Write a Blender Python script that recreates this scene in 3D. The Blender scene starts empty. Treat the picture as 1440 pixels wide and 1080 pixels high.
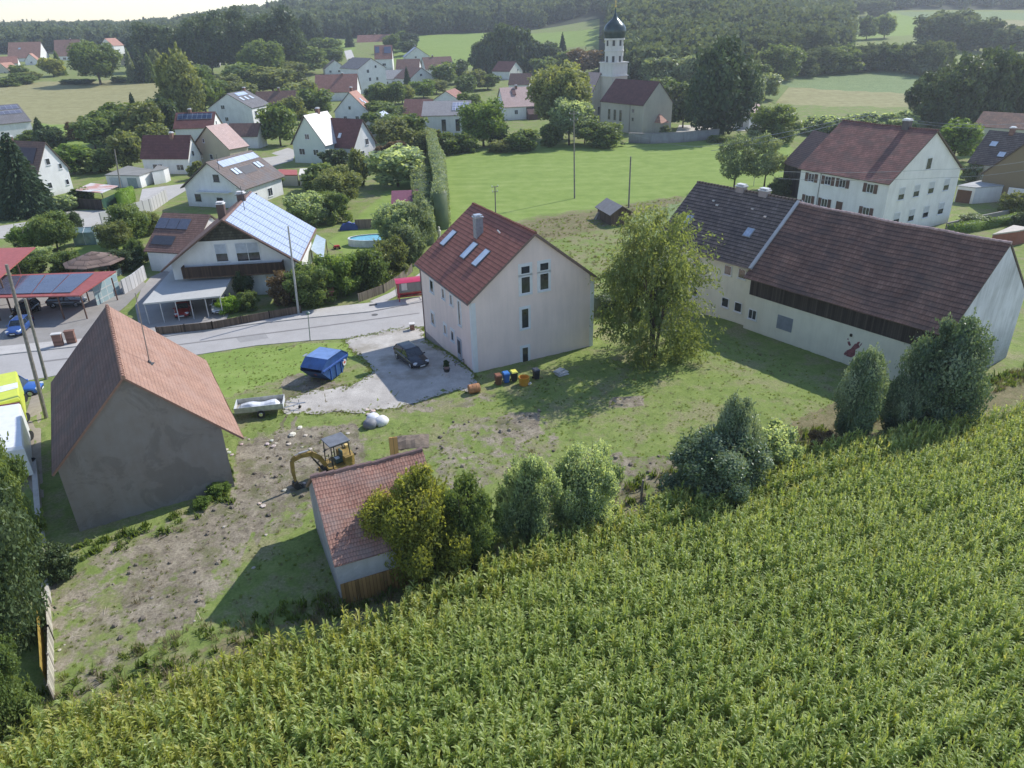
import bpy, math, random, numpy as np
from mathutils import Vector, Matrix
PI=math.pi
sc=bpy.context.scene
COL=sc.collection
R=math.radians
rnd=random.Random(7)
# ---------------------------------------------------------------- terrain
UG=[-.9,-.7,-.466,-.233,0.,.233,.466,.7,.9]
YG=[0,250,350,450,600,750,1000,1400,2000]
ZG=[[0,1,4,9,14,17,24,34,20],[0,1,4,9,14,17,24,34,20],[0,1,3,7,12,15,21,29,20],[0,0,0,2,12,22,42,46,30],[0,0,0,2,13,24,55,65,60],
[0,0,5,14,26,42,65,75,70],[0,0,2,6,14,24,52,75,70],[0,0,1,4,12,22,45,60,60],[0,0,1,4,12,22,45,60,60]]
def _ix(a,v):
    if v<=a[0]: return 0,0.
    if v>=a[-1]: return len(a)-2,1.
    for i in range(len(a)-1):
        if v<=a[i+1]: return i,(v-a[i])/(a[i+1]-a[i])
def sm(t): return t*t*(3-2*t)
def tz(x,y):
    s=(y-75-(x+12.4)*.3)*.958
    t=min(1,max(0,(s+13)/13)); z=.7-1.4*sm(t)
    if y>200:
        i,a=_ix(UG,x/y); j,b=_ix(YG,y); a=sm(a)
        z+=(ZG[i][j]*(1-a)+ZG[i+1][j]*a)*(1-b)+(ZG[i][j+1]*(1-a)+ZG[i+1][j+1]*a)*b
    return z
# the drone camera: 30 m above the yard
FL,HY,ROLL,CH=1030.,30.,-.027,30.
TH=math.atan((540-HY)/FL)
_c,_s=math.cos(ROLL),math.sin(ROLL); _ct,_st=math.cos(TH),math.sin(TH)
CR=Vector((_c,_s*_st,_s*_ct)); CU=Vector((-_s,_c*_st,_c*_ct)); CF=Vector((0,_ct,-_st))
def ray(px,py): return CF+CR*((px-720)/FL)-CU*((py-540)/FL)
def at(px,py,h=0.):
    d=ray(px,py); t=5.
    g=lambda t: CH+d.z*t-h-tz(d.x*t,d.y*t)
    while g(t)>0 and t<2200: t*=1.02
    a,b=t/1.02,t
    for _ in range(26):
        m=(a+b)/2
        if g(m)>0:a=m
        else:b=m
    return Vector((d.x*a,d.y*a,CH+d.z*a))
def onY(px,py,Y):
    d=ray(px,py); t=Y/d.y
    return Vector((d.x*t,Y,CH+d.z*t))
def hgt(base,px,py):
    "height of the vertical at base reaching pixel (px,py)"
    return onY(px,py,base.y).z-base.z
def mpp(P): # metres per photo pixel at a point
    return (Vector(P)-Vector((0,0,CH))).dot(CF)/FL
# ---------------------------------------------------------------- objects
def tag(o,label=None,cat=None,group=None,kind=None):
    if label: o['label']=label
    if cat: o['category']=cat
    if group: o['group']=group
    if kind: o['kind']=kind
    return o
def empty(name,loc,rz=0,label=None,cat=None,group=None,scale=None):
    o=bpy.data.objects.new(name,None); COL.objects.link(o); o.location=loc; o.rotation_euler=(0,0,rz)
    o.empty_display_size=.3
    if scale: o.scale=scale
    return tag(o,label,cat,group)
def link(name,me,parent=None,loc=None,rz=None,scale=None):
    o=bpy.data.objects.new(name,me); COL.objects.link(o)
    if parent: o.parent=parent
    if loc is not None: o.location=loc
    if rz is not None: o.rotation_euler=(0,0,rz) if not hasattr(rz,'__len__') else rz
    if scale is not None: o.scale=scale if hasattr(scale,'__len__') else (scale,)*3
    return o
class MB:
    def __init__(s): s.v=[];s.f=[];s.m=[];s.uv=[]
    def quad(s,pts,m=0,uv=None):
        n=len(s.v); s.v+= [tuple(p) for p in pts]; s.f.append(tuple(range(n,n+len(pts)))); s.m.append(m)
        s.uv.append(uv if uv else [(p[0],p[2]) for p in pts])
    def box(s,c,d,rz=0,m=0,M=None,top=1.):
        x,y,z=d[0]/2,d[1]/2,d[2]/2; cs,sn=math.cos(rz),math.sin(rz); P=[]
        for k in (-1,1):
            q=top if k>0 else 1
            for a,b in((-1,-1),(1,-1),(1,1),(-1,1)):
                X,Y=a*x*q,b*y*q; P.append(Vector((c[0]+X*cs-Y*sn,c[1]+X*sn+Y*cs,c[2]+k*z)))
        if M: P=[M@p for p in P]
        for f in((3,2,1,0),(4,5,6,7),(0,1,5,4),(1,2,6,5),(2,3,7,6),(3,0,4,7)):
            s.quad([P[i] for i in f],m,[(0,0),(1,0),(1,1),(0,1)])
        return s
    def hexa(s,P,m=0):
        for f in((3,2,1,0),(4,5,6,7),(0,1,5,4),(1,2,6,5),(2,3,7,6),(3,0,4,7)):
            q=[Vector(P[i]) for i in f]; e=(q[1]-q[0]).length; h=(q[3]-q[0]).length
            s.quad(q,m,[(0,0),(e,0),(e,h),(0,h)])
        return s
    def tube(s,p0,p1,r0,r1=None,n=8,m=0,cap=True):
        r1=r0 if r1 is None else r1; p0,p1=Vector(p0),Vector(p1); d=(p1-p0); 
        if d.length<1e-6: return s
        L=d.length; d.normalize(); a=d.orthogonal().normalized(); b=d.cross(a)
        A=[p0+(a*math.cos(2*PI*i/n)+b*math.sin(2*PI*i/n))*r0 for i in range(n)]
        B=[p1+(a*math.cos(2*PI*i/n)+b*math.sin(2*PI*i/n))*r1 for i in range(n)]
        for i in range(n): j=(i+1)%n; s.quad([A[i],A[j],B[j],B[i]],m,[(i/n,0),(j/n if j else 1,0),(j/n if j else 1,L),(i/n,L)])
        if cap: s.quad(A[::-1],m); s.quad(B,m)
        return s
    def path(s,pts,r,n=6,m=0):
        for a,b in zip(pts,pts[1:]): s.tube(a,b,r,r,n,m)
        return s
    def lathe(s,prof,n=16,c=(0,0,0),m=0,ph=0):
        for (r0,z0),(r1,z1) in zip(prof,prof[1:]):
            for i in range(n):
                a,b=2*PI*i/n+ph,2*PI*(i+1)/n+ph
                P=[(c[0]+r*math.cos(t),c[1]+r*math.sin(t),c[2]+z) for r,z,t in((r0,z0,a),(r0,z0,b),(r1,z1,b),(r1,z1,a))]
                s.quad(P,m,[(a,z0),(b,z0),(b,z1),(a,z1)])
        return s
    def prism(s,poly,z0,z1,m=0):
        n=len(poly); s.quad([(x,y,z1) for x,y in poly],m); s.quad([(x,y,z0) for x,y in poly][::-1],m)
        for i in range(n):
            a,b=poly[i],poly[(i+1)%n]; L=math.dist(a,b); s.quad([(a[0],a[1],z0),(b[0],b[1],z0),(b[0],b[1],z1),(a[0],a[1],z1)],m,[(0,0),(L,0),(L,z1-z0),(0,z1-z0)])
        return s
    def mesh(s,name,mats,smooth=False,weld=False):
        me=bpy.data.meshes.new(name); me.from_pydata(s.v,[],s.f)
        for x in (mats if isinstance(mats,(list,tuple)) else [mats]): me.materials.append(x)
        me.polygons.foreach_set('material_index',s.m)
        uv=me.uv_layers.new(name='UVMap'); fl=[c for q in s.uv for p in q for c in p]; uv.data.foreach_set('uv',fl)
        if smooth: me.polygons.foreach_set('use_smooth',[True]*len(s.f))
        if weld:
            import bmesh
            bm=bmesh.new(); bm.from_mesh(me); bmesh.ops.remove_doubles(bm,verts=bm.verts,dist=.0005); bm.to_mesh(me); bm.free()
        me.update(); return me
    def build(s,name,mats,parent=None,loc=None,rz=None,smooth=False,weld=False,bevel=0):
        o=link(name,s.mesh(name,mats,smooth,weld or bevel>0),parent,loc,rz)
        if bevel:
            b=o.modifiers.new('bevel','BEVEL'); b.width=bevel; b.segments=2; b.limit_method='ANGLE'
        return o
# ---------------------------------------------------------------- materials
def newmat(name):
    m=bpy.data.materials.new(name); m.use_nodes=True; nt=m.node_tree; nt.nodes.clear()
    out=nt.nodes.new('ShaderNodeOutputMaterial'); b=nt.nodes.new('ShaderNodeBsdfPrincipled'); nt.links.new(b.outputs[0],out.inputs[0])
    return m,nt,b,out
class NT:
    def __init__(s,nt): s.nt=nt; s.tc=nt.nodes.new('ShaderNodeTexCoord')
    def n(s,t,**k):
        x=s.nt.nodes.new(t)
        for a,b in k.items(): setattr(x,a,b)
        return x
    def l(s,a,b): s.nt.links.new(a,b)
    def noise(s,scale,detail=4,src='Object',rough=.55,dist=0,vec=None):
        x=s.n('ShaderNodeTexNoise'); x.inputs['Scale'].default_value=scale; x.inputs['Detail'].default_value=detail; x.inputs['Roughness'].default_value=rough; x.inputs['Distortion'].default_value=dist
        s.l(vec if vec is not None else s.tc.outputs[src],x.inputs['Vector']); return x.outputs['Fac']
    def ramp(s,fac,stops):
        x=s.n('ShaderNodeValToRGB'); e=x.color_ramp.elements
        while len(e)<len(stops): e.new(.5)
        for i,(p,c) in enumerate(stops): e[i].position=p; e[i].color=(*c,1) if len(c)==3 else c
        s.l(fac,x.inputs[0]); return x.outputs[0]
    def mix(s,f,a,b,mode='MIX'):
        x=s.n('ShaderNodeMix',data_type='RGBA',blend_type=mode)
        for i,v in ((0,f),(6,a),(7,b)):
            if hasattr(v,'default_value') or hasattr(v,'is_linked'): s.l(v,x.inputs[i])
            elif i==0: x.inputs[0].default_value=v
            else: x.inputs[i].default_value=(*v,1)
        return x.outputs[2]
    def math(s,op,a,b=0.,c=None,clamp=False):
        x=s.n('ShaderNodeMath',operation=op,use_clamp=clamp)
        for i,v in enumerate((a,b) if c is None else (a,b,c)):
            if hasattr(v,'is_linked'): s.l(v,x.inputs[i])
            else: x.inputs[i].default_value=v
        return x.outputs[0]
    def map(s,scale,src='Object',rot=(0,0,0)):
        x=s.n('ShaderNodeMapping'); x.inputs['Scale'].default_value=scale; x.inputs['Rotation'].default_value=rot; s.l(s.tc.outputs[src],x.inputs[0]); return x.outputs[0]
    def bump(s,h,strength,dist,bsdf):
        x=s.n('ShaderNodeBump'); x.inputs['Strength'].default_value=strength; x.inputs['Distance'].default_value=dist; s.l(h,x.inputs['Height']); s.l(x.outputs[0],bsdf.inputs['Normal']); return x
_mc={}
def mul(c,k): return tuple(min(1,v*k) for v in c)
def plain(c,rough=.6,metal=0.,var=.15,scale=2.,bump=0.,key=None,spec=.5):
    k=('p',c,rough,metal,var,scale,bump,spec)
    if k in _mc: return _mc[k]
    m,nt,b,out=newmat('paint'); N=NT(nt)
    col=N.ramp(N.noise(scale,5),[(.3,mul(c,1-var)),(.7,mul(c,1+var))]); N.l(col,b.inputs['Base Color'])
    b.inputs['Roughness'].default_value=rough; b.inputs['Metallic'].default_value=metal; b.inputs['Specular IOR Level'].default_value=spec
    if bump: N.bump(N.noise(scale*8,4),bump,.02,b)
    _mc[k]=m; return m
def plaster(c,grime=(.12,.11,.09),amt=.35,scale=.6,streak=True,patch=0.,base=1.2):
    k=('pl',c,grime,amt,scale,patch,base)
    if k in _mc: return _mc[k]
    m,nt,b,out=newmat('render_plaster'); N=NT(nt)
    n1=N.noise(scale,6); n2=N.noise(1,5,vec=N.map((1.6,1.6,.22)),rough=.65); n3=N.noise(9,4)
    f=N.math('MULTIPLY',N.math('ADD',N.math('MULTIPLY',n1,.5),N.math('MULTIPLY',n2,.5)),1)
    g=N.ramp(f,[(.42,(0,0,0)),(.75,(1,1,1))])
    col=N.mix(N.math('MULTIPLY',g,amt),c,grime)
    # splash zone near the ground (real dirt on the wall foot)
    sx=N.n('ShaderNodeSeparateXYZ'); N.l(N.tc.outputs['Object'],sx.inputs[0])
    h=N.math('SUBTRACT',1.,N.math('DIVIDE',N.math('ADD',sx.outputs[2],.2),base),clamp=True)
    h=N.math('MULTIPLY',h,N.math('MULTIPLY',n3,1.3),clamp=True)
    col=N.mix(N.math('MULTIPLY',h,min(1,amt*1.6)),col,grime)
    if patch:
        p=N.ramp(N.noise(.35,7,rough=.7,dist=.6),[(.5,(0,0,0)),(.56,(1,1,1))])
        col=N.mix(N.math('MULTIPLY',p,patch),col,mul(c,.55))
    N.l(col,b.inputs['Base Color']); b.inputs['Roughness'].default_value=.9; b.inputs['Specular IOR Level'].default_value=.2
    N.bump(N.noise(14,4),.25,.02,b)
    _mc[k]=m; return m
def tiles(c1,c2,row=.36,colw=.26,patch=None,patchamt=.5,contrast=.5,rough=.75,stripe=.35):
    "roof tiles in courses; UV is metres along the ridge (u) and down the slope (v)"
    k=('t',c1,c2,row,colw,patch,patchamt,contrast,rough,stripe)
    if k in _mc: return _mc[k]
    m,nt,b,out=newmat('roof_tiles'); N=NT(nt)
    br=N.n('ShaderNodeTexBrick'); N.l(N.tc.outputs['UV'],br.inputs['Vector'])
    br.inputs['Scale'].default_value=1; br.inputs['Brick Width'].default_value=colw; br.inputs['Row Height'].default_value=row
    br.inputs['Mortar Size'].default_value=.012; br.inputs['Mortar Smooth'].default_value=.5; br.inputs['Bias'].default_value=0
    br.inputs['Color1'].default_value=(*c1,1); br.inputs['Color2'].default_value=(*c2,1); br.inputs['Mortar'].default_value=(*mul(c1,.35),1)
    col=br.outputs['Color']
    n1=N.noise(.5,5,src='UV',rough=.65); n2=N.noise(3,4,src='UV')
    mx=N.ramp(n1,[(.3,(1-contrast*.55,)*3),(.7,(1+contrast*.25,)*3)])
    col=N.mix(1.,col,mx,'MULTIPLY')
    if patch:
        p=N.ramp(N.noise(1,6,vec=N.map((.35,.6,1),'UV'),rough=.7,dist=.4),[(.46,(0,0,0)),(.64,(1,1,1))])
        col=N.mix(N.math('MULTIPLY',p,patchamt),col,patch)
    sx=N.n('ShaderNodeSeparateXYZ'); N.l(N.tc.outputs['UV'],sx.inputs[0])
    fr=N.math('FRACT',N.math('DIVIDE',sx.outputs[1],row))
    fc=N.math('FRACT',N.math('DIVIDE',sx.outputs[0],colw))
    wob=N.math('ABSOLUTE',N.math('SUBTRACT',fc,.5))
    edge=N.math('SMOOTH_MIN',fr,1,0.0) if False else N.ramp(fr,[(0,(1-stripe*1.3,)*3),(.35,(1,)*3),(1,(1+stripe*.25,)*3)])  # shade of the overlapping courses painted into the tile colour
    col=N.mix(1.,col,edge,'MULTIPLY')
    N.l(col,b.inputs['Base Color']); b.inputs['Roughness'].default_value=rough; b.inputs['Specular IOR Level'].default_value=.3
    hgt_=N.math('ADD',N.math('MULTIPLY',fr,1.),N.math('MULTIPLY',wob,-1.0)); hgt_=N.math('ADD',hgt_,N.math('MULTIPLY',n2,.7))
    N.bump(hgt_,.6,.04,b)
    _mc[k]=m; return m
def planks(c,w=.16,axis='x',var=.35,rough=.85):
    k=('w',c,w,axis,var)
    if k in _mc: return _mc[k]
    m,nt,b,out=newmat('weathered_boards'); N=NT(nt)
    sx=N.n('ShaderNodeSeparateXYZ'); N.l(N.tc.outputs['UV'],sx.inputs[0])
    q=N.math('DIVIDE',sx.outputs[0 if axis=='x' else 1],w); idn=N.math('FLOOR',q); fr=N.math('FRACT',q)
    wn=N.n('ShaderNodeTexWhiteNoise',noise_dimensions='1D'); N.l(idn,wn.inputs['W'])
    n=N.noise(1,6,vec=N.map((5,.7,1) if axis=='x' else (.7,5,1),'UV'),rough=.7)
    f=N.math('ADD',N.math('MULTIPLY',wn.outputs[0],.5),N.math('MULTIPLY',n,.5))
    col=N.ramp(f,[(.2,mul(c,1-var)),(.8,mul(c,1+var))])
    gap=N.ramp(N.math('ABSOLUTE',N.math('SUBTRACT',fr,.5)),[(.42,(1,)*3),(.49,(.25,)*3)])
    col=N.mix(1.,col,gap,'MULTIPLY'); N.l(col,b.inputs['Base Color']); b.inputs['Roughness'].default_value=rough; b.inputs['Specular IOR Level'].default_value=.2
    _mc[k]=m; return m
def glass(c=(.03,.035,.045),rough=.08):
    k=('g',c,rough)
    if k in _mc: return _mc[k]
    m,nt,b,out=newmat('window_glass'); N=NT(nt)
    N.l(N.ramp(N.noise(1.5,2),[(.35,mul(c,.6)),(.65,mul(c,1.6))]),b.inputs['Base Color']); b.inputs['Roughness'].default_value=rough; b.inputs['Specular IOR Level'].default_value=.8
    _mc[k]=m; return m
def solar(c=(.03,.045,.09),line=(.5,.52,.55),cw=.16,ch=.16,rough=.15,lw=.01,metal=0.):
    k=('s',c,line,cw,ch,rough)
    if k in _mc: return _mc[k]
    m,nt,b,out=newmat('solar_cells'); N=NT(nt)
    br=N.n('ShaderNodeTexBrick',offset=0.); N.l(N.tc.outputs['UV'],br.inputs['Vector']); br.inputs['Scale'].default_value=1
    br.inputs['Brick Width'].default_value=cw; br.inputs['Row Height'].default_value=ch; br.inputs['Mortar Size'].default_value=lw; br.inputs['Mortar Smooth'].default_value=.2
    br.inputs['Color1'].default_value=(*c,1); br.inputs['Color2'].default_value=(*mul(c,1.25),1); br.inputs['Mortar'].default_value=(*line,1)
    N.l(br.outputs['Color'],b.inputs['Base Color']); b.inputs['Roughness'].default_value=rough; b.inputs['Metallic'].default_value=metal
    _mc[k]=m; return m
def foliage(c1,c2,c3=None,trans=.35,scale=.5,rough=.5,spec=.3,warm=None):
    k=('f',c1,c2,c3,trans,scale,rough,spec)
    if k in _mc: return _mc[k]
    m,nt,b,out=newmat('foliage'); N=NT(nt)
    a=N.n('ShaderNodeAttribute',attribute_name='tone')
    oi=N.n('ShaderNodeObjectInfo')
    geo=N.n('ShaderNodeNewGeometry')
    n=N.noise(scale,3,vec=geo.outputs['Position'])
    f=N.math('ADD',N.math('MULTIPLY',a.outputs['Fac'],.65),N.math('MULTIPLY',n,.6)); f=N.math('SUBTRACT',f,.12)
    f=N.math('ADD',f,N.math('MULTIPLY',N.math('SUBTRACT',oi.outputs['Random'],.5),.22),clamp=True)
    st=[(.12,c1),(.8,c2)] if c3 is None else [(.1,c1),(.55,c2),(.95,c3)]
    col=N.ramp(f,st); N.l(col,b.inputs['Base Color']); b.inputs['Roughness'].default_value=rough; b.inputs['Specular IOR Level'].default_value=spec
    t=N.n('ShaderNodeBsdfTranslucent'); N.l(N.mix(1.,col,(1.35,1.25,.55),'MULTIPLY'),t.inputs[0])
    x=N.n('ShaderNodeMixShader'); x.inputs[0].default_value=trans; N.l(b.outputs[0],x.inputs[1]); N.l(t.outputs[0],x.inputs[2]); N.l(x.outputs[0],out.inputs[0])
    _mc[k]=m; return m
HD={"pink": [-0.55, 70.54, 0.0, 25.71, 12.93, 13.34, 7.83, 12.87], "barn": [-28.0, 48.13, 0.6, 29.12, 9.85, 15.19, 4.89, 9.93], "shed": [-8.55, 36.48, 0.7, 113.67, 7.8, 6.34, 3.27, 6.24], "long": [35.29, 66.48, 0.5, 35.34, 12.77, 19.98, 6.57, 12.11], "yellow": [25.52, 79.37, 0.3, 29.87, 10.32, 13.14, 7.87, 12.4], "farm": [59.27, 118.7, -0.7, 29.95, 17.49, 15.71, 8.46, 14.72], "timberbarn": [58.42, 138.97, -0.7, 9.09, 9.98, 8.39, 5.57, 10.86], "solar": [-35.37, 97.14, -0.7, 6.15, 14.88, 15.28, 4.71, 9.92], "solarwing": [-46.05, 105.62, -0.7, 74.39, 10.45, 7.34, 3.03, 6.92], "greysolar": [-53.84, 148.24, -0.7, -17.67, 12.69, 13.21, 3.87, 8.36], "cream": [-69.57, 186.77, -0.12, -31.33, 12.87, 5.52, 4.62, 9.34], "creamgar": [-73.44, 218.85, -0.32, 81.92, 5.7, 8.72, 3.34, 6.15], "darksolar": [-90.4, 228.48, 0.06, 92.02, 8.55, 10.96, 4.51, 8.17], "skyl": [-91.2, 269.32, -0.04, -10.28, 15.74, 13.01, 6.13, 10.61], "brownlong": [-89.08, 309.4, -0.33, 97.45, 8.61, 15.58, 2.82, 7.88], "redwhite": [-80.18, 182.56, -0.7, 80.3, 5.53, 11.89, 3.91, 8.25], "green": [-47.1, 194.09, -0.7, -21.98, 9.5, 9.33, 4.82, 11.14], "greenwing": [-40.09, 195.2, -0.7, 59.66, 8.32, 10.58, 3.84, 9.57], "orange": [-52.71, 274.7, -0.7, -9.29, 12.25, 7.33, 3.96, 10.04], "bluelow": [-38.2, 239.24, -0.7, -6.88, 10.49, 7.77, 3.06, 6.5], "redbig": [-76.19, 362.38, -0.57, 91.45, 11.81, 18.61, 3.86, 10.66], "leftwhite": [-100.28, 160.91, -0.7, 67.37, 7.08, 11.2, 5.02, 10.47], "leftgrey": [-160.81, 246.97, 0.43, 137.59, 16.12, 13.67, 4.91, 9.58], "hall": [-17.45, 239.36, -0.7, 86.64, 10.85, 14.18, 5.81, 9.22], "hallred": [-28.77, 263.85, -0.7, 76.92, 10.45, 9.38, 2.46, 7.81], "pyram": [-21.45, 314.22, -0.7, -13.72, 10.38, 12.0, 3.6, 6.69], "salmon": [4.67, 275.53, -0.68, 101.69, 13.73, 12.35, 4.34, 9.86], "redfar": [2.14, 444.25, 1.08, 49.58, 11.29, 12.46, 4.25, 8.85], "brownfar": [8.1, 372.06, 0.22, 74.99, 8.95, 9.79, 3.29, 7.65], "nave": [39.7, 235.04, -0.7, 32.98, 11.53, 18.85, 8.18, 13.94], "chapel": [73.94, 233.35, -0.7, -52.65, 4.82, 6.71, 3.92, 6.61], "c1": [-102.9, 486.73, 3.95, 18.29, 12.97, 10.22, 2.97, 7.53], "c2": [-69.75, 395.64, 0.68, 37.54, 14.92, 18.96, 10.49, 14.84], "c3": [-73.26, 494.33, 5.93, 93.58, 10.95, 10.37, 5.57, 12.64], "c4": [-108.13, 687.76, 12.89, 88.4, 12.08, 28.78, 4.17, 9.5], "c5": [-61.67, 431.03, 0.62, 94.11, 10.05, 11.87, 3.13, 7.14], "c6": [-52.62, 444.23, 2.95, 87.89, 10.96, 12.5, 4.98, 9.51], "c7": [-47.79, 424.2, 0.61, 36.87, 15.17, 15.9, 3.6, 8.62], "c8": [-38.92, 469.12, 2.29, 108.22, 12.07, 16.7, 4.12, 9.96], "c9": [-57.7, 533.08, 7.76, 11.03, 16.15, 14.07, 3.01, 8.46], "v1": [-351.66, 598.64, 10.6, 94.96, 14.61, 22.36, 4.11, 14.1], "v1b": [-327.24, 560.36, 10.35, 18.24, 7.75, 9.0, 3.46, 7.59], "v0": [-304.68, 492.78, 7.64, -9.49, 9.67, 8.89, 3.09, 7.04], "v0b": [-318.33, 517.29, 10.73, 113.2, 8.81, 12.05, 2.89, 6.67], "v2": [-326.92, 610.95, 11.07, 96.16, 13.0, 17.77, 4.0, 14.28], "v2b": [-352.78, 673.83, 10.88, 39.48, 12.4, 9.21, 4.05, 11.65], "v3": [-331.22, 687.32, 13.73, -17.1, 13.94, 11.7, 5.98, 11.5], "v4": [-257.26, 552.69, 7.92, 3.45, 7.78, 8.27, 3.39, 7.83], "v5": [-252.39, 586.4, 11.92, 58.7, 11.54, 16.16, 4.39, 9.3], "rlong": [126.38, 192.69, -0.7, 42.57, 10.07, 11.56, 4.13, 7.05], "rbrown": [97.47, 147.02, -0.7, 33.87, 10.93, 7.24, 3.84, 9.02], "rtan": [93.14, 131.28, -0.7, -57.86, 10.96, 12.0, 4.43, 9.98], "meadowshed": [17.95, 123.06, -0.7, 15.23, 3.46, 6.05, 1.95, 3.06], "hut": [-18.34, 133.66, -0.7, 93.32, 5.84, 4.12, 2.26, 3.78]}
HD["yellow"]=[25.95,80.03,0.3,35.34,12.0,13.1,7.3,12.45]
# ---------------------------------------------------------------- foliage meshes
def unit(n,g):
    v=g.normal(size=(n,3)); return v/np.linalg.norm(v,axis=1)[:,None]
def leafmesh(name,P,Nn,T,size,asp,tone,mats,core=None,coretone=.0,fold=0):
    "diamond leaf faces: P centre, Nn normal, T long axis"
    n=len(P); B=np.cross(Nn,T); B/=np.linalg.norm(B,axis=1)[:,None]+1e-9
    s=size[:,None]; a=T*s; b=B*s*asp
    bend=Nn*s*.18
    V=np.stack([P-a,P+b+bend,P+a-bend,P-b+bend],1).reshape(-1,3)
    F=np.arange(4*n).reshape(n,4)
    tones=tone
    if core is not None:
        cv,cf,ct=core; F2=cf+len(V); V=np.concatenate([V,cv]); 
        F=np.concatenate([F,F2]); tones=np.concatenate([tone,ct])
    me=bpy.data.meshes.new(name); me.vertices.add(len(V)); me.vertices.foreach_set('co',V.astype(np.float32).ravel())
    me.loops.add(F.size); me.loops.foreach_set('vertex_index',F.astype(np.int32).ravel())
    me.polygons.add(len(F)); me.polygons.foreach_set('loop_start',np.arange(0,F.size,4,dtype=np.int32))
    at_=me.attributes.new('tone','FLOAT','FACE'); at_.data.foreach_set('value',tones.astype(np.float32))
    for m in (mats if isinstance(mats,(list,tuple)) else [mats]): me.materials.append(m)
    me.update(calc_edges=True); return me
def spheres(C,Rr,g,seg=7,rings=5):
    vs=[];fs=[];n=0
    for c,r in zip(C,Rr):
        th=np.linspace(0,PI,rings+1); ph=np.linspace(0,2*PI,seg,endpoint=False)
        for t in th:
            for p in ph:
                k=1+g.uniform(-.15,.15); vs.append((c[0]+r*k*math.sin(t)*math.cos(p),c[1]+r*k*math.sin(t)*math.sin(p),c[2]+r*k*math.cos(t)))
        for i in range(rings):
            for j in range(seg): fs.append((n+i*seg+j,n+(i+1)*seg+j,n+(i+1)*seg+(j+1)%seg,n+i*seg+(j+1)%seg))
        n+=(rings+1)*seg
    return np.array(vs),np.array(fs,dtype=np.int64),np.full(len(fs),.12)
def lobes(kind,g):
    if kind=='round':
        K=30; C=[(0,0,1.0)];Q=[.7]
        for i in range(K):
            a=i*2.4+g.uniform(-.3,.3); z=g.uniform(.28,1.7); rr=.72*math.sqrt(max(.05,1-((z-.95)/.95)**2))*g.uniform(.7,1.1)
            C.append((rr*math.cos(a),rr*math.sin(a),z)); Q.append(g.uniform(.18,.36))
    elif kind=='tall':
        C=[];Q=[]
        for i in range(20):
            z=.15+1.65*i/20; a=i*2.4+g.uniform(-.5,.5); w=math.sin(min(1,(z+.25)/1.1)*PI/2)*(1-max(0,z-1.1)/1.15); rr=.55*w*g.uniform(.5,1.2)
            C.append((rr*math.cos(a),rr*math.sin(a),z)); Q.append((.26+.2*g.uniform())*max(.45,w))
    elif kind=='bush':
        C=[];Q=[]
        C=[(0,0,.55),(0,0,1.0)];Q=[.62,.55]
        for i in range(34):
            a=i*2.4+g.uniform(-.4,.4); rr=.82*math.sqrt((i+.5)/34); top=1.75*(1-rr**2.2*.6); z=g.uniform(.55,1.)*top if i%3 else g.uniform(.15,.6)*top
            C.append((rr*math.cos(a),rr*math.sin(a),z)); Q.append(g.uniform(.1,.27))
    elif kind=='column':
        C=[(g.uniform(-.2,.2),g.uniform(-.2,.2),z) for z in np.linspace(.25,1.75,10)]; Q=[.62*(1-abs(c[2]-.9)*.45) for c in C]
    elif kind=='open':
        C=[];Q=[]
        for i in range(26):
            a=i*2.4; z=g.uniform(.35,1.85); rr=.72*math.sqrt(max(.05,1-((z-1.)/1.05)**2))*g.uniform(.5,1.1)
            C.append((rr*math.cos(a),rr*math.sin(a),z)); Q.append(g.uniform(.2,.36))
    return np.array(C),np.array(Q)
_cm={}
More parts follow.
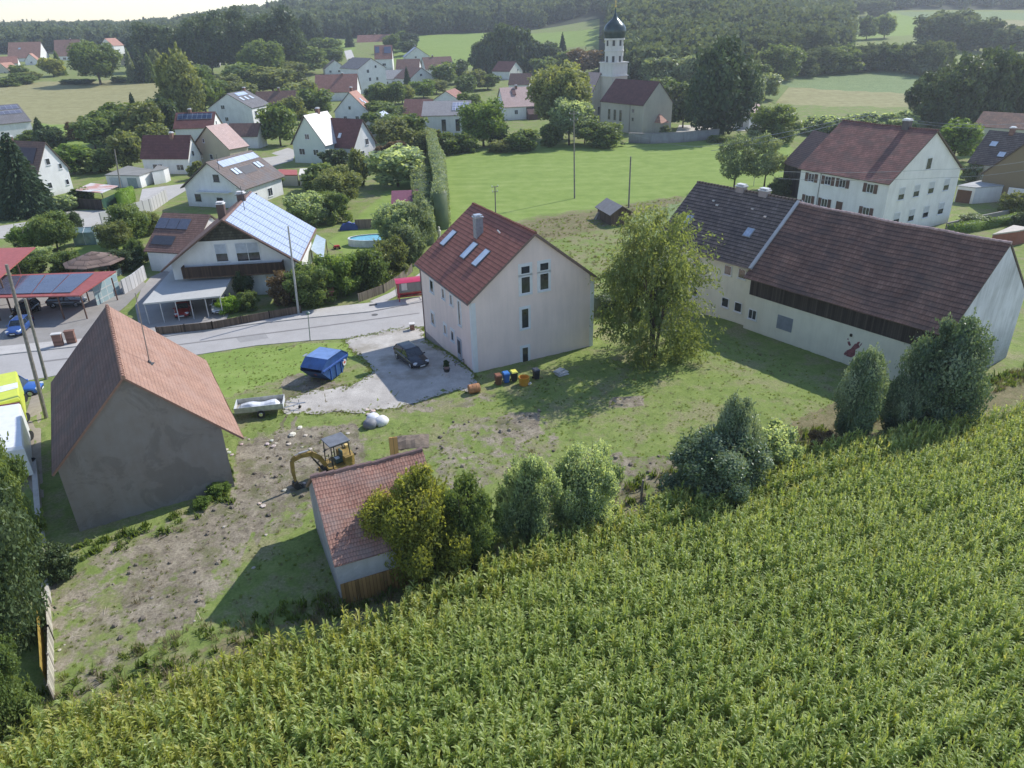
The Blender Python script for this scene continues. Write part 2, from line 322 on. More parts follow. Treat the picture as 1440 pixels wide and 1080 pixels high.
def crownmesh(kind,lod,var,mat):
    key=(kind,lod,var,mat.name)
    if key in _cm: return _cm[key]
    g=np.random.default_rng('nmfx'.index(lod)*17+var*5+{'round':1,'tall':2,'bush':3,'column':4,'open':5,'conifer':6,'weep':7}[kind]*31)
    n,ls={'n':(22000,.027),'m':(5200,.054),'f':(1500,.1),'x':(320,.19)}[lod]
    if kind in('round','tall','bush','column','open'):
        C,Q=lobes(kind,g); wts=Q**2/np.sum(Q**2); idx=g.choice(len(C),n*2,p=wts); d=unit(n*2,g)
        rad=Q[idx]*(.7+.45*g.random(n*2)+.25*(g.random(n*2)<.06)); P=C[idx]+d*rad[:,None]
        D=np.linalg.norm(P[:,None,:]-C[None],axis=2)/Q[None]; inside=(np.where(np.arange(len(C))[None]==idx[:,None],9,D)<.78).any(1)
        keep=(~inside)&(P[:,2]>.02); 
        P,d,idx=P[keep][:n],d[keep][:n],idx[keep][:n]
        m=len(P); lt=g.random(len(C))*.45
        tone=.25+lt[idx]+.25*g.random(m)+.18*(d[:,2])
        Nn=d*.6+unit(m,g)*.8; Nn/=np.linalg.norm(Nn,axis=1)[:,None]; T=np.cross(Nn,unit(m,g)); T/=np.linalg.norm(T,axis=1)[:,None]
        if lod in('n','m'):
            S=(260 if lod=='n' else 70)*(1 if kind in('bush','tall') else .6); S=int(S); si=g.integers(0,m,S*3); si=si[(d[si][:,2]>-.2)][:S]; ex=[];et=[];en=[]
            for j in si:
                dr=d[j]*.7+np.array([0,0,.75])+g.normal(size=3)*.25; dr/=np.linalg.norm(dr); ln=g.uniform(.05,.2); kk=int(ln/(ls*.55))+2; q=P[j].copy()
                for k in range(kk):
                    q=q+dr*ln/kk; dr=dr+np.array([0,0,-.04]); ex.append(q+g.normal(size=3)*ls*.35); et.append(dr+g.normal(size=3)*.6); en.append(tone[j]+.12)
            ex=np.array(ex); et=np.array(et); et/=np.linalg.norm(et,axis=1)[:,None]; e2=np.cross(et,unit(len(ex),g)); e2/=np.linalg.norm(e2,axis=1)[:,None]
            P=np.concatenate([P,ex]); T=np.concatenate([T,et]); Nn=np.concatenate([Nn,e2]); tone=np.concatenate([tone,np.array(en)]); m=len(P)
        cr=spheres(C,Q*(.68 if kind!='open' else .2),g,6,4)
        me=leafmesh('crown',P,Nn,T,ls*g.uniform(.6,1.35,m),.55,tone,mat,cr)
    elif kind=='conifer':
        L=max(9,int(math.sqrt(n)/4)); t=1-np.sqrt(g.random(n)); lay=t*L; fr=lay-np.floor(lay)
        Rr=(1-t)**.85*(.72+.3*(1-fr)); nb=9; a0=g.random(n)*2*PI; ph=np.floor(lay)*1.3; 
        br=np.cos(nb*(a0+ph))*.5+.5; rr=Rr*(.55+.45*g.random(n)**.5)*(.78+.22*br)
        P=np.stack([rr*np.cos(a0),rr*np.sin(a0),2*t+.04-rr*.14],1); rad=np.stack([np.cos(a0),np.sin(a0),-.35+0*a0],1); rad/=np.linalg.norm(rad,axis=1)[:,None]
        T=rad+unit(n,g)*.35; T/=np.linalg.norm(T,axis=1)[:,None]; Nn=np.cross(T,unit(n,g)); Nn/=np.linalg.norm(Nn,axis=1)[:,None]
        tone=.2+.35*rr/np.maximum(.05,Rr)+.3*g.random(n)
        C=[(0,0,z) for z in np.linspace(.15,1.6,7)]; Q=[.62*(1-c[2]/2)**.85 for c in C]
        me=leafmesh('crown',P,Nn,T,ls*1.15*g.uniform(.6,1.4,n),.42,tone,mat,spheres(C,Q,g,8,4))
    elif kind=='weep':
        # many limbs; fine sprays hang from them
        Ps=[];Ts=[];tn=[]
        NB=int(n*1.9/34)
        for i in range(NB):
            if i==0:
                LB=[]
                for q_ in range(64):
                    a_=q_*2.4+g.uniform(-.4,.4); z_=g.uniform(.12,1.85); ev=math.sqrt(max(.03,1-((z_-.75)/1.2)**2)); LB.append((a_,z_,g.uniform(.35,1.05)*.8*ev,g.random()*.4))
            a_,z_,r_,tb=LB[int(g.integers(0,64))]
            q=np.array([r_*math.cos(a_),r_*math.sin(a_),z_])+g.normal(size=3)*np.array([.13,.13,.1]); a=math.atan2(q[1],q[0])+g.normal()*.5; tb=tb+.1*g.random(); dr=np.array([math.cos(a),math.sin(a),1.1])*g.uniform(.005,.0125)
            ln=int(g.uniform(12,30))
            for k in range(ln):
                q=q+dr; dr=dr+np.array([g.normal()*.0015,g.normal()*.0015,-.0011]); 
                if q[2]<.06: break
                Ps.append(q+g.normal(size=3)*.028); Ts.append(dr/np.linalg.norm(dr)+g.normal(size=3)*.5); tn.append(.25+tb+.3*g.random()+.15*(q[2]/2))
        P=np.array(Ps); T=np.array(Ts); T/=np.linalg.norm(T,axis=1)[:,None]; m=len(P); Nn=np.cross(T,unit(m,g)); Nn/=np.linalg.norm(Nn,axis=1)[:,None]
        C=[(g.uniform(-.4,.4),g.uniform(-.4,.4),g.uniform(.5,1.3)) for _ in range(14)]; Q=[g.uniform(.07,.13) for _ in C]
        me=leafmesh('crown',P,Nn,T,ls*1.0*g.uniform(.6,1.4,m),.42,np.array(tn),mat,spheres(C,Q,g,6,4))
    _cm[key]=me; return me
bark=plain((.09,.07,.055),.9,var=.4,scale=3,bump=.5)
_tm={}
def trunkmesh(style):
    if style in _tm: return _tm[style]
    b=MB(); g=random.Random(hash(style)%99+3 if False else len(style))
    if style=='single':
        pts=[(0,0,-.1),(.01,0,.35),(-.02,.02,.8),(.02,0,1.5)]
        for (p,q,r0,r1) in zip(pts,pts[1:],(.075,.055,.04),(.055,.04,.012)): b.tube(p,q,r0,r1,7)
        for i in range(9):
            a=i*2.4; z=.38+i*.11; e=(.62*math.cos(a)*(1-i*.04),.62*math.sin(a)*(1-i*.04),z+.32); mid=(e[0]*.5,e[1]*.5,z+.1)
            b.tube((0,0,z),mid,.026,.018,5); b.tube(mid,e,.018,.006,5)
    elif style=='multi':
        for i in range(8):
            a=i*2.4; k=.25+.1*(i%3); p1=(.05*math.cos(a),.05*math.sin(a),-.1); p2=(k*.4*math.cos(a),k*.4*math.sin(a),.5); p3=(k*1.1*math.cos(a),k*1.1*math.sin(a),1.05); p4=(k*1.7*math.cos(a+.3),k*1.7*math.sin(a+.3),1.6)
            b.tube(p1,p2,.035,.028,6); b.tube(p2,p3,.028,.018,6); b.tube(p3,p4,.018,.006,5)
            for j in range(3):
                aa=a+(j-1)*.9; q=tuple(u+(v-u)*.3*(j+1) for u,v in zip(p2,p3)); b.tube(q,(q[0]+.4*math.cos(aa),q[1]+.4*math.sin(aa),q[2]+.3),.014,.004,5)
    elif style=='straight':
        b.tube((0,0,-.1),(0,0,1.9),.06,.008,7)
    _tm[style]=b.mesh('trunk',bark,True); return _tm[style]
# foliage colours; the far tones have distance haze mixed into the colour
FG={
 'mid':foliage((0.064,0.102,0.038),(0.153,0.222,0.070),(0.281,0.356,0.127),trans=.45),
 'dark':foliage((0.038,0.064,0.033),(0.083,0.127,0.054),(0.159,0.211,0.095),trans=.3),
 'olive':foliage((0.095,0.114,0.044),(0.204,0.242,0.090),(0.356,0.395,0.165),trans=.45),
 'bright':foliage((0.076,0.130,0.032),(0.173,0.270,0.059),(0.281,0.389,0.108),trans=.45),
 'pale':foliage((0.102,0.147,0.083),(0.242,0.306,0.159),(0.408,0.472,0.293),rough=.45,spec=.3,trans=.4),
 'willow':foliage((0.148,0.216,0.137),(0.334,0.432,0.266),(0.629,0.727,0.511),rough=.45,spec=.35,trans=.62),
 'brown':foliage((0.076,0.054,0.032),(0.173,0.119,0.065),(0.292,0.216,0.119)),
 'weep':foliage((.08,.12,.04),(.185,.245,.085),(.31,.36,.16),trans=.5),
 'spruce':foliage((0.026,0.049,0.032),(0.054,0.092,0.049),(0.108,0.157,0.076),trans=.15,rough=.7,spec=.15),
 'limegreen':foliage((0.108,0.184,0.022),(0.238,0.389,0.043),(0.367,0.540,0.086)),
 'laurel':foliage((0.068,0.121,0.076),(0.151,0.227,0.129),(0.454,0.529,0.378),rough=.4,spec=.5,trans=.35),
 'yellow':foliage((0.130,0.163,0.046),(0.286,0.325,0.085),(0.494,0.494,0.143),trans=.6),
 'far':foliage((.075,.105,.055),(.13,.17,.085),(.2,.245,.13),trans=.3,rough=.8,spec=.1),
 'fardark':foliage((0.045,0.066,0.050),(0.075,0.105,0.072),(0.120,0.155,0.100),trans=.2,rough=.8,spec=.1),
}
TREES=[]
def tree(px,py,wpx,hpx,kind,tone,label,name=None,group=None,lod=None,h0=None,z=None,style=None,stretch=1.,base=None):
    P=base if base else at(px,py); s=mpp(P); Rr=wpx*s/2; H=hgt(P,px,py-hpx)
    d=P.length
    if lod is None: lod='n' if d<62 else 'm' if d<150 else 'f'
    nm=name or ('bush' if kind=='bush' else 'spruce' if kind=='conifer' else 'tree')
    e=empty(nm,P,rnd.uniform(0,6.28),label,{'bush':'bush','spruce':'tree'}.get(nm,nm.split('_')[-1]),group)
    gap={'round':.13,'tall':.06,'open':.22,'conifer':.03,'column':.0,'bush':.0,'weep':.04}[kind] if h0 is None else h0
    hc=H*(1-gap)
    c=link('crown',crownmesh(kind,lod,rnd.randrange(3),FG[tone]),e,(0,0,H*gap),0,(Rr/.86,Rr/.86*stretch,hc/1.9))
    st=style or {'bush':'multi','conifer':'straight','weep':'multi','open':'single'}.get(kind,'single')
    t=link('trunk',trunkmesh(st),e,(0,0,0),0,(Rr*.8,Rr*.8,H*.52))
    return e
# ---------------------------------------------------------------- scatter through geometry nodes (only for what nobody could count)
def scatter(name,pts,rots,scls,idxs,sources,label,cat):
    me=bpy.data.meshes.new(name); me.from_pydata(pts,[],[])
    a=me.attributes.new('rot','FLOAT_VECTOR','POINT'); a.data.foreach_set('vector',np.array(rots,dtype=np.float32).ravel())
    a=me.attributes.new('scl','FLOAT','POINT'); a.data.foreach_set('value',np.array(scls,dtype=np.float32))
    a=me.attributes.new('idx','INT','POINT'); a.data.foreach_set('value',np.array(idxs,dtype=np.int32))
    o=link(name,me); col=bpy.data.collections.new(name+'_kinds')
    for i,s in enumerate(sources):
        q=bpy.data.objects.new('%s_kind_%02d'%(name,i),s); col.objects.link(q)
    ng=bpy.data.node_groups.new(name+'_scatter','GeometryNodeTree'); ng.interface.new_socket('Geometry',in_out='INPUT',socket_type='NodeSocketGeometry'); ng.interface.new_socket('Geometry',in_out='OUTPUT',socket_type='NodeSocketGeometry')
    N=ng.nodes; gi=N.new('NodeGroupInput'); go=N.new('NodeGroupOutput'); ip=N.new('GeometryNodeInstanceOnPoints'); ci=N.new('GeometryNodeCollectionInfo')
    ci.inputs['Collection'].default_value=col; ci.inputs['Separate Children'].default_value=True; ci.inputs['Reset Children'].default_value=True
    def na(nm,t): 
        x=N.new('GeometryNodeInputNamedAttribute'); x.data_type=t; x.inputs['Name'].default_value=nm; return [s for s in x.outputs if s.enabled][0]
    L=ng.links.new; L(gi.outputs[0],ip.inputs['Points']); L(ci.outputs[0],ip.inputs['Instance']); ip.inputs['Pick Instance'].default_value=True
    L(na('idx','INT'),ip.inputs['Instance Index']); L(na('rot','FLOAT_VECTOR'),ip.inputs['Rotation']); L(na('scl','FLOAT'),ip.inputs['Scale']); L(ip.outputs[0],go.inputs[0])
    md=o.modifiers.new('scatter','NODES'); md.node_group=ng
    tag(o,label,cat,kind='stuff'); return o
def inpoly(X,Y,poly):
    c=np.zeros(X.shape,bool); n=len(poly)
    for i in range(n):
        x0,y0=poly[i]; x1,y1=poly[(i+1)%n]
        if y0==y1: continue
        c^=((Y<y0)!=(Y<y1))&(X<(x1-x0)*(Y-y0)/(y1-y0)+x0)
    return c
def wp(pts,h=0.): return [tuple(at(x,y,h)[:2]) for x,y in pts]
# ---------------------------------------------------------------- ground
def lawn_noise(N,geo,scale,detail=5,rough=.6): return N.noise(scale,detail,vec=geo.outputs['Position'],rough=rough)
def ground_material():
    m,nt,b,out=newmat('ground'); N=NT(nt); geo=N.n('ShaderNodeNewGeometry')
    A=N.n('ShaderNodeAttribute',attribute_name='wa'); B=N.n('ShaderNodeAttribute',attribute_name='wb')
    sa=N.n('ShaderNodeSeparateColor'); N.l(A.outputs['Color'],sa.inputs[0]); sb=N.n('ShaderNodeSeparateColor'); N.l(B.outputs['Color'],sb.inputs[0])
    nz=lambda s,d=5,r=.6: lawn_noise(N,geo,s,d,r)
    fine=nz(6,6,.75); mid=nz(.9,6,.7); big=nz(.12,5,.6); med=nz(.35,6,.7)
    f=N.math('ADD',N.math('MULTIPLY',fine,.55),N.math('MULTIPLY',mid,.45))
    grass=N.ramp(f,[(.3,(.115,.155,.044)),(.46,(.178,.235,.064)),(.6,(.25,.295,.098)),(.74,(.36,.34,.18))])
    clump=nz(2.2,6,.75)
    grass=N.mix(N.ramp(clump,[(.36,(.6,)*3),(.46,(0,)*3)]),grass,(.1,.135,.045))
    grass=N.mix(N.ramp(med,[(.48,(0,)*3),(.6,(.75,)*3)]),grass,N.ramp(fine,[(.35,(.17,.16,.08)),(.65,(.36,.32,.2))]))
    dirt=N.ramp(N.math('ADD',N.math('MULTIPLY',fine,.5),N.math('MULTIPLY',mid,.5)),[(.3,(.1,.082,.062)),(.46,(.21,.18,.135)),(.58,(.33,.29,.22)),(.72,(.5,.45,.36))])
    dirt=N.mix(N.ramp(clump,[(.34,(.85,)*3),(.45,(0,)*3)]),dirt,(.085,.07,.055))
    dirt=N.mix(N.ramp(clump,[(.56,(0,)*3),(.66,(.8,)*3)]),dirt,(.46,.41,.31))
    dirt=N.mix(N.ramp(nz(.55,6,.75),[(.5,(0,)*3),(.6,(.7,)*3)]),dirt,(.12,.13,.05))
    def blend(base,col,w,spread=.9,src=None):
        k=N.math('ADD',w,N.math('MULTIPLY',N.math('SUBTRACT',src or mid,.5),spread)); k=N.ramp(k,[(.42,(0,)*3),(.58,(1,)*3)]); return N.mix(k,base,col)
    col=blend(grass,dirt,sa.outputs[0],1.3)
    wv=N.noise(1,4,vec=None,src='Object') if False else N.n('ShaderNodeTexNoise')
    mp=N.n('ShaderNodeMapping'); mp.inputs['Rotation'].default_value=(0,0,R(12)); mp.inputs['Scale'].default_value=(.03,.5,1); N.l(geo.outputs['Position'],mp.inputs[0]); N.l(mp.outputs[0],wv.inputs['Vector']); wv.inputs['Scale'].default_value=1; wv.inputs['Detail'].default_value=4
    mg=N.math('ADD',N.math('MULTIPLY',wv.outputs['Fac'],.22),N.math('MULTIPLY',N.math('ADD',N.math('MULTIPLY',med,.6),N.math('MULTIPLY',fine,.4)),.78))
    lush=N.ramp(mg,[(.36,(.165,.24,.055)),(.5,(.22,.3,.075)),(.62,(.28,.345,.11))])
    col=blend(col,lush,sa.outputs[1],.15)
    tan=N.ramp(mg,[(.36,(.2,.18,.085)),(.5,(.3,.285,.14)),(.64,(.39,.36,.2))])
    col=blend(col,tan,sa.outputs[2],.3)
    veg=N.ramp(N.math('ADD',N.math('MULTIPLY',nz(1.5,5,.8),.6),N.math('MULTIPLY',mg,.4)),[(.38,(.1,.15,.055)),(.5,(.19,.25,.11)),(.64,(.3,.35,.18))])
    col=blend(col,veg,sb.outputs[0],.2)
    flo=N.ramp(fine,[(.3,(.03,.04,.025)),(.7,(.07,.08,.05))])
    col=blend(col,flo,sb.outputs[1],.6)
    dry=N.ramp(f,[(.3,(.07,.07,.03)),(.5,(.19,.17,.09)),(.68,(.33,.28,.17))])
    col=blend(col,dry,sb.outputs[2],1.0)
    N.l(col,b.inputs['Base Color']); b.inputs['Roughness'].default_value=.95; b.inputs['Specular IOR Level'].default_value=.1
    N.bump(N.math('ADD',N.math('MULTIPLY',fine,.5),N.math('MULTIPLY',mid,1.)),.6,.1,b)
    return m
def build_ground():
    us=np.linspace(-1.7,1.7,600); ys=[-40,-20,0]; y=8.
    while y<2300: ys.append(y); y*=1.0135 if y<120 else 1.017
    ys=np.array(ys); NU,NY=len(us),len(ys)
    X=np.zeros((NY,NU));Y=np.zeros((NY,NU));Z=np.zeros((NY,NU))
    for j,yy in enumerate(ys):
        w=max(yy,12)+ (30 if yy<12 else 0)
        X[j]=us*w; Y[j]=yy
        for i in range(NU): Z[j,i]=tz(X[j,i],yy) if yy>0 else tz(X[j,i],yy)
    g=np.random.default_rng(3)
    # gentle real unevenness of the rough yard
    amp=np.clip(1-np.abs(Y-50)/25,0,1)*.06; Z+=amp*g.normal(size=Z.shape)*.6
    wa=np.zeros((NY,NU,4),np.float32); wb=np.zeros((NY,NU,4),np.float32); wa[...,3]=wb[...,3]=1
    def paint(arr,ch,poly,v=1.,px=True):
        P=wp(poly) if px else poly; arr[...,ch][inpoly(X,Y,P)]=v
    paint(wa,0,[(60,800),(110,780),(200,745),(320,700),(335,612),(400,602),(500,592),(525,625),(520,660),(430,740),(350,760),(330,830),(240,880),(170,960),(95,1030),(60,1000),(62,850)],.5)
    paint(wa,0,[(190,770),(330,700),(400,640),(420,690),(350,750),(300,800),(270,880),(210,900),(170,850)],.68)
    paint(wa,0,[(335,625),(410,608),(500,596),(512,640),(470,700),(390,705),(335,690)],.8)
    for q in([(398,586),(404,586),(372,690),(345,760),(338,758),(364,690)],[(412,588),(418,588),(392,692),(362,765),(355,762),(384,692)],[(430,690),(436,692),(330,765),(200,900),(193,896),(324,760)]): paint(wa,0,q,1.)
    paint(wa,0,[(560,622),(620,615),(640,590),(760,575),(790,620),(760,660),(640,700),(590,640)],.48)
    paint(wa,0,[(700,585),(755,582),(760,612),(700,615)],.85)
    paint(wa,0,[(820,630),(900,640),(960,640),(960,690),(880,730),(830,740),(760,700)],.58)
    paint(wa,0,[(1090,600),(1170,580),(1180,630),(1100,660)],.55)
    paint(wa,0,[(560,560),(700,552),(705,566),(560,585)],.5)
    paint(wa,0,[(855,560),(905,558),(905,572),(855,574)],.75)
    paint(wa,0,[(395,520),(500,545),(540,560),(400,585)],.7)
    paint(wb,2,[(1020,640),(1180,560),(1380,560),(1440,520),(1500,500),(1500,600),(1200,680),(1000,720)],.6)
    paint(wb,2,[(780,330),(860,310),(880,370),(870,440),(840,420),(800,380),(760,345)],.42)
    paint(wb,2,[(60,1000),(300,900),(520,840),(950,670),(960,700),(500,900),(60,1060)],.5)
    paint(wa,1,[(624,340),(618,225),(700,205),(830,200),(1000,196),(1110,196),(1130,262),(1040,268),(940,278),(850,292),(760,302),(700,318)],1)
    paint(wb,2,[(624,345),(700,318),(760,302),(850,290),(960,272),(975,282),(880,312),(800,332),(700,350)],.6)
    paint(wb,0,[(880,292),(965,276),(945,330),(880,345)],.8)
    paint(wa,2,[(-60,118),(235,112),(238,150),(110,175),(-60,172)],1); paint(wa,2,[(-60,118),(80,118),(150,113),(245,113),(245,150),(60,165),(-60,160)],1)
    paint(wa,1,[(50,172),(200,160),(130,205),(60,205)],.8)
    paint(wa,1,[(560,99),(545,50),(650,43),(870,38),(870,62),(800,66),(640,98)],1); paint(wa,1,[(440,75),(490,53),(500,70),(470,80)],1)
    paint(wb,0,[(1060,126),(1120,108),(1250,92),(1330,98),(1310,133),(1200,128),(1112,122)],1)
    paint(wa,2,[(1060,140),(1105,122),(1200,127),(1300,133),(1285,150),(1180,150),(1085,145)],1)
    paint(wa,1,[(1120,60),(1180,35),(1240,18),(1330,20),(1330,48),(1250,50),(1130,64)],1)
    paint(wa,1,[(1380,60),(1380,45),(1500,50),(1500,70)],1); paint(wa,2,[(1380,28),(1500,30),(1500,48),(1390,44)],1)
    paint(wb,0,[(1240,17),(1500,17),(1500,28),(1300,26)],1)
    # gardens and lawns
    for p in ([(450,345),(560,250),(600,235),(590,340),(520,370)],[(95,345),(200,330),(195,375),(110,390)],[(1330,290),(1430,290),(1420,312),(1345,330)],[(880,505),(1000,470),(1160,520),(1120,590),(960,560)],[(280,495),(490,478),(500,500),(300,570)]): paint(wa,1,p,.62 if p[0][0]<870 else .45)
    for arr in(wa,wb):
        for _ in range(3):
            q=arr.copy(); q[1:-1,1:-1]=(arr[:-2,1:-1]+arr[2:,1:-1]+arr[1:-1,:-2]+arr[1:-1,2:]+4*arr[1:-1,1:-1])/8; far_=(Y>110); arr[far_]=q[far_]
    # forest floor
    u=X/np.maximum(Y,1)
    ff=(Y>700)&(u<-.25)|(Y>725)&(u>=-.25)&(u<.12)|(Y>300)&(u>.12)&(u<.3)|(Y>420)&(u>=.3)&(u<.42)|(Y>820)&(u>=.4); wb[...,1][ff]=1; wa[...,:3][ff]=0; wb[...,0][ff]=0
    # corn field soil
    cp=CORN; k=inpoly(X,Y,cp); wa[...,0][k]=1; wb[...,2][k]=0
    V=np.stack([X,Y,Z],2).reshape(-1,3)
    I=np.arange(NY*NU).reshape(NY,NU); Fq=np.stack([I[:-1,:-1],I[:-1,1:],I[1:,1:],I[1:,:-1]],2).reshape(-1,4)
    me=bpy.data.meshes.new('ground'); me.vertices.add(len(V)); me.vertices.foreach_set('co',V.astype(np.float32).ravel()); me.loops.add(Fq.size); me.loops.foreach_set('vertex_index',Fq.astype(np.int32).ravel())
    me.polygons.add(len(Fq)); me.polygons.foreach_set('loop_start',np.arange(0,Fq.size,4,dtype=np.int32)); me.polygons.foreach_set('use_smooth',np.ones(len(Fq),bool))
    for nm,arr in(('wa',wa),('wb',wb)):
        a=me.color_attributes.new(nm,'FLOAT_COLOR','POINT'); a.data.foreach_set('color',arr.reshape(-1))
    me.materials.append(ground_material()); me.update(calc_edges=True)
    o=link('ground',me); tag(o,kind='structure')
CORN_EDGE=[(-40,1040),(0,1024),(130,975),(300,922),(480,858),(560,832),(700,772),(820,728),(930,692),(1100,638),(1200,608),(1330,584),(1440,564),(1560,540)]
CORN=[tuple(at(x,y,2.2)[:2]) for x,y in CORN_EDGE]
CORN=[(CORN[0][0]-9,CORN[0][1]-3)]+CORN+[(75,50),(75,0),(-35,0)]
def sheet(name,poly,mat,h=.02,res=1.5,px=True,label=None,jit=0):
    "a flat surface draped on the terrain"
    P=wp(poly) if px else poly
    if jit:
        g=random.Random(len(P)); Q=[]
        for (x0,y0),(x1,y1) in zip(P,P[1:]+P[:1]):
            L=math.hypot(x1-x0,y1-y0); k=max(1,int(L/.45))
            for i in range(k):
                t=i/k; x=x0+(x1-x0)*t; y=y0+(y1-y0)*t; q=jit*(math.sin(x*2.1+y)*.5+math.sin(y*3.3-x*1.7)*.5)+g.uniform(-.5,.5)*jit
                Q.append((x-(y1-y0)/L*q,y+(x1-x0)/L*q))
        P=Q
    import bmesh
    bm=bmesh.new(); vs=[bm.verts.new((x,y,0)) for x,y in P]; bm.faces.new(vs); bmesh.ops.triangulate(bm,faces=bm.faces[:])
    for _ in range(9):
        le=[e for e in bm.edges if e.calc_length()>res*2]
        if not le: break
        bmesh.ops.subdivide_edges(bm,edges=le,cuts=1,use_grid_fill=False); bmesh.ops.triangulate(bm,faces=bm.faces[:])
    for v in bm.verts: v.co.z=tz(v.co.x,v.co.y)+h
    for f in bm.faces:
        if f.normal.z<0: f.normal_flip()
    bmesh.ops.recalc_face_normals(bm,faces=bm.faces[:])
    me=bpy.data.meshes.new(name); bm.to_mesh(me); bm.free()
    if me.polygons and me.polygons[0].normal.z<0: me.flip_normals()
    me.materials.append(mat); o=link(name,me); tag(o,label,kind='structure'); return o
def surf(c,c2,scale=1.,rough=.9,bump=.4,crack=0.,stain=None):
    k=('sf',c,c2,scale,crack,stain)
    if k in _mc: return _mc[k]
    m,nt,b,out=newmat('surface'); N=NT(nt); geo=N.n('ShaderNodeNewGeometry')
    n=N.noise(scale,7,vec=geo.outputs['Position'],rough=.7); n2=N.noise(scale*18,4,vec=geo.outputs['Position'],rough=.7)
    f=N.math('ADD',N.math('MULTIPLY',n,.6),N.math('MULTIPLY',n2,.4)); col=N.ramp(f,[(.35,c),(.65,c2)])
    if stain:
        st=N.ramp(N.noise(.25,5,vec=geo.outputs['Position'],rough=.6),[(.5,(0,)*3),(.62,(.8,)*3)]); col=N.mix(st,col,stain)
    N.l(col,b.inputs['Base Color']); b.inputs['Roughness'].default_value=rough; b.inputs['Specular IOR Level'].default_value=.2
    N.bump(N.math('ADD',n,n2),bump,.03,b); _mc[k]=m; return m
# ---------------------------------------------------------------- corn
def corn_plant(seed,mat):
    g=random.Random(seed); V=[];F=[];T=[]
    H=g.uniform(2.0,2.45)
    def strip(pts,wid,side,tone):
        n0=len(V)
        for p,w in zip(pts,wid):
            V.append(tuple(p-side*w)); V.append(tuple(p+Vector((0,0,-.25*w)))) ; V.append(tuple(p+side*w))
        for i in range(len(pts)-1):
            a=n0+3*i
            F.append((a,a+1,a+4,a+3)); F.append((a+1,a+2,a+5,a+4)); T.extend([tone,tone])
    # stalk
    st=[Vector((0,0,z)) for z in(0,H*.5,H)]
    strip(st,(.022,.018,.008),Vector((1,0,0)),.45); strip(st,(.022,.018,.008),Vector((0,1,0)),.45)
    ph=g.uniform(0,6.28); n=15
    for i in range(n):
        z=H*(.3+.66*i/(n-1)); a=ph+PI*i+g.uniform(-.5,.5); L=(.42+.2*math.sin(PI*min(1,(i+2)/n)))*g.uniform(.8,1.2); d=Vector((math.cos(a),math.sin(a),0)); sd=Vector((-d.y,d.x,0))
        el=R(g.uniform(48,72)) if i<n-3 else R(g.uniform(60,80)); p=Vector((0,0,z)); pts=[p.copy()]; S=5; tw=g.uniform(-.5,.5)
        drop=g.uniform(.3,.62) if i<n-2 else g.uniform(.12,.35)
        for k in range(S):
            p=p+(d*math.cos(el)+Vector((0,0,math.sin(el))))*(L/S); pts.append(p.copy()); el-=drop*(.6+.35*k)
        wd=[.022,.044,.05,.044,.028,.004]
        s2=(sd*math.cos(tw)+Vector((0,0,1))*math.sin(tw))
        strip(pts,wd,s2,g.uniform(.25,.8)+(.12 if i>n-4 else 0)-(.25 if i<4 else 0))
    if g.random()<.8:
        for k in range(6): # tassel
            a=g.uniform(0,6.28); e=Vector((math.cos(a)*.09,math.sin(a)*.09,.26)) if k else Vector((0,0,.34)); strip([Vector((0,0,H)),Vector((0,0,H))+e],(.006,.004),Vector((-math.sin(a),math.cos(a),0)),1.25)
    me=bpy.data.meshes.new('corn_plant'); me.from_pydata(V,[],F); a=me.attributes.new('tone','FLOAT','FACE'); a.data.foreach_set('value',T); me.materials.append(mat); me.update(); return me
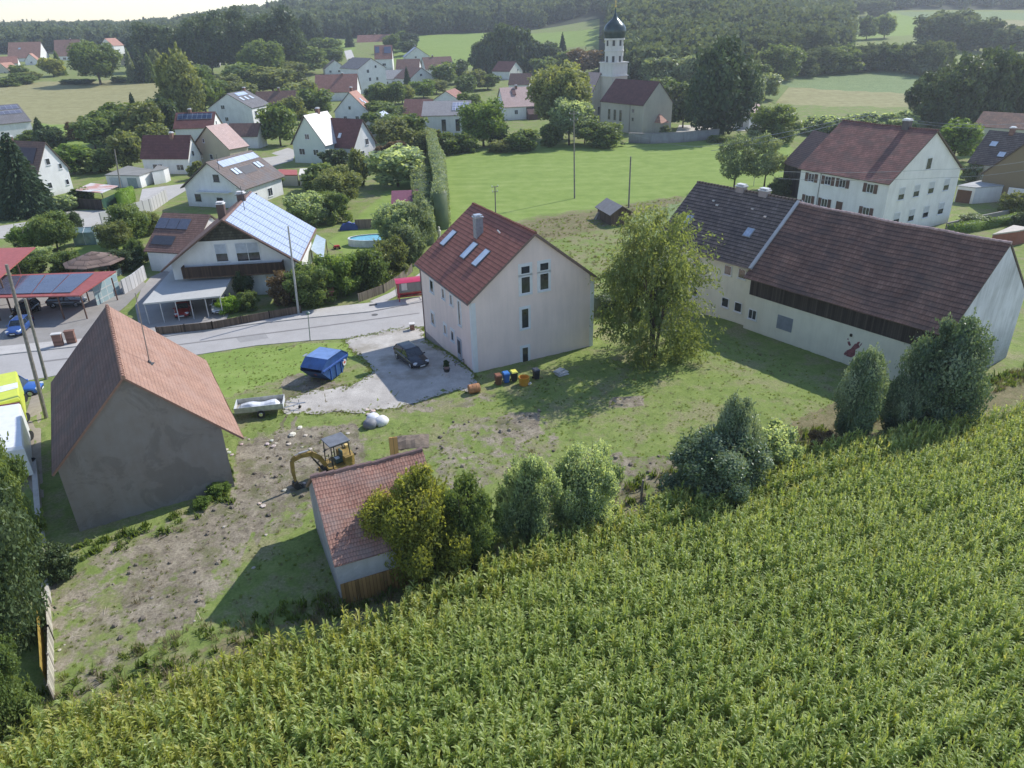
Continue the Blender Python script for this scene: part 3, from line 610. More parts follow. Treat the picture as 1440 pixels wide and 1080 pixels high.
# ---------------------------------------------------------------- buildings
class House:
    def __init__(s,key,name,label,cat,wallm,roofm,ovl=.3,ovr=.3,og=.3,th=.16,base=-1.6,group=None,walls=True,wname='wall',pitchtrim=None,uvoff=0,ogb=None,ridge=None,roofm2=None,sag=0.):
        x,y,z0,rot,w,l,he,hr=HD[key]; s.w,s.l,s.he,s.hr=w,l,he,hr; s.k=(hr-he)/(w/2); s.base=base
        s.root=empty(name,(x,y,z0),R(rot),label,cat,group); s.ovl,s.ovr,s.og=ovl,ovr,og; s.sl=math.sqrt(1+s.k**2)
        ogb=og if ogb is None else ogb
        if walls:
            b=MB(); W=w/2; Lh=l/2; t=.02; rw=he-.04; ra=hr-.04
            for yy,fl in((-Lh,0),(Lh,1)):
                P=[(-W,yy,base),(W,yy,base),(W,yy,rw),(0,yy,ra),(-W,yy,rw)]
                b.quad(P if not fl else P[::-1],0,[(p[0],p[2]) for p in (P if not fl else P[::-1])])
            for sx in(-1,1):
                P=[(sx*W,-Lh,base),(sx*W,Lh,base),(sx*W,Lh,rw),(sx*W,-Lh,rw)]; P=P if sx>0 else P[::-1]
                b.quad(P,0,[(p[1],p[2]) for p in P])
            s.wall=b.build(wname,wallm,s.root,weld=True)
        rn=-1
        for sx,ov in((-1,ovl),(1,ovr)):
            b=MB(); x1=w/2+ov; D=x1*s.sl
            def pt(d,yy,h): # d down the slope, h above
                return (sx*(d+h*s.k)/s.sl if False else sx*d/s.sl+sx*h*s.k/s.sl, yy, hr-d*s.k/s.sl+h/s.sl)
            y0,y1=-l/2-og,l/2+ogb
            top=[pt(0,y0,th),pt(D,y0,th),pt(D,y1,th),pt(0,y1,th)]; bot=[pt(0,y0,0),pt(D,y0,0),pt(D,y1,0),pt(0,y1,0)]
            top[0]=(0,y0,hr+th*s.sl); top[3]=(0,y1,hr+th*s.sl); bot[0]=(0,y0,hr); bot[3]=(0,y1,hr)
            uv=[(0,0),(0,D),(y1-y0,D),(y1-y0,0)]
            if sag:
                NU_,NV_=18,7; ph=x*.7
                def gp(i,j):
                    a_=i/NU_; c_=j/NV_; A_=Vector(top[0]).lerp(Vector(top[3]),a_); B_=Vector(top[1]).lerp(Vector(top[2]),a_); q_=A_.lerp(B_,c_)
                    q_.z-=sag*math.sin(PI*a_)*(.75-.35*c_)+sag*.28*math.sin(a_*17+ph+c_*2)*math.sin(PI*a_)**.5+(sag*.2*math.sin(a_*9+c_*5.+ph)*math.sin(PI*c_) if sx>0 else sag*.2*math.sin(a_*8+c_*6.)*math.sin(PI*c_)); return q_
                for i in range(NU_):
                    for j in range(NV_):
                        Q=[gp(i,j),gp(i,j+1),gp(i+1,j+1),gp(i+1,j)]; U_=[((y1-y0)*a_/NU_+uvoff,D*c_/NV_) for a_,c_ in((i,j),(i,j+1),(i+1,j+1),(i+1,j))]
                        if sx<0: Q,U_=Q[::-1],U_[::-1]
                        b.quad(Q,0 if sx>0 else 2,U_)
            else:
                q=top if sx>0 else top[::-1]; u=uv if sx>0 else uv[::-1]
                b.quad(q,0 if sx>0 else 2,[(a+uvoff,c) for a,c in u])
            em=1
            for i,j in((0,1),(1,2),(2,3)): 
                Q=[bot[i],bot[j],top[j],top[i]]; Q=Q if sx>0 else Q[::-1]; b.quad(Q,em)
            Q=bot[::-1] if sx>0 else bot; b.quad(Q,em)
            if sx<0: s.b0=b
            else:
                for a in('v','f','m','uv'): pass
                n=len(s.b0.v); s.b0.v+=b.v; s.b0.f+=[tuple(i+n for i in f) for f in b.f]; s.b0.m+=b.m; s.b0.uv+=b.uv
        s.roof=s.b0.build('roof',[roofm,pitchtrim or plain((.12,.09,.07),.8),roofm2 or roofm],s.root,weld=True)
        if ridge:
            b=MB(); n=int((l+2*og)/.42)
            for i in range(n):
                y0=-l/2-og+i*(l+og+ogb)/n; y1=y0+(l+og+ogb)/n+.03; zq=sag*math.sin(PI*(i+.5)/n)*.75+sag*.28*math.sin((i+.5)/n*17+x*.7)*math.sin(PI*(i+.5)/n)**.5+rnd.uniform(-.012,.012)
                b.tube((rnd.uniform(-.02,.02),y0,hr+th*s.sl-.03-zq),(0,y1,hr+th*s.sl-.05-zq),.15,.12,8)
            b.build('ridge',ridge,s.roof,smooth=False)
    def sp(s,side,y,d,h):
        sx=-1 if side=='L' else 1
        return Vector((sx*d/s.sl+sx*h*s.k/s.sl,y,s.hr-d*s.k/s.sl+h/s.sl))
    def slab(s,side,y0,y1,d0,d1,h0,h1,name,mat,parent=None,uvs=1.):
        b=MB(); P=[s.sp(side,*q) for q in((y0,d1,h0),(y1,d1,h0),(y1,d0,h0),(y0,d0,h0),(y0,d1,h1),(y1,d1,h1),(y1,d0,h1),(y0,d0,h1))]
        if side=='L': P=[P[i] for i in(1,0,3,2,5,4,7,6)]
        b.hexa(P); return b.build(name,mat,parent or s.root)
    def fm(s,face):
        W,L=s.w/2,s.l/2
        o,dx,nn={'F':((-W,-L),(1,0),(0,-1)),'R':((W,-L),(0,1),(1,0)),'L':((-W,L),(0,-1),(-1,0)),'K':((W,L),(-1,0),(0,1))}[face]
        M=Matrix(((dx[0],nn[0],0,o[0]),(dx[1],nn[1],0,o[1]),(0,0,1,0),(0,0,0,1))); return M
    def fbox(s,b,face,u0,u1,z0,z1,n0,n1,m=0):
        M=s.fm(face); P=[M@Vector(q) for q in((u0,n1,z0),(u1,n1,z0),(u1,n0,z0),(u0,n0,z0),(u0,n1,z1),(u1,n1,z1),(u1,n0,z1),(u0,n0,z1))]
        b.hexa(P,m)
    def panel(s,face,u0,u1,z0,z1,n0,n1,name,mat,parent=None):
        b=MB(); s.fbox(b,face,u0,u1,z0,z1,n0,n1); return b.build(name,mat,parent or s.root)
    def win(s,face,u0,u1,z0,z1,fr=None,pane=None,mull=1,trans=0,shut=None,sill=True,ft=.07,surround=None,name='window',half=None):
        fr=fr or WHITE; pane=pane or GLASS
        b=MB(); d0,d1=.0,.05
        if surround: s.fbox(b,face,u0-.19,u1+.19,z0-.19,z1+.19,-.02,.03,1)
        s.fbox(b,face,u0,u0+ft,z0,z1,.0,.07); s.fbox(b,face,u1-ft,u1,z0,z1,.0,.07); s.fbox(b,face,u0+ft,u1-ft,z0,z0+ft,.0,.068); s.fbox(b,face,u0+ft,u1-ft,z1-ft,z1,.0,.068)
        for i in range(mull): 
            c=u0+(u1-u0)*(i+1)/(mull+1); s.fbox(b,face,c-.03,c+.03,z0+ft,z1-ft,.0,.066)
        if trans: c=z0+(z1-z0)*trans; s.fbox(b,face,u0+ft,u1-ft,c-.04,c+.04,.0,.0665)
        f=b.build(name,[fr,surround or fr],s.root)
        s.panel(face,u0+ft,u1-ft,z0+ft,z1-ft,.0,.04,'pane',pane,f)
        if half: s.panel(face,u0+ft,u1-ft,z0+(z1-z0)*.45,z1-ft,.041,.06,'roller_blind',half,f)
        if sill: s.panel(face,u0-.08,u1+.08,z0-.09,z0-.01,.0,.16,'sill',fr,f)
        if shut:
            wdt=(u1-u0)*.5
            s.panel(face,u0-wdt-.03,u0-.03,z0,z1,.02,.09,'shutter',shut,f); s.panel(face,u1+.03,u1+wdt+.03,z0,z1,.02,.09,'shutter',shut,f)
        return f
    def skylight(s,side,y,d,w=.8,h=1.3,fr=None,pane=None,th=.16):
        f=s.slab(side,y-w/2-.07,y+w/2+.07,d-h/2-.07,d+h/2+.07,th-.02,th+.1,'skylight',fr or DGREY)
        s.slab(side,y-w/2,y+w/2,d-h/2,d+h/2,th+.1,th+.13,'pane',pane or SKYGL,f); return f
    def chimney(s,y,d=0.,side='L',w=.7,l=.7,up=1.2,mat=None,cap=None,capname='cap',drop=1.2):
        c=s.sp(side,y,d,0); b=MB(); z1=max(c.z,s.hr-.0)+up if d<.5 else c.z+up
        b.box((c.x,c.y,(c.z-drop+z1)/2),(w,l,z1-c.z+drop)); o=b.build('chimney',mat or BRICK,s.root)
        b=MB(); b.box((c.x,c.y,z1+.05),(w+.16,l+.16,.1)); b.box((c.x,c.y,z1+.25),(w*.95,l*.95,.06)); 
        for i,j in((-1,-1),(1,-1),(1,1),(-1,1)): b.box((c.x+i*w*.38,c.y+j*l*.38,z1+.16),(.06,.06,.13))
        b.build(capname,cap or LEAD,o); return o
WHITE=plain((.72,.73,.74),.5,var=.05); GLASS=glass(); DGREY=plain((.07,.075,.08),.5); BRICK=planks((.23,.13,.1),.09,'y',.3); LEAD=plain((.5,.51,.53),.35,.6,var=.1)
SKYGL=plain((.62,.68,.76),.12,var=.1,spec=1.); SKYGL2=plain((.36,.44,.55),.12,var=.2,scale=4,spec=1.)
BLUEGL=plain((.2,.33,.5),.1,var=.15,spec=1.)
T_PINK=tiles((.27,.105,.08),(.33,.135,.1),.42,.3,contrast=.35,stripe=.45)
T_BARN=tiles((.35,.2,.145),(.43,.26,.19),.3,.18,patch=(.38,.25,.2),patchamt=.6,contrast=.4,stripe=.12)
T_BARND=tiles((.17,.1,.085),(.22,.13,.11),.3,.18,patch=(.11,.085,.08),patchamt=.8,contrast=.6,stripe=.2)  # left slope: older, darker tiles, with the slope's shade also put into the colour
T_SHED=tiles((.33,.165,.125),(.41,.235,.18),.24,.17,patch=(.27,.21,.19),patchamt=.7,contrast=.5,stripe=.22)
T_LONG=tiles((.2,.105,.075),(.265,.15,.11),.46,.26,patch=(.1,.07,.06),patchamt=.85,contrast=.7,stripe=.55)
T_DARK=tiles((.15,.115,.095),(.22,.17,.145),.42,.3,patch=(.07,.06,.06),patchamt=.6,contrast=.5,stripe=.8)
T_FARM=tiles((.22,.1,.082),(.29,.14,.115),.38,.26,patch=(.12,.08,.07),patchamt=.8,contrast=.8,stripe=.4)
T_BROWN=tiles((.19,.11,.09),(.25,.15,.12),.36,.28,patch=(.14,.1,.09),contrast=.4)
T_DRED=tiles((.17,.07,.065),(.21,.09,.08),.36,.28,patch=(.1,.04,.04),contrast=.4)
T_RED=tiles((.34,.16,.13),(.41,.22,.17),.36,.28,patch=(.28,.13,.1),contrast=.4)
T_ORANGE=tiles((.46,.24,.18),(.54,.3,.23),.36,.28,patch=(.4,.22,.16),contrast=.3)
T_SALMON=tiles((.56,.4,.36),(.62,.46,.41),.36,.28,patch=(.5,.34,.28),contrast=.25,stripe=.15)
T_GREY=tiles((.17,.17,.18),(.22,.21,.22),.36,.28,patch=(.13,.12,.12),contrast=.35)
T_PALE=tiles((.66,.62,.6),(.72,.68,.66),.36,.28,contrast=.15,stripe=.1,rough=.4)  # pale, low-contrast tiles
P_PINK=plaster((.85,.7,.64),(.3,.26,.25),amt=.3,base=.6,scale=.35); P_WHITE=plaster((.82,.81,.79),amt=.24); P_WHITE2=plaster((.76,.76,.75),amt=.25); P_CREAM=plaster((.6,.57,.47),amt=.2); P_YELLOW=plaster((.74,.72,.6),(.3,.28,.22),amt=.3,base=.8)
P_GREY=plaster((.48,.47,.47),(.16,.15,.14),.55,.8,patch=.3); P_BARN=plaster((.26,.225,.195),(.33,.31,.29),.6,1.4,patch=.35); P_TAN=plaster((.5,.44,.32),amt=.2); P_CHURCH=plaster((.6,.56,.48),amt=.25,scale=.3)
P_OLDWHITE=plaster((.74,.75,.77),(.16,.17,.15),.75,.35,base=4.5); P_GREEN=plaster((.62,.68,.62),amt=.12)
W_DARK=planks((.06,.05,.045),.2,'x',.5); W_BROWN=planks((.16,.1,.065),.16); W_GREY=planks((.26,.23,.2),.16); W_OCHRE=planks((.34,.2,.08),.2)
ASPH=surf((.36,.345,.33),(.45,.435,.42),.4,bump=.2); PAVE=surf((.42,.4,.38),(.55,.53,.5),.9); GRAV=surf((.34,.315,.285),(.6,.57,.52),.45,bump=.9,stain=(.3,.27,.22)); CONC=surf((.3,.29,.27),(.42,.4,.37),.4,bump=.3); KERB=plain((.38,.37,.35),.9,var=.2)
TYRE=plain((.02,.02,.022),.8); CHROME=plain((.6,.61,.63),.25,.9,var=.05); BLACKP=plain((.025,.026,.028),.4)
def housebits():
    # ---- the pink house in the middle
    h=House('pink','pink_house','tall pink rendered house with a red tiled roof, white corner bands and grey chimney','house',P_PINK,T_PINK,.35,.4,.3,.2,ridge=T_PINK,pitchtrim=plain((.2,.14,.12),.7))
    for z in((7.5,9.2),(9.35,10.2)):
        for u in(4.98,6.92): h.win('F',u,u+1.05,z[0],z[1],mull=0,sill=(z[0]<8),surround=WHITE,ft=.1)
    h.win('F',4.98,5.8,4.1,6.1,mull=0,surround=WHITE); h.win('F',4.98,5.7,.4,2.2,mull=0,surround=WHITE)
    for u0,u1,a,b in((2.9,3.85,5.6,6.9),(6.2,6.9,5.9,6.95),(8.3,8.9,5.9,6.95),(10.25,10.8,4.5,6.95),(2.5,3.4,2.0,3.25),(6.1,6.75,2.1,3.15),(8.0,8.7,2.1,3.2)): h.win('L',u0,u1,a,b,mull=0,surround=WHITE)
    d=h.panel('L',9.55,10.55,.3,3.0,.0,.08,'door',plain((.42,.45,.5),.4)); h.panel('L',9.7,10.4,1.4,2.8,.08,.1,'pane',GLASS,d); h.panel('L',10.35,10.42,1.2,1.5,.1,.16,'handle',CHROME,d)
    b=MB(); M=h.fm('L')
    for i in range(3): h.fbox(b,'L',9.0-.3*i,11.2+.0*i,-.3,.25-.18*i,.0,1.0+.32*i)
    b.build('steps',CONC,h.root)
    b=MB(); M=h.fm('L'); q=[M@Vector(v) for v in((11.1,1.0,-.2),(11.1,1.0,.95),(11.1,.1,1.25),(11.1,.1,.2))]; b.path(q,.03,6); b.build('handrail',DGREY,h.root)
    for f,u0,u1 in(('F',0,.42),('F',h.w-.42,h.w),('L',h.l-.34,h.l),('R',0,.34)): h.panel(f,u0,u1,-.6,h.he-.3,.0,.03,'corner_band',WHITE)
    b=MB(); h.fbox(b,'F',0,h.w,-1,.25,.001,.025); h.fbox(b,'L',0,h.l,-1,.25,.001,.025); b.build('plinth',plaster((.4,.36,.36),amt=.4),h.root)
    dn=lambda z:(h.hr-z)/h.k*h.sl
    for y in(5.2,-.1,-2.9): h.skylight('L',y,dn(10.15),.95,1.9,fr=plain((.12,.13,.14),.4),pane=SKYGL,th=.2)
    h.chimney(.9,dn(11.2),'L',.75,.75,1.95,plain((.27,.27,.29),.6,var=.2,scale=5),capname='cap')
    b=MB(); b.tube(h.sp('L',-2.1,dn(12.0),.15),h.sp('L',-2.1,dn(12.0),.6),.07); b.build('vent_pipe',WHITE,h.root)
    for sd,ex in(('L',.35),('R',.4)):
        b=MB(); p0=h.sp(sd,-h.l/2-.3,(h.w/2+ex)*h.sl+.06,.05); p1=h.sp(sd,h.l/2+.3,(h.w/2+ex)*h.sl+.06,.05); b.tube(p0,p1,.08,.08,8); b.build('gutter',plain((.2,.15,.14),.5),h.root)
    b=MB(); q=h.sp('L',h.l/2-.2,(h.w/2+.35)*h.sl,0); b.tube(q,(-h.w/2-.07,h.l/2-.2,q.z-.4),.05); b.tube((-h.w/2-.07,h.l/2-.2,q.z-.4),(-h.w/2-.07,h.l/2-.2,-.5),.05); b.build('downpipe',plain((.16,.12,.12),.5),h.root)
    # ---- old brick-red barn at the left
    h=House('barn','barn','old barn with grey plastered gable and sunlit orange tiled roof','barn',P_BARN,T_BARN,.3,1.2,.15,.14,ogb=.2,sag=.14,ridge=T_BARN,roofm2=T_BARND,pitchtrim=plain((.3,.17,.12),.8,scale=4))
    b=MB(); 
    for i in range(3): b.box((2.2+i*.5,-h.l/2-.35+.1*i,.05),(1.9-.3*i,.12,.06),rz=.02*i)
    b.build('ledge_board',plain((.4,.4,.38),.8),h.root)
    b=MB(); b.tube((-1.2,-2.,h.hr-1.5),(-1.2,-2.,h.hr+3.7),.04,.03); b.box((-1.2,-2,h.hr-.6),(.5,.5,.08)); 
    # ---- shed with red tiles
    h=House('shed','shed','small grey plastered shed with weathered red tiles, behind the yellowing bush','shed',P_GREY,T_SHED,.35,.35,.15,.12,sag=.1,ridge=plain((.2,.13,.12),.9,scale=5),pitchtrim=plain((.25,.16,.12),.8,scale=5))
    h.panel('L',.05,h.l-.3,-.9,1.5,.005,.09,'board_cladding',W_OCHRE)
    b=MB(); h.fbox(b,'L',3.6,4.6,1.6,2.5,.0,.05); b.build('opening',plain((.02,.02,.02),.9),h.root)
    # ---- the long farm building: barn half and dwelling half
    h=House('long','long_barn','long cream barn with dark red-brown roof, timber band and white end gable','barn',P_YELLOW,T_LONG,.9,.6,.1,.16,ogb=-.02,sag=.16,ridge=plain((.42,.3,.28),.8,scale=4,var=.35))
    h.panel('F',.01,h.w-.01,-1.2,h.he-.2,.0,.04,'end_wall',P_OLDWHITE)
    b=MB(); M=h.fm('F'); W=h.w
    P=[(0,h.he-.2),(W,h.he-.2),(W,h.he-.06),(W/2,h.hr-.06),(0,h.he-.06)]
    b.quad([M@Vector((u,.04,z)) for u,z in P]); b.build('gable',P_OLDWHITE,h.root)
    b=MB(); h.fbox(b,'L',.3,h.l-.3,4.0,5.45,.0,.09); b.build('timber_band',W_DARK,h.root)
    h.win('L',.45,1.45,1.45,2.5,mull=1); 
    b=MB(); h.fbox(b,'L',3.9,5.6,1.45,2.85,.0,.07); b.build('boarded_window',plain((.2,.23,.27),.6),h.root)
    b=MB(); h.fbox(b,'L',11.55,11.75,3.0,3.25,.0,.12); b.build('wall_lamp',BLACKP,h.root)
    # painted red emblem: a rearing beast inside ragged strokes
    b=MB(); g=random.Random(4)
    def blob(pts,off):
        M=h.fm('L'); b.quad([M@Vector((u,off,z)) for u,z in pts])
    U=11.3; Zb=1.0
    blob([(U+.25,Zb),(U+.75,Zb+.02),(U+1.05,Zb+.35),(U+1.0,Zb+.9),(U+.55,Zb+.85),(U+.15,Zb+.5)],.012)
    blob([(U+.55,Zb+.85),(U+1.0,Zb+.9),(U+1.35,Zb+1.25),(U+1.2,Zb+1.5),(U+.85,Zb+1.45)],.014)
    blob([(U+.95,Zb+1.45),(U+1.2,Zb+1.5),(U+1.3,Zb+1.78),(U+1.08,Zb+1.7)],.016)
    blob([(U+.1,Zb+1.4),(U+.3,Zb+1.5),(U+.5,Zb+1.2),(U+.42,Zb+1.05),(U+.22,Zb+1.15)],.015)
    blob([(U-.02,Zb+.1),(U+.1,Zb+.45),(U+.25,Zb+.2),(U+.15,Zb)],.013)
    blob([(U+.02,Zb+1.62),(U+.12,Zb+1.78),(U+.2,Zb+1.55)],.013)
    blob([(U+1.25,Zb+1.2),(U+1.45,Zb+1.5),(U+1.5,Zb+1.75),(U+1.38,Zb+1.6)],.018)
    b.build('painted_emblem',plain((.22,.075,.085),.85,var=.35,scale=4),h.root)
    h=House('yellow','yellow_farmhouse','pale yellow dwelling with striped dark roof and two chimneys, joined to the long barn','house',P_YELLOW,T_DARK,.6,.6,.15,.16,ogb=.3,ridge=T_DARK)
    b=MB(); 
    for sd in('L','R'):
        P=[h.sp(sd,*q) for q in((-h.l/2-.2,(h.w/2+.7)*h.sl,-.05),(-h.l/2+.14,(h.w/2+.7)*h.sl,-.05),(-h.l/2+.14,0,-.05),(-h.l/2-.2,0,-.05),(-h.l/2-.2,(h.w/2+.7)*h.sl,.34),(-h.l/2+.14,(h.w/2+.7)*h.sl,.34),(-h.l/2+.14,0,.34),(-h.l/2-.2,0,.34))]
        if sd=='L': P=[P[i] for i in(1,0,3,2,5,4,7,6)]
        b.hexa(P)
    b.build('parapet',plaster((.5,.5,.5),amt=.4),h.root)
    for u,z in((9.4,5.3),(11.2,5.35),(9.5,1.75),(11.2,1.7),(5.2,5.3),(5.2,1.8),(2.,5.3)): h.win('L',u,u+.95,z-.05,z+1.0,mull=0)
    dn=lambda z:(h.hr-z)/h.k*h.sl
    for y,z in((4.4,9.2),(-3.7,9.3)): h.skylight('L',y,dn(z),.8,1.0,pane=SKYGL2,fr=plain((.3,.31,.32),.5))
    for y in(.7,-2.3): h.chimney(y,0,'L',.7,1.0,.55,plain((.3,.26,.25),.8),cap=plain((.6,.6,.6),.5))
    for y,z in((3.,11.2),(2.2,10.9),(-2.2,11.2),(-4.2,10.8)):
        b=MB(); p=h.sp('L',y,dn(z),.16); b.box(p,(.25,.3,.14)); b.build('vent_tile',LEAD,h.root)
    b=MB(); b.tube((-h.w/2-.06,-h.l/2+.15,h.he-.3),(-h.w/2-.06,-h.l/2+.15,-.4),.05); b.build('downpipe',plain((.45,.45,.42),.5),h.root)
    b=MB(); b.tube(h.sp('L',-h.l/2,(h.w/2+.6)*h.sl+.06,.04),h.sp('L',h.l/2+.3,(h.w/2+.6)*h.sl+.06,.04),.08); b.build('gutter',plain((.25,.2,.18),.5),h.root)
    # ---- white farmhouse behind
    h=House('farm','farmhouse','big white farmhouse with brown shutters, mottled red roof and arched attic window','house',P_WHITE,T_FARM,.5,.5,.3,.18,sag=.12,ridge=T_FARM)
    blind=plain((.5,.52,.55),.6)
    for z in((5.45,7.3),(1.75,3.6)):
        for u in(2.6,6.25,9.9,13.8): h.win('F',u,u+1.5,z[0],z[1],mull=0,half=blind)
    h.win('F',8.0,9.3,9.3,11.0,mull=0)
    b=MB(); h.fbox(b,'F',8.2,9.1,11.0,11.25,.0,.07); b.build('window_arch',WHITE,h.root)
    SH=plain((.1,.05,.04),.6)
    for z in((6.45,7.75),(3.0,4.3)):
        for u in(1.6,4.75,7.4,12.2): 
            if z[0]<5 and u==7.4: h.win('L',7.5,8.6,2.9,4.3,fr=SH,pane=SH,mull=0)
            else: h.win('L',u,u+1.15,z[0],z[1],mull=1,shut=SH)
    h.chimney(-3.1,.0,'L',1.,1.,1.1,plain((.1,.09,.09),.7),cap=plain((.75,.75,.75),.4))
    b=MB(); b.tube((-h.w/2-.06,h.l/2-3.9,h.he-.4),(-h.w/2-.06,h.l/2-3.9,-.4),.06); b.build('downpipe',plain((.3,.3,.3),.5),h.root)
    h=House('timberbarn','timber_barn','dark wooden barn with plain red roof beside the white farmhouse','barn',W_DARK,T_BROWN,.3,.3,.2)
    # ---- solar house
    h=House('solar','chalet_house','broad white chalet house with timber balcony and roof slope full of solar panels','house',P_WHITE,T_BROWN,.9,.9,1.4,.2,ogb=.5,pitchtrim=plain((.12,.07,.05),.7))
    b=MB(); h.fbox(b,'F',1.4,13.6,3.15,4.45,1.05,1.17); h.fbox(b,'F',1.4,1.5,3.15,4.45,.0,1.05); h.fbox(b,'F',13.5,13.6,3.15,4.45,.0,1.05); o=b.build('balcony',planks((.07,.045,.032),.18,'x',.4),h.root)
    h.panel('F',1.4,13.6,2.98,3.13,.0,1.17,'balcony_floor',W_BROWN,o)
    # tiled upper gable triangle
    b=MB(); M=h.fm('F'); z=7.3; xh=(h.hr-z)/h.k; P=[(h.w/2-xh,z),(h.w/2+xh,z),(h.w/2,h.hr-.03)]; b.quad([M@Vector((u,.06,q)) for u,q in P],0,[(u,q) for u,q in P]); b.build('gable_cladding',tiles((.05,.05,.04),(.1,.1,.08),.35,.35,contrast=.4),h.root)
    BL=plain((.42,.46,.52),.5)
    h.win('F',5.5,7.0,4.6,6.9,mull=0,half=BL); h.win('F',8.0,10.9,4.5,6.9,mull=1,half=BL)
    h.win('F',7.6,8.9,1.3,2.8,fr=DGREY,mull=0); h.win('F',11.0,12.6,1.2,2.8,mull=1,half=blind); h.win('F',3.2,4.6,.3,2.4,fr=DGREY,mull=0)
    dn=lambda z:(h.hr-z)/h.k*h.sl
    PV=solar((.3,.35,.46),(.66,.69,.74),.9,.34,.3,.02)  # light base colour paints the sky's reflection into the panels
    D1=(h.w/2+.8)*h.sl; ys=np.linspace(-h.l/2-1.2,h.l/2+.2,7)
    for i in range(6): h.slab('R',ys[i]+.08,ys[i+1]-.1,.25,D1-.1,.22,.3,'solar_panel',PV)
    h.chimney(2.5,.0,'L',1.0,.8,1.0,plain((.12,.08,.07),.8),cap=plain((.7,.68,.66),.6)); h.chimney(-5.2,1.0,'L',.9,.8,1.9,plain((.12,.08,.07),.8),cap=plain((.7,.68,.66),.6))
    b=MB(); p=h.sp('R',-1.5,1.2,.2); b.tube(p,p+Vector((0,0,3.2)),.04); 
    for i in range(5): b.tube(p+Vector((-.9+.1*i,-.3+.2*i,2.1+.0*i)),p+Vector((.3+.1*i,.3+.2*i,2.1)),.02)
    b.tube(p+Vector((-.6,0,3.)),p+Vector((.8,.3,2.4)),.025); b.build('antenna',DGREY,h.root)
    h=House('solarwing','house_wing','low brown-tiled house wing with two rows of collectors, left of the chalet','house',P_WHITE,T_BROWN,.3,.3,.3)
    pv=solar((.05,.06,.09),(.3,.32,.36),2.,2.,.12,.05)
    for i in range(3): h.slab('L',-1.4+1.8*i,.3+1.8*i,.95*1,2.8,.2,.3,'solar_panel',plain((.1,.11,.15),.15,spec=1.))
    h.slab('L',-.2,3.3,4.1,5.6,.2,.28,'solar_panel',plain((.06,.065,.08),.3))
    h.win('L',6.0,7.2,.8,2.2,mull=0)
    # ---- grey solar house
    h=House('greysolar','house','grey-white gabled house with brown and slate roof and pairs of roof windows','house',P_WHITE2,tiles((.19,.15,.13),(.23,.18,.16),.36,.28,patch=(.17,.17,.18),patchamt=.8,contrast=.3),.6,.6,.6,pitchtrim=plain((.1,.08,.07),.7))
    h.slab('R',-4.9,6.7,.6,2.2,.2,.28,'solar_panel',solar((.42,.48,.6),(.7,.75,.8),.8,1.7,.3,.03))
    for y in(-3.6,-2.6,3.6,4.6): h.skylight('R',y,3.9,.75,1.6)
    h.slab('R',-1.8,2.2,3.2,5.2,.17,.2,'dark_panel',plain((.06,.06,.065),.5))
    for u,z in((1.9,1.1),(6.9,4.9),(6.8,.6)): h.win('F',u,u+1.3,z,z+1.3,mull=0,fr=DGREY)
    b=MB(); h.fbox(b,'F',3.,10.5,3.0,3.12,.0,1.2); b.build('balcony_slab',P_WHITE2,h.root)
    b=MB(); b.tube(h.sp('R',-6.3,2.4,.1),h.sp('R',-6.3,2.4,.1)+Vector((0,0,2.8)),.05); b.build('antenna',DGREY,h.root)
    h.win('R',8,9.5,.6,2.2); h.win('R',3,4.5,.6,2.2)
    # ---- other houses in the middle distance
    def simple(key,label,wall,roof,wins=(),cat='house',name='house',chim=(),sky=(),ov=(.3,.3,.3),pv=(),grp=None,doors=()):
        h=House(key,name,label,cat,wall,roof,ov[0],ov[1],ov[2],group=grp)
        for f,u,z,a,b_ in wins: h.win(f,h.w*u if f in'FK' else h.l*u,(h.w*u if f in'FK' else h.l*u)+a,z,z+b_,mull=0 if a<1.2 else 1)
        for f,u,a,b_ in doors: h.panel(f,(h.w if f in'FK' else h.l)*u,(h.w if f in'FK' else h.l)*u+a,-.5,b_,.0,.06,'door',WHITE)
        for c in chim: h.chimney(c[0]*h.l/2,c[1] if len(c)>1 else 0,'L',.8,.8,1.0 if len(c)<3 else c[2],cap=plain((.75,.75,.76),.4))
        for sd,y,d,w_,hh in sky: h.skylight(sd,y*h.l/2,d,w_,hh)
        for sd,y0,y1,d0,d1,m in pv: h.slab(sd,y0*h.l/2,y1*h.l/2,d0,d1,.2,.3,'solar_panel',m)
        return h
    PVD=solar((.03,.05,.1),(.4,.45,.5),1.4,1.6,.12,.04)
    g=simple('cream','tall ochre gabled house with pale pink sheet-like roof','' or P_TAN,T_SALMON,[('F',.12,1.8,1.1,1.2),('F',.42,1.8,1.1,1.2),('F',.3,5.6,.7,.9),('F',.82,1.,.8,1.)])
    simple('creamgar','white garage with brown hipped-looking roof behind the ochre house',P_WHITE,T_BROWN,[],'garage','garage',doors=[('F',.15,1.5,2.2),('F',.55,1.5,2.2)])
    simple('darksolar','house whose dark red roof carries a row of black solar panels',P_WHITE,T_DRED,[('F',.4,4.8,.8,1.),('F',.4,1.6,1.,1.2)],pv=[('L',-.9,.9,.5,2.6,PVD)],chim=[(.3,)])
    h=simple('skyl','white house with three bright skylights and a blue-grey roof slope',P_WHITE2,T_GREY,[('F',.3,5.8,1.4,1.3),('F',.35,2.,1.2,1.3),('R',.12,3.2,1.6,1.8),('R',.55,3.2,1.6,1.8),('R',.3,.4,1.3,1.6)],sky=[('R',-.6,4.,1.3,1.8),('R',-.1,4.,1.3,1.8),('R',.4,4.,1.3,1.8)],pv=[('R',-.5,.55,.6,2.3,solar((.4,.48,.62),(.7,.75,.82),1,1,.25,.04))],chim=[(.8,)])
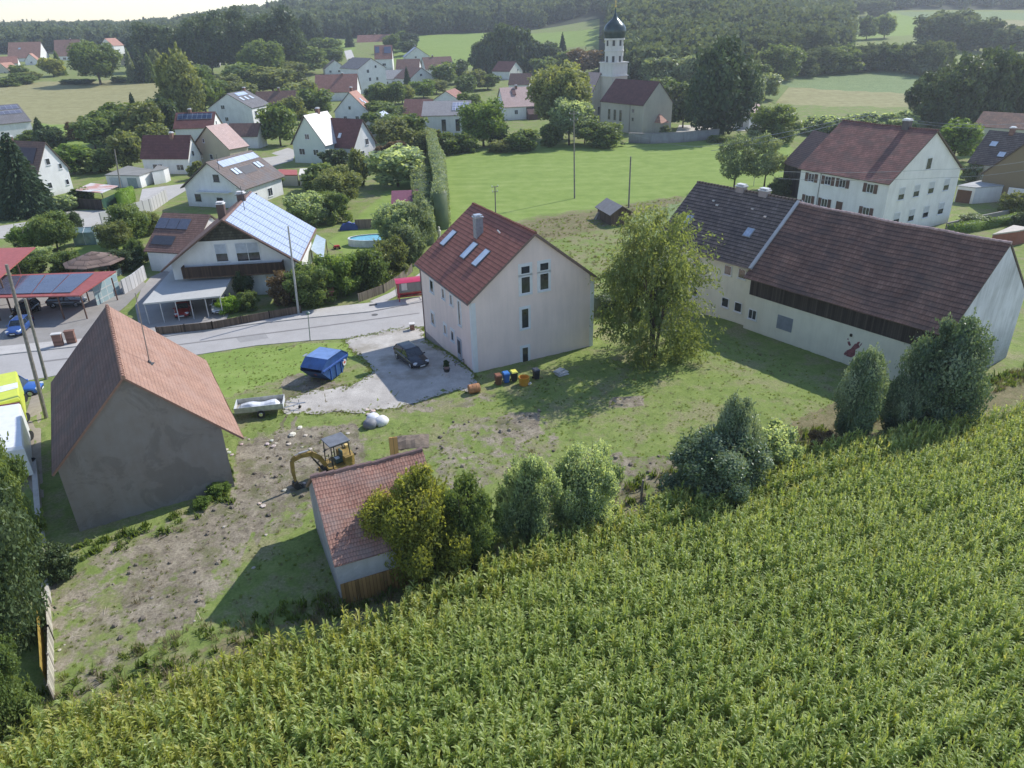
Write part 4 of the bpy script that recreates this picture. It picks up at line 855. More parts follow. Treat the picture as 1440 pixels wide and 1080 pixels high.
    simple('brownlong','long low house with plain brown roof behind the skylight house',P_WHITE,T_BROWN,[('L',.3,.6,1.4,1.3)],chim=[(-.1,.0,1.2)])
    simple('redwhite','white bungalow with steep dark red roof and green shutters by the garages',P_WHITE,T_DRED,[('F',.35,3.8,1.,1.2),('L',.2,.9,2.6,1.4),('L',.48,1.,.7,.8),('L',.72,.9,1.8,1.3)],chim=[(-.25,.6,1.3)])
    h=simple('green','pale green-white gabled house with brown shutters and pale roof',P_GREEN,T_PALE,[('F',.42,5.7,1.3,1.3),('F',.18,2.,1.7,1.5),('F',.62,2.,1.6,1.4)],chim=[(.25,.2,1.2)],ov=(.4,.4,.4))
    simple('greenwing','cross wing with steep dark maroon roof and one small skylight beside the pale green house',P_WHITE,T_DRED,[('F',.55,3.6,1.3,1.5),('F',.3,1.,1.3,1.4)],ov=(.4,.4,.4),sky=[('L',.0,4.5,.9,1.3)])
    simple('orange','white house with narrow bright orange roof and tall white chimney',P_WHITE2,T_ORANGE,[('F',.25,1.2,1.2,1.2),('F',.6,1.2,1.3,1.2),('F',.42,4.5,1.,1.2)],sky=[('R',-.2,4.,1.,1.6),('R',.1,5.5,1.,1.6)],chim=[(-.1,.6,1.8)])
    simple('bluelow','low outbuilding with light blue-grey roof right of the orange-roofed house',P_WHITE2,plain((.42,.48,.56),.5),[],'outbuilding','outbuilding')
    h=simple('redbig','large house with broad orange-red roof and one small gable dormer',P_WHITE,T_RED,[],chim=[(-.3,.5,1.)])
    h2=MB(); W=2.6
    for sx in(-1,1): pass
    h=simple('leftwhite','bright white gabled house half hidden behind the big spruce',P_WHITE,T_BROWN,[('F',.35,6.2,1.,1.3),('F',.72,5.,.8,1.1),('F',.8,1.6,.8,1.1),('F',.2,1.6,1.,1.2)],chim=[(.8,)])
    h.slab('L',-4.,3.,1.2,4.6,.2,.28,'solar_panel',plain((.05,.03,.035),.3))
    simple('leftgrey','grey slate-roofed house with panel strips at the left edge, below the straw field',P_WHITE2,T_GREY,[('L',.4,1.,1.5,1.4)],pv=[('L',-.95,.95,.5,2.6,solar((.12,.13,.18),(.35,.38,.42),1.6,1.6,.15,.05)),('L',-.95,.95,3.3,5.,solar((.12,.13,.18),(.35,.38,.42),1.6,1.6,.15,.05))])
    h=simple('hall','grey-white hall with two tall dark windows and solar panels on its pale roof',P_WHITE2,tiles((.34,.32,.32),(.4,.38,.37),.36,.28,contrast=.2),[],'hall','hall',pv=[('L',-.95,-.25,.9,4.6,solar((.3,.32,.42),(.7,.7,.72),1.1,1.2,.2,.08))])
    for u in(.42,.72): h.win('L',h.l*(u-.02),h.l*(u-.02)+1.3,1.2,4.6,fr=DGREY,mull=0,sill=False)
    simple('hallred','low red-tiled building left of the grey hall',P_CREAM,T_RED,[],'outbuilding','outbuilding')
    simple('pyram','small building with pointed red roof behind the grey hall',P_WHITE,T_RED,[],'outbuilding','outbuilding')
    h=simple('salmon','white house with salmon roof and dark dormer, left of the church trees',P_WHITE,T_SALMON,[('K',.3,4.8,1.2,1.4),('L',.28,1.8,1.2,1.4),('K',.5,1.5,1.3,1.4)],chim=[(.1,.5,1.)])
    h.slab('L',1.2,2.4,1.2,3.8,.2,.5,'dormer_roof',plain((.12,.05,.05),.7))
    b=MB(); b.hexa([(-h.w/2-3.2,-5.5,-1),(-h.w/2-3.2,-1.5,-1),(-h.w/2,-1.5,-1),(-h.w/2,-5.5,-1),(-h.w/2-3.2,-5.5,1.9),(-h.w/2-3.2,-1.5,1.9),(-h.w/2,-1.5,3.9),(-h.w/2,-5.5,3.9)]); b.build('lean_to',plain((.1,.055,.05),.8),h.root)
    simple('redfar','distant white house with dark red roof beside the conifers',P_WHITE,T_DRED,[('F',.3,1.5,1.2,1.2),('F',.6,4.2,1.,1.)])
    simple('brownfar','distant low brown-roofed house left of the church oak',P_WHITE,T_BROWN,[('F',.4,1.,1.2,1.2)])
    VG='houses of the village centre'
    simple('c1','small white gabled house left of the village centre',P_WHITE2,T_GREY,[('F',.2,.8,1.3,1.3),('F',.6,.8,1.3,1.3)])
    simple('c2','biggest white gabled house of the village centre, with round attic windows',P_WHITE,T_GREY,[('F',.3,8.5,1.3,1.5),('F',.6,10.5,1.1,1.2),('F',.35,4.8,1.2,1.6),('F',.62,4.8,1.2,1.6),('F',.3,1.2,1.2,1.6),('F',.75,1.2,1.2,1.6)])
    simple('c3','village house whose red roof is half covered with dark panels',P_WHITE,T_RED,[('L',.4,1.5,2.2,1.4)],pv=[('L',-.9,-.1,1.,5.5,plain((.13,.15,.22),.2)),('L',.45,.95,.8,5.,plain((.13,.15,.22),.2))])
    simple('c4','topmost village house, long with pinkish red roof and cross gable',P_WHITE,T_RED,[('L',.5,1.2,2.,1.4)],chim=[(.0,)])
    simple('c5','low village house with wide light grey roof in front of the big gabled house',P_WHITE,tiles((.38,.37,.37),(.45,.44,.43),.36,.28,contrast=.2),[('L',.3,.6,1.6,1.4),('L',.6,.6,1.6,1.4)])
    simple('c6','village building with plain brown roof between two gabled houses',P_WHITE2,T_BROWN,[('L',.3,1.,1.4,1.4)])
    simple('c7','village house with red-brown roof and broad grey gable wall',P_WHITE2,T_BROWN,[('F',.42,4.6,1.4,1.2)])
    simple('c8','two-storey white village house with brown hipped roof at the right end',P_WHITE,T_BROWN,[('L',.2,1.2,1.3,1.3),('L',.6,1.2,1.3,1.3)],chim=[(.3,)])
    simple('c9','village house with blue-grey gable nearest the bright hill meadow',P_WHITE2,plain((.32,.36,.43),.5),[('F',.4,2.,1.3,1.2)],chim=[(.2,)])
    simple('v1','large far house with orange-red roof and white conservatory gable',P_WHITE,T_ORANGE,[('F',.3,2.,2.,2.),('L',.7,1.5,2.,1.5)],sky=[('L',.3,5,1.6,1.2)])
    simple('v1b','far white cottage gable in front of the large orange-red roof',P_WHITE,T_ORANGE,[('F',.4,1.5,1.2,1.2)])
    simple('v0','far cream cottage cut by the left picture edge',P_CREAM,T_ORANGE,[('F',.6,1.,1.2,1.2)])
    simple('v0b','far low house with dull red roof above the cream cottage',P_WHITE2,T_RED,[])
    simple('v2','far house with long orange roof slope left of the round tree',P_WHITE,T_ORANGE,[('L',.3,1.2,2.2,1.5),('L',.6,1.2,2.2,1.5)],chim=[(-.3,)])
    simple('v2b','far white timber-gabled house touching the round tree',P_WHITE,T_RED,[('F',.35,4.5,2.,1.4),('F',.3,1.2,2.4,1.4)])
    simple('v3','far white house with salmon-red roof above the round tree',P_WHITE,T_ORANGE,[('F',.3,2.,1.3,1.3),('R',.4,2.,1.3,1.3)])
    simple('v4','small far house with red roof just right of the round tree',P_TAN,T_ORANGE,[('F',.4,1.3,1.2,1.2)])
    simple('v5','far house with dark red roof and white gable among tall trees',P_WHITE,T_RED,[('F',.4,4.5,1.6,1.2),('F',.3,1.5,1.3,1.2)],chim=[(-.1,)])
    simple('rlong','long reddish-brown roofed house at the right edge under the dark trees',P_CREAM,T_LONG,[])
    simple('rbrown','house with brown-violet roof and two blue roof windows at the right edge',P_CREAM,T_DARK,[],chim=[(-.1,.3,1.)],sky=[('L',.4,3.,1.2,1.1),('L',-.3,5.2,1.2,1.1)])
    simple('rtan','tan gabled barn with white ground floor at the right edge',plaster((.26,.21,.13),amt=.2),plain((.6,.6,.6),.5),[],'barn','barn')
    h=simple('hut','garden hut with purple-red roof beside the tall hedge',P_WHITE,plain((.24,.085,.12),.55,var=.12,scale=3),[('L',.3,.4,.8,1.)],'garden hut','garden_hut',ov=(.4,.3,.3))
    h=House('meadowshed','field_shed','weathered plank shed with flat grey roof at the meadow edge','shed',planks((.13,.09,.065),.16),surf((.26,.24,.23),(.36,.34,.33),1.5),.35,.35,.35,base=-.6)
    b=MB(); b.hexa([(-h.w/2-.9,h.l/2-1.2,-.3),(-h.w/2-.9,h.l/2-.1,-.3),(-h.w/2-.02,h.l/2-.1,-.3),(-h.w/2-.02,h.l/2-1.2,-.3),(-h.w/2-.3,h.l/2-1.,.9),(-h.w/2-.3,h.l/2-.4,.9),(-h.w/2-.02,h.l/2-.4,1.2),(-h.w/2-.02,h.l/2-1.,1.2)]); b.build('board_lean',W_GREY,h.root)
    # ---- church
    h=House('nave','church','parish church with cream nave, dark red roof and tall slender side windows','church',P_CHURCH,T_DRED,.3,.3,.2)
    for u in(3.,5.6,8.2): h.win('L',u+.4,u+1.5,3.0,6.1,fr=plain((.3,.3,.3),.6),mull=0,sill=False)
    for z in(6.0,3.6): h.win('L',14.2,15.,z-.2,z+.8,fr=plain((.2,.18,.16),.6),mull=0,sill=False)
    # porch with small pointed roof on the gable
    b=MB(); M=h.fm('F'); h.fbox(b,'F',4.9,7.8,-1,3.0,.0,2.4); p=b.build('porch',P_CHURCH,h.root)
    b=MB(); c=[(4.6,3.0,0),(8.1,3.0,0),(8.1,3.0,2.7),(4.6,3.0,2.7)]; ap=M@Vector((6.35,.05,5.4)); C=[M@Vector((u,n,z)) for u,z,n in c]
    for i in range(4): b.quad([C[i],C[(i+1)%4],ap])
    b.build('porch_roof',T_ORANGE,p)
    b=MB(); b.tube((-h.w/2-.08,-h.l/2+5.6,h.he-.3),(-h.w/2-.08,-h.l/2+5.6,-.5),.09); b.build('downpipe',plain((.25,.2,.18),.5),h.root)
    # chancel roof left of the tower
    Y=249.
    def zz(px,py): return onY(px,py,Y)
    g0=tz(zz(860,190).x,Y)
    cx=zz(861,150).x; T=empty('church_tower',(cx,Y,g0),R(33),'white church tower with octagonal upper storey, dark onion dome and gilt tip','church tower')
    w1=(zz(878,150).x-zz(841,150).x)/(math.cos(R(33))+math.sin(R(33)))*1.02; z1=zz(860,107).z-g0; z2=zz(860,88.5).z-g0; z3=zz(862,54).z-g0
    b=MB(); b.box((0,0,z1/2-1),(w1,w1,z1+2)); b.build('tower_shaft',P_CHURCH,T)
    tw=plaster((.7,.69,.66),amt=.35,scale=.25)
    b=MB(); b.box((0,0,z1+.15),(w1+.5,w1+.5,.3)); b.box((0,0,(z1+.3+z2)/2),(w1*.98,w1*.98,z2-z1-.3)); b.box((0,0,z2+.15),(w1+.45,w1+.45,.3)); b.build('tower_storey',tw,T)
    ro=(zz(875,70).x-zz(849,70).x)/2*1.04
    b=MB(); b.lathe([(ro,z2+.3),(ro,(z2+z3)/2-.2),(ro*1.06,(z2+z3)/2-.15),(ro*1.06,(z2+z3)/2+.15),(ro,(z2+z3)/2+.2),(ro,z3-.5),(ro*1.1,z3-.45),(ro*1.1,z3+.05),(0,z3+.05)],8,ph=R(22.5)); b.build('belfry',tw,T)
    for i in range(8):
        a=i*PI/4; rr=ro*math.cos(PI/8)+.02; 
        for zc,hh in(((z2+z3)/2+2.2,1.6),((z2+z3)/2-2.3,1.7)):
            b=MB(); b.box((rr*math.cos(a),rr*math.sin(a),zc),(.1,.75,hh),rz=a); b.build('louvre',plain((.06,.06,.06),.6),T)
    zt=zz(863,25).z-g0; zs=zz(864,10).z-g0; R1=(zz(879,40).x-zz(847,40).x)/2; hh=zt-z3
    pr=[(ro*1.02,z3+.05),(R1*.93,z3+hh*.12),(R1*1.0,z3+hh*.3),(R1*.98,z3+hh*.48),(R1*.82,z3+hh*.66),(R1*.55,z3+hh*.82),(R1*.3,z3+hh*.95),(R1*.16,z3+hh*1.08),(R1*.08,z3+hh*1.25),(.06,zs)]
    b=MB(); b.lathe(pr,16,ph=R(11)); b.build('onion_dome',plain((.022,.05,.055),.3,.3,var=.35,scale=.6),T,smooth=True,weld=True)
    b=MB(); b.lathe([(0,zs-.1),(.28,zs+.1),(.28,zs+.35),(0,zs+.55)],8); b.box((0,0,zs+1.2),(.1,.1,1.6)); b.box((0,0,zs+1.4),(.7,.1,.1)); b.build('finial_cross',plain((.5,.36,.1),.3,.8),T)
    # chancel (left, pinkish roof)
    HD['chancel']=[cx-6.5,Y+4,g0,33,8.5,9,8,zz(835,104).z-g0]
    simple('chancel','church chancel with sunlit pinkish roof left of the tower',P_CHURCH,T_SALMON,[('F',.4,3.,1.2,2.6)],'chancel','chancel')
    h=simple('chapel','tiny white cemetery chapel with pale pink roof and dark door',P_WHITE,T_SALMON,[('F',.35,.3,1.2,2.6)],'chapel','chapel')
# ---------------------------------------------------------------- vehicles
def car(loc,rz,label,col,L=4.5,W=1.82,H=1.46,estate=True,plate=True,group=None,z=0):
    paint=plain(col,.22,.35,var=.06,spec=.8); dg=glass((.02,.028,.036),.05)
    e=empty('car',loc,rz,label,'car',group)
    # body: cross sections along x (front = +x)
    hx=L/2
    st=[(-hx,.62,.42,.62),(-hx+.12,.8,.3,.86),(-hx+.55,.9,.22,.98),(-.9,.91,.2,.99),(.3,.91,.2,.96),(hx-1.15,.9,.22,.9),(hx-.5,.86,.24,.8),(hx-.12,.74,.3,.66),(hx,.56,.4,.56)]
    b=MB(); rings=[]
    for x,w,z0,z1 in st:
        w=w*W/1.82; rings.append([(x,-w*.82,z0),(x,-w,z0+.1),(x,-w*1.0,(z0+z1)/2),(x,-w*.95,z1-.05),(x,-w*.8,z1),(x,0,z1+.03),(x,w*.8,z1),(x,w*.95,z1-.05),(x,w,(z0+z1)/2),(x,w,z0+.1),(x,w*.82,z0)])
    for A,B in zip(rings,rings[1:]):
        n=len(A)
        for i in range(n): j=(i+1)%n; b.quad([A[j],A[i],B[i],B[j]])
    b.quad(rings[0]); b.quad(rings[-1][::-1])
    b.build('body',paint,e,smooth=True,weld=True)
    # greenhouse
    rx=-hx+.18 if estate else -hx+.75
    bt=[(rx,.98),(-.2,.98),(hx-1.35,.93)]; 
    x0,x1,x2,x3=rx,rx+.42,.25,hx-1.3; zt=H-.03; w0,w1=W*.455,W*.37
    P=[(x0,-w0,.96),(x3,-w0,.9),(x3,w0,.9),(x0,w0,.96),(x1,-w1,zt),(x2,-w1,zt),(x2,w1,zt),(x1,w1,zt)]
    b=MB()
    for f in((0,1,5,4),(1,2,6,5),(2,3,7,6),(3,0,4,7)): b.quad([P[i] for i in f])
    b.build('windows',dg,e)
    b=MB(); n=6; pts=[(x1-.05,zt-.02),(x1+.25,H),( (x1+x2)/2,H+.02),(x2-.1,H),(x2+.04,zt-.02)]
    for (xa,za),(xb,zb) in zip(pts,pts[1:]):
        b.quad([(xa,-w1-.01,za-.02),(xb,-w1-.01,zb-.02),(xb,-w1*.8,zb+.02),(xa,-w1*.8,za+.02)]); b.quad([(xa,-w1*.8,za+.02),(xb,-w1*.8,zb+.02),(xb,w1*.8,zb+.02),(xa,w1*.8,za+.02)]); b.quad([(xa,w1*.8,za+.02),(xb,w1*.8,zb+.02),(xb,w1+.01,zb-.02),(xa,w1+.01,za-.02)])
    for sy in(-1,1):
        for a,c in(((x0,.96),(x1,zt)),((x3,.9),(x2,zt)),((-.35,.95),(-.35,zt))): b.tube((a[0],sy*w0,a[1]),(c[0],sy*w1,c[1]),.035,.035,5)
    b.build('roof',paint,e,smooth=False,weld=True)
    for sx in(-1,1):
        for sy in(-1,1):
            wx=sx*(hx-.85); b=MB(); b.tube((wx,sy*W*.39,.33),(wx,sy*(W*.5+.005),.33),.33,.33,18); w=b.build('wheel',TYRE,e)
            b=MB(); b.tube((wx,sy*(W*.5+.006),.33),(wx,sy*(W*.5+.02),.33),.21,.18,10); b.build('rim',CHROME,w)
    for sy in(-1,1):
        b=MB(); b.box((hx-.24,sy*.62*W/1.82,.66),(.3,.34,.17),rz=-sy*.5); b.build('headlight',plain((.6,.63,.66),.1,spec=1.),e,bevel=.03)
        b=MB(); b.box((-hx+.08,sy*.66*W/1.82,.78),(.14,.26,.26),rz=sy*.4); b.build('tail_light',plain((.25,.01,.01),.2),e,bevel=.03)
        b=MB(); b.box((hx-1.45,sy*(W*.5+.07),.98),(.14,.18,.12)); b.build('mirror',paint,e,bevel=.03)
    b=MB(); b.box((hx-.03,0,.5),(.12,.7,.16)); b.build('grille',BLACKP,e)
    b=MB(); b.box((hx+.035,0,.42),(.02,.52,.11)); b.build('number_plate',plain((.7,.7,.68),.4),e)
    return e
def skip(loc,rz):
    S=1.2
    blue=plain((.03,.085,.25),.4,.1,var=.3,scale=1.5,spec=.6); e=empty('skip',loc,rz,'closed blue waste skip with sloping lids on the gravel by the drive','skip',scale=(S,S,S*1.1))
    # axis x = length, hull with slanted ends
    b=MB(); Wd=.95
    prof=[(-.75,.12),(.75,.12),(1.85,1.1),(1.75,1.25),(.95,1.75),(-.95,1.75),(-1.75,1.25),(-1.85,1.1)]
    for sy in(-1,1):
        q=[(x,sy*Wd,z) for x,z in prof]; b.quad(q if sy<0 else q[::-1])
    b.quad([(-.75,-Wd,.12),(-.75,Wd,.12),(.75,Wd,.12),(.75,-Wd,.12)])
    for i in(1,7): (xa,za),(xb,zb)=prof[i],prof[(i+1)%8]; b.quad([(xa,-Wd,za),(xa,Wd,za),(xb,Wd,zb),(xb,-Wd,zb)])
    b.build('hull',blue,e)
    for i in(3,4,5):
        (xa,za),(xb,zb)=prof[i],prof[i+1]; b=MB(); dx,dz=xb-xa,zb-za; L=math.hypot(dx,dz); nx,nz=-dz/L*-.03 if False else dz/L*.03,-dx/L*.03
        P=[(xa,-Wd-.04,za),(xb,-Wd-.04,zb),(xb,Wd+.04,zb),(xa,Wd+.04,za)]; P2=[(x+nx,y,z+abs(nz)) for x,y,z in P]
        b.hexa(P+P2); b.build('lid',blue if i!=4 else plain((.16,.26,.5),.35,.1,var=.2,spec=.7),e)
    b=MB()
    for sy in(-1,1):
        b.box((0,sy*(Wd+.04),1.12),(3.3,.08,.1)); 
        for x in(-.7,0,.7): b.box((x,sy*(Wd+.03),.62),(.08,.06,1.0))
        for x in(-.85,.85): b.tube((x,sy*(Wd),1.0),(x,sy*(Wd+.18),1.0),.05,.05,8)
    b.build('rib',plain((.05,.13,.42),.35,.2,var=.2),e)
    lg=plain((.75,.72,.72),.5); rd=plain((.6,.12,.08),.5)
    for M in (Matrix.Translation((-1.32,.0,.66))@Matrix.Rotation(R(-138),4,'Y'),Matrix.Translation((1.05,-Wd-.09,.8))@Matrix.Rotation(R(90),4,'X')):
        b=MB(); b.v=[tuple(M@Vector((.24*math.cos(t*PI/9),.24*math.sin(t*PI/9),.02))) for t in range(18)]; b.f=[tuple(range(18))]; b.m=[0]; b.uv=[[(0,0)]*18]; s_=b.build('round_sticker',lg,e)
        b=MB(); b.v=[tuple(M@Vector((.15*math.cos(t*PI/9),.09*math.sin(t*PI/9),.026))) for t in range(18)]; b.f=[tuple(range(18))]; b.m=[0]; b.uv=[[(0,0)]*18]; b.build('sticker_mark',rd,s_)
    b=MB(); b.box((-.9,Wd+.1,1.84),(.5,.12,.04)); b.build('handle',LEAD,e); return e
def trailer(loc,rz):
    al=plain((.42,.44,.42),.45,.3,var=.25,scale=3); e=empty('trailer',loc,rz,'grey flatbed trailer with drop sides holding a white foil-wrapped load','trailer')
    L,W,z=3.9,1.75,.62
    b=MB(); b.box((0,0,z),(L,W,.1)); b.build('floor',plain((.3,.27,.23),.8,var=.3),e)
    for n_,c,d in(('side_panel',(0,-W/2,z+.24),(L,.04,.44)),('side_panel',(0,W/2,z+.24),(L,.04,.44)),('end_panel',(-L/2,0,z+.24),(.04,W-.05,.44)),('end_panel',(L/2,0,z+.24),(.04,W-.05,.44))):
        b=MB(); b.box(c,d); 
        b.build(n_,al if n_=='side_panel' else plain((.66,.68,.68),.4,var=.1),e)
    for sy in(-1,1):
        b=MB(); b.tube((.1,sy*.86,.33),(.1,sy*1.02,.33),.33,.33,16); w=b.build('wheel',TYRE,e); b=MB(); b.tube((.1,sy*1.021,.33),(.1,sy*1.04,.33),.18,.15,10); b.build('rim',CHROME,w)
    b=MB(); b.tube((L/2,-.55,.5),(L/2+1.3,0,.48),.045); b.tube((L/2,.55,.5),(L/2+1.3,0,.48),.045); b.tube((L/2+1.2,0,.5),(L/2+1.75,0,.52),.06); b.tube((L/2+1.2,.12,.02),(L/2+1.2,.12,.8),.035); b.build('drawbar',LEAD,e)
    b=MB(); b.tube((L/2+1.2,.08,.12),(L/2+1.2,.16,.12),.12,.12,12); b.build('jockey_wheel',TYRE,e)
    # load
    l=empty('wrapped_load',(0,0,0),0,'white plastic-wrapped load lying in the grey trailer','load'); l.location=Vector(loc)+Vector((0,0,z+.05)); l.rotation_euler=(0,0,rz)
    g=random.Random(2); b=MB(); N=12; rings=[]
    for i in range(N):
        x=-1.75+3.4*i/(N-1); w=(.52 if 0<i<N-1 else .3)*(1+g.uniform(-.1,.1))*(.6+.4*min(1,i/4)); h=.5*(.75+.35*math.sin(i*.5)**2)*(1 if 0<i<N-1 else .4); rings.append([(x,-.2+w*math.cos(a)+.0,max(0,h*math.sin(a))) for a in np.linspace(0,PI,7)])
    for A,B in zip(rings,rings[1:]):
        for i in range(6): b.quad([A[i],A[i+1],B[i+1],B[i]])
    b.quad(rings[0][::-1]); b.quad(rings[-1])
    b.build('foil',plain((.75,.77,.8),.35,var=.08),l,smooth=False,weld=True); return e
def excavator(loc,rz):
    Yl=plain((.3,.2,.05),.6,var=.4,scale=3); dk=plain((.035,.035,.035),.6,var=.3); gr=plain((.16,.17,.19),.5,var=.2); e=empty('mini_excavator',loc,rz,'muddy yellow mini excavator with open cab canopy and bent boom digging beside the shed','excavator',scale=(1.14,1.14,1.14))
    # front = +x
    for sy in(-1,1):
        b=MB(); n=16; pts=[]
        for i in range(n):
            a=2*PI*i/n; cx=.65 if math.cos(a)>0 else -.65; pts.append((cx+.24*math.cos(a),.25+.24*math.sin(a)))
        for y0,y1 in((sy*.5,sy*.8),):
            for i in range(n):
                (xa,za),(xb,zb)=pts[i],pts[(i+1)%n]; b.quad([(xa,y0,za),(xb,y0,zb),(xb,y1,zb),(xa,y1,za)])
            b.quad([(x,y0,z) for x,z in pts]); b.quad([(x,y1,z) for x,z in pts][::-1])
        for i in range(14):
            x=-.75+i*.115; b.box((x,sy*.65,.5),(.05,.3,.03))
        b.build('track',TYRE,e)
    b=MB(); b.box((0,0,.4),(1.2,1.0,.22)); b.tube((0,0,.45),(0,0,.62),.35,.35,14); b.build('undercarriage',dk,e)
    b=MB(); b.box((.95,0,.28),(.06,1.5,.36)); b.box((.75,-.3,.3),(.4,.08,.08)); b.box((.75,.3,.3),(.4,.08,.08)); b.build('dozer_blade',Yl,e)
    b=MB(); b.prism([(-.95,-.6),(-.75,-.72),(.45,-.72),(.75,-.4),(.75,.4),(.45,.72),(-.75,.72),(-.95,.6),(-1.02,0)],.6,.82); b.build('platform',Yl,e,bevel=.02)
    b=MB(); b.prism([(-1.02,0),(-.97,-.62),(-.75,-.72),(-.3,-.72),(-.3,.72),(-.75,.72),(-.97,.62)],.82,1.35); b.build('engine_cover',Yl,e,bevel=.04)
    b=MB(); b.box((-.1,.08,1.0),(.5,.5,.3)); b.box((-.3,.08,1.35),(.12,.48,.6)); b.build('seat',plain((.05,.09,.08),.7),e,bevel=.03)
    b=MB(); b.box((-.02,.1,1.17),(.28,.3,.03)); b.build('paper_sheet',plain((.7,.72,.7),.6),e)
    b=MB(); ps=[(-.75,-.6),(-.75,.6),(.5,-.6),(.5,.6),(-.15,-.6)]
    for x,y in ps: b.tube((x,y,.82),(x*.92,y*.95,2.35),.035,.035,6)
    for sy in(-1,1): b.tube((-.69,sy*.57,2.3),(.46,sy*.57,2.3),.035); b.tube((.46,sy*.57,1.6),(-.15,sy*.57,1.6),.02)
    b.build('canopy_frame',dk,e)
    b=MB(); b.box((-.12,0,2.4),(1.4,1.32,.09)); b.build('canopy_roof',gr,e,bevel=.03)
    b=MB()
    for y in(-.15,.2): b.tube((.4,y,.82),(.42,y,1.35),.02); b.tube((.42,y,1.33),(.42,y,1.45),.035)
    b.build('control_lever',dk,e)
    b=MB(); b.box((-.95,-.45,1.45),(.2,.3,.22)); b.build('work_light',plain((.75,.55,.2),.3),e)
    # boom: curved box girder
    def girder(pts,w,name,mat,par=e):
        b=MB()
        for (p,h0),(q,h1) in zip(pts,pts[1:]):
            P=[]
            for (a,h) in((p,h0),(q,h1)):
                P.append(a)
            d=(Vector((q[0],0,q[1]))-Vector((p[0],0,p[1]))).normalized(); n=Vector((-d.z,0,d.x))
            A,B=Vector((p[0],0,p[1])),Vector((q[0],0,q[1])); y=Vector((0,w/2,0))
            b.hexa([A-n*h0-y,B-n*h1-y,B-n*h1+y,A-n*h0+y,A+n*h0-y,B+n*h1-y,B+n*h1+y,A+n*h0+y])
        return b.build(name,mat,par)
    girder([((.7,.75),.12),((1.05,1.55),.15),((1.55,2.05),.15),((2.2,2.15),.13),((2.75,2.0),.09)],.16,'boom',Yl)
    b=MB(); b.tube((.95,0,.62),(1.45,0,1.6),.055,.055,8); b.tube((1.3,0,1.3),(1.6,0,1.9),.035,.035,8); b.build('boom_cylinder',dk,e)
    b=MB(); b.box((.78,0,.68),(.24,.22,.34)); b.build('swing_post',dk,e)
    girder([((2.55,2.25),.08),((2.8,2.0),.12),((2.85,1.2),.1),((2.8,.55),.07)],.14,'stick',Yl)
    b=MB(); b.tube((1.7,0,2.32),(2.3,0,2.36),.05,.05,8); b.tube((2.3,0,2.36),(2.58,0,2.3),.03,.03,8); b.build('stick_cylinder',LEAD,e)
    b=MB(); pr=[(2.72,.58),(2.95,.5),(3.0,.2),(2.8,-.02),(2.5,-.02),(2.45,.05),(2.6,.12),(2.68,.35)]
    for sy in(-1,1): q=[(x,sy*.22,z) for x,z in pr]; b.quad(q if sy<0 else q[::-1])
    for i in range(5): (xa,za),(xb,zb)=pr[i],pr[i+1]; b.quad([(xa,-.22,za),(xa,.22,za),(xb,.22,zb),(xb,-.22,zb)])
    for k in range(4): b.box((2.42,-.17+.113*k,.0),(.14,.05,.04))
    b.build('bucket',dk,e); return e
def bin_(px,py,label,body,lid,drum=False,orient=0):
    P=at(px,py); e=empty('wheelie_bin',P,orient,label,'bin','rubbish bins by the pink gable')
    b=MB(); b.hexa([(-.22,-.24,.08),(.22,-.24,.08),(.22,.24,.08),(-.22,.24,.08),(-.28,-.32,.95),(.28,-.32,.95),(.28,.32,.95),(-.28,.32,.95)]); b.build('body',body,e,bevel=.03)
    b=MB(); b.hexa([(-.31,-.36,.95),(.31,-.36,.95),(.31,.36,.95),(-.31,.36,.95),(-.24,-.3,1.05),(.24,-.3,1.05),(.24,.3,1.05),(-.24,.3,1.05)]); b.tube((-.2,.38,.98),(.2,.38,.98),.02); b.build('lid',lid,e)
    for s_ in(-1,1): b=MB(); b.tube((s_*.22,.26,.1),(s_*.28,.26,.1),.1,.1,12); b.build('wheel',TYRE,e)
def pole(base,top,r0,r1,name,label,mat,cat='pole',group=None,arms=(),extra=None):
    P=at(*base); H=hgt(P,*top); T=onY(top[0],top[1],P.y)
    e=empty(name,P,0,label,cat,group); d=(T-P); b=MB(); b.tube((0,0,-.3),d,r0,r1,8); b.build('shaft',mat,e)
    for t,w in arms:
        q=d*t; b=MB(); b.box(q,(w,.1,.1),rz=.3); b.build('crossarm',mat,e)
        for s_ in(-1,1):
            b=MB(); c=q+Vector((s_*w*.45*math.cos(.3),s_*w*.45*math.sin(.3),.05)); b.tube(c,c+Vector((0,0,.28)),.06,.04,8); b.build('insulator',plain((.75,.75,.76),.3),e)
    return e,P+d
def wire(name,pts,label,sag=.5,r=.025,group=None,cat='cable'):
    b=MB(); Q=[]
    for a,c in zip(pts,pts[1:]):
        a,c=Vector(a),Vector(c)
        for i in range(11): t=i/10; q=a.lerp(c,t); q.z-=sag*4*t*(1-t); Q.append(q)
    b.path(Q,r,4); o=b.build(name,plain((.25,.26,.27),.5)); tag(o,label,cat,group); return o
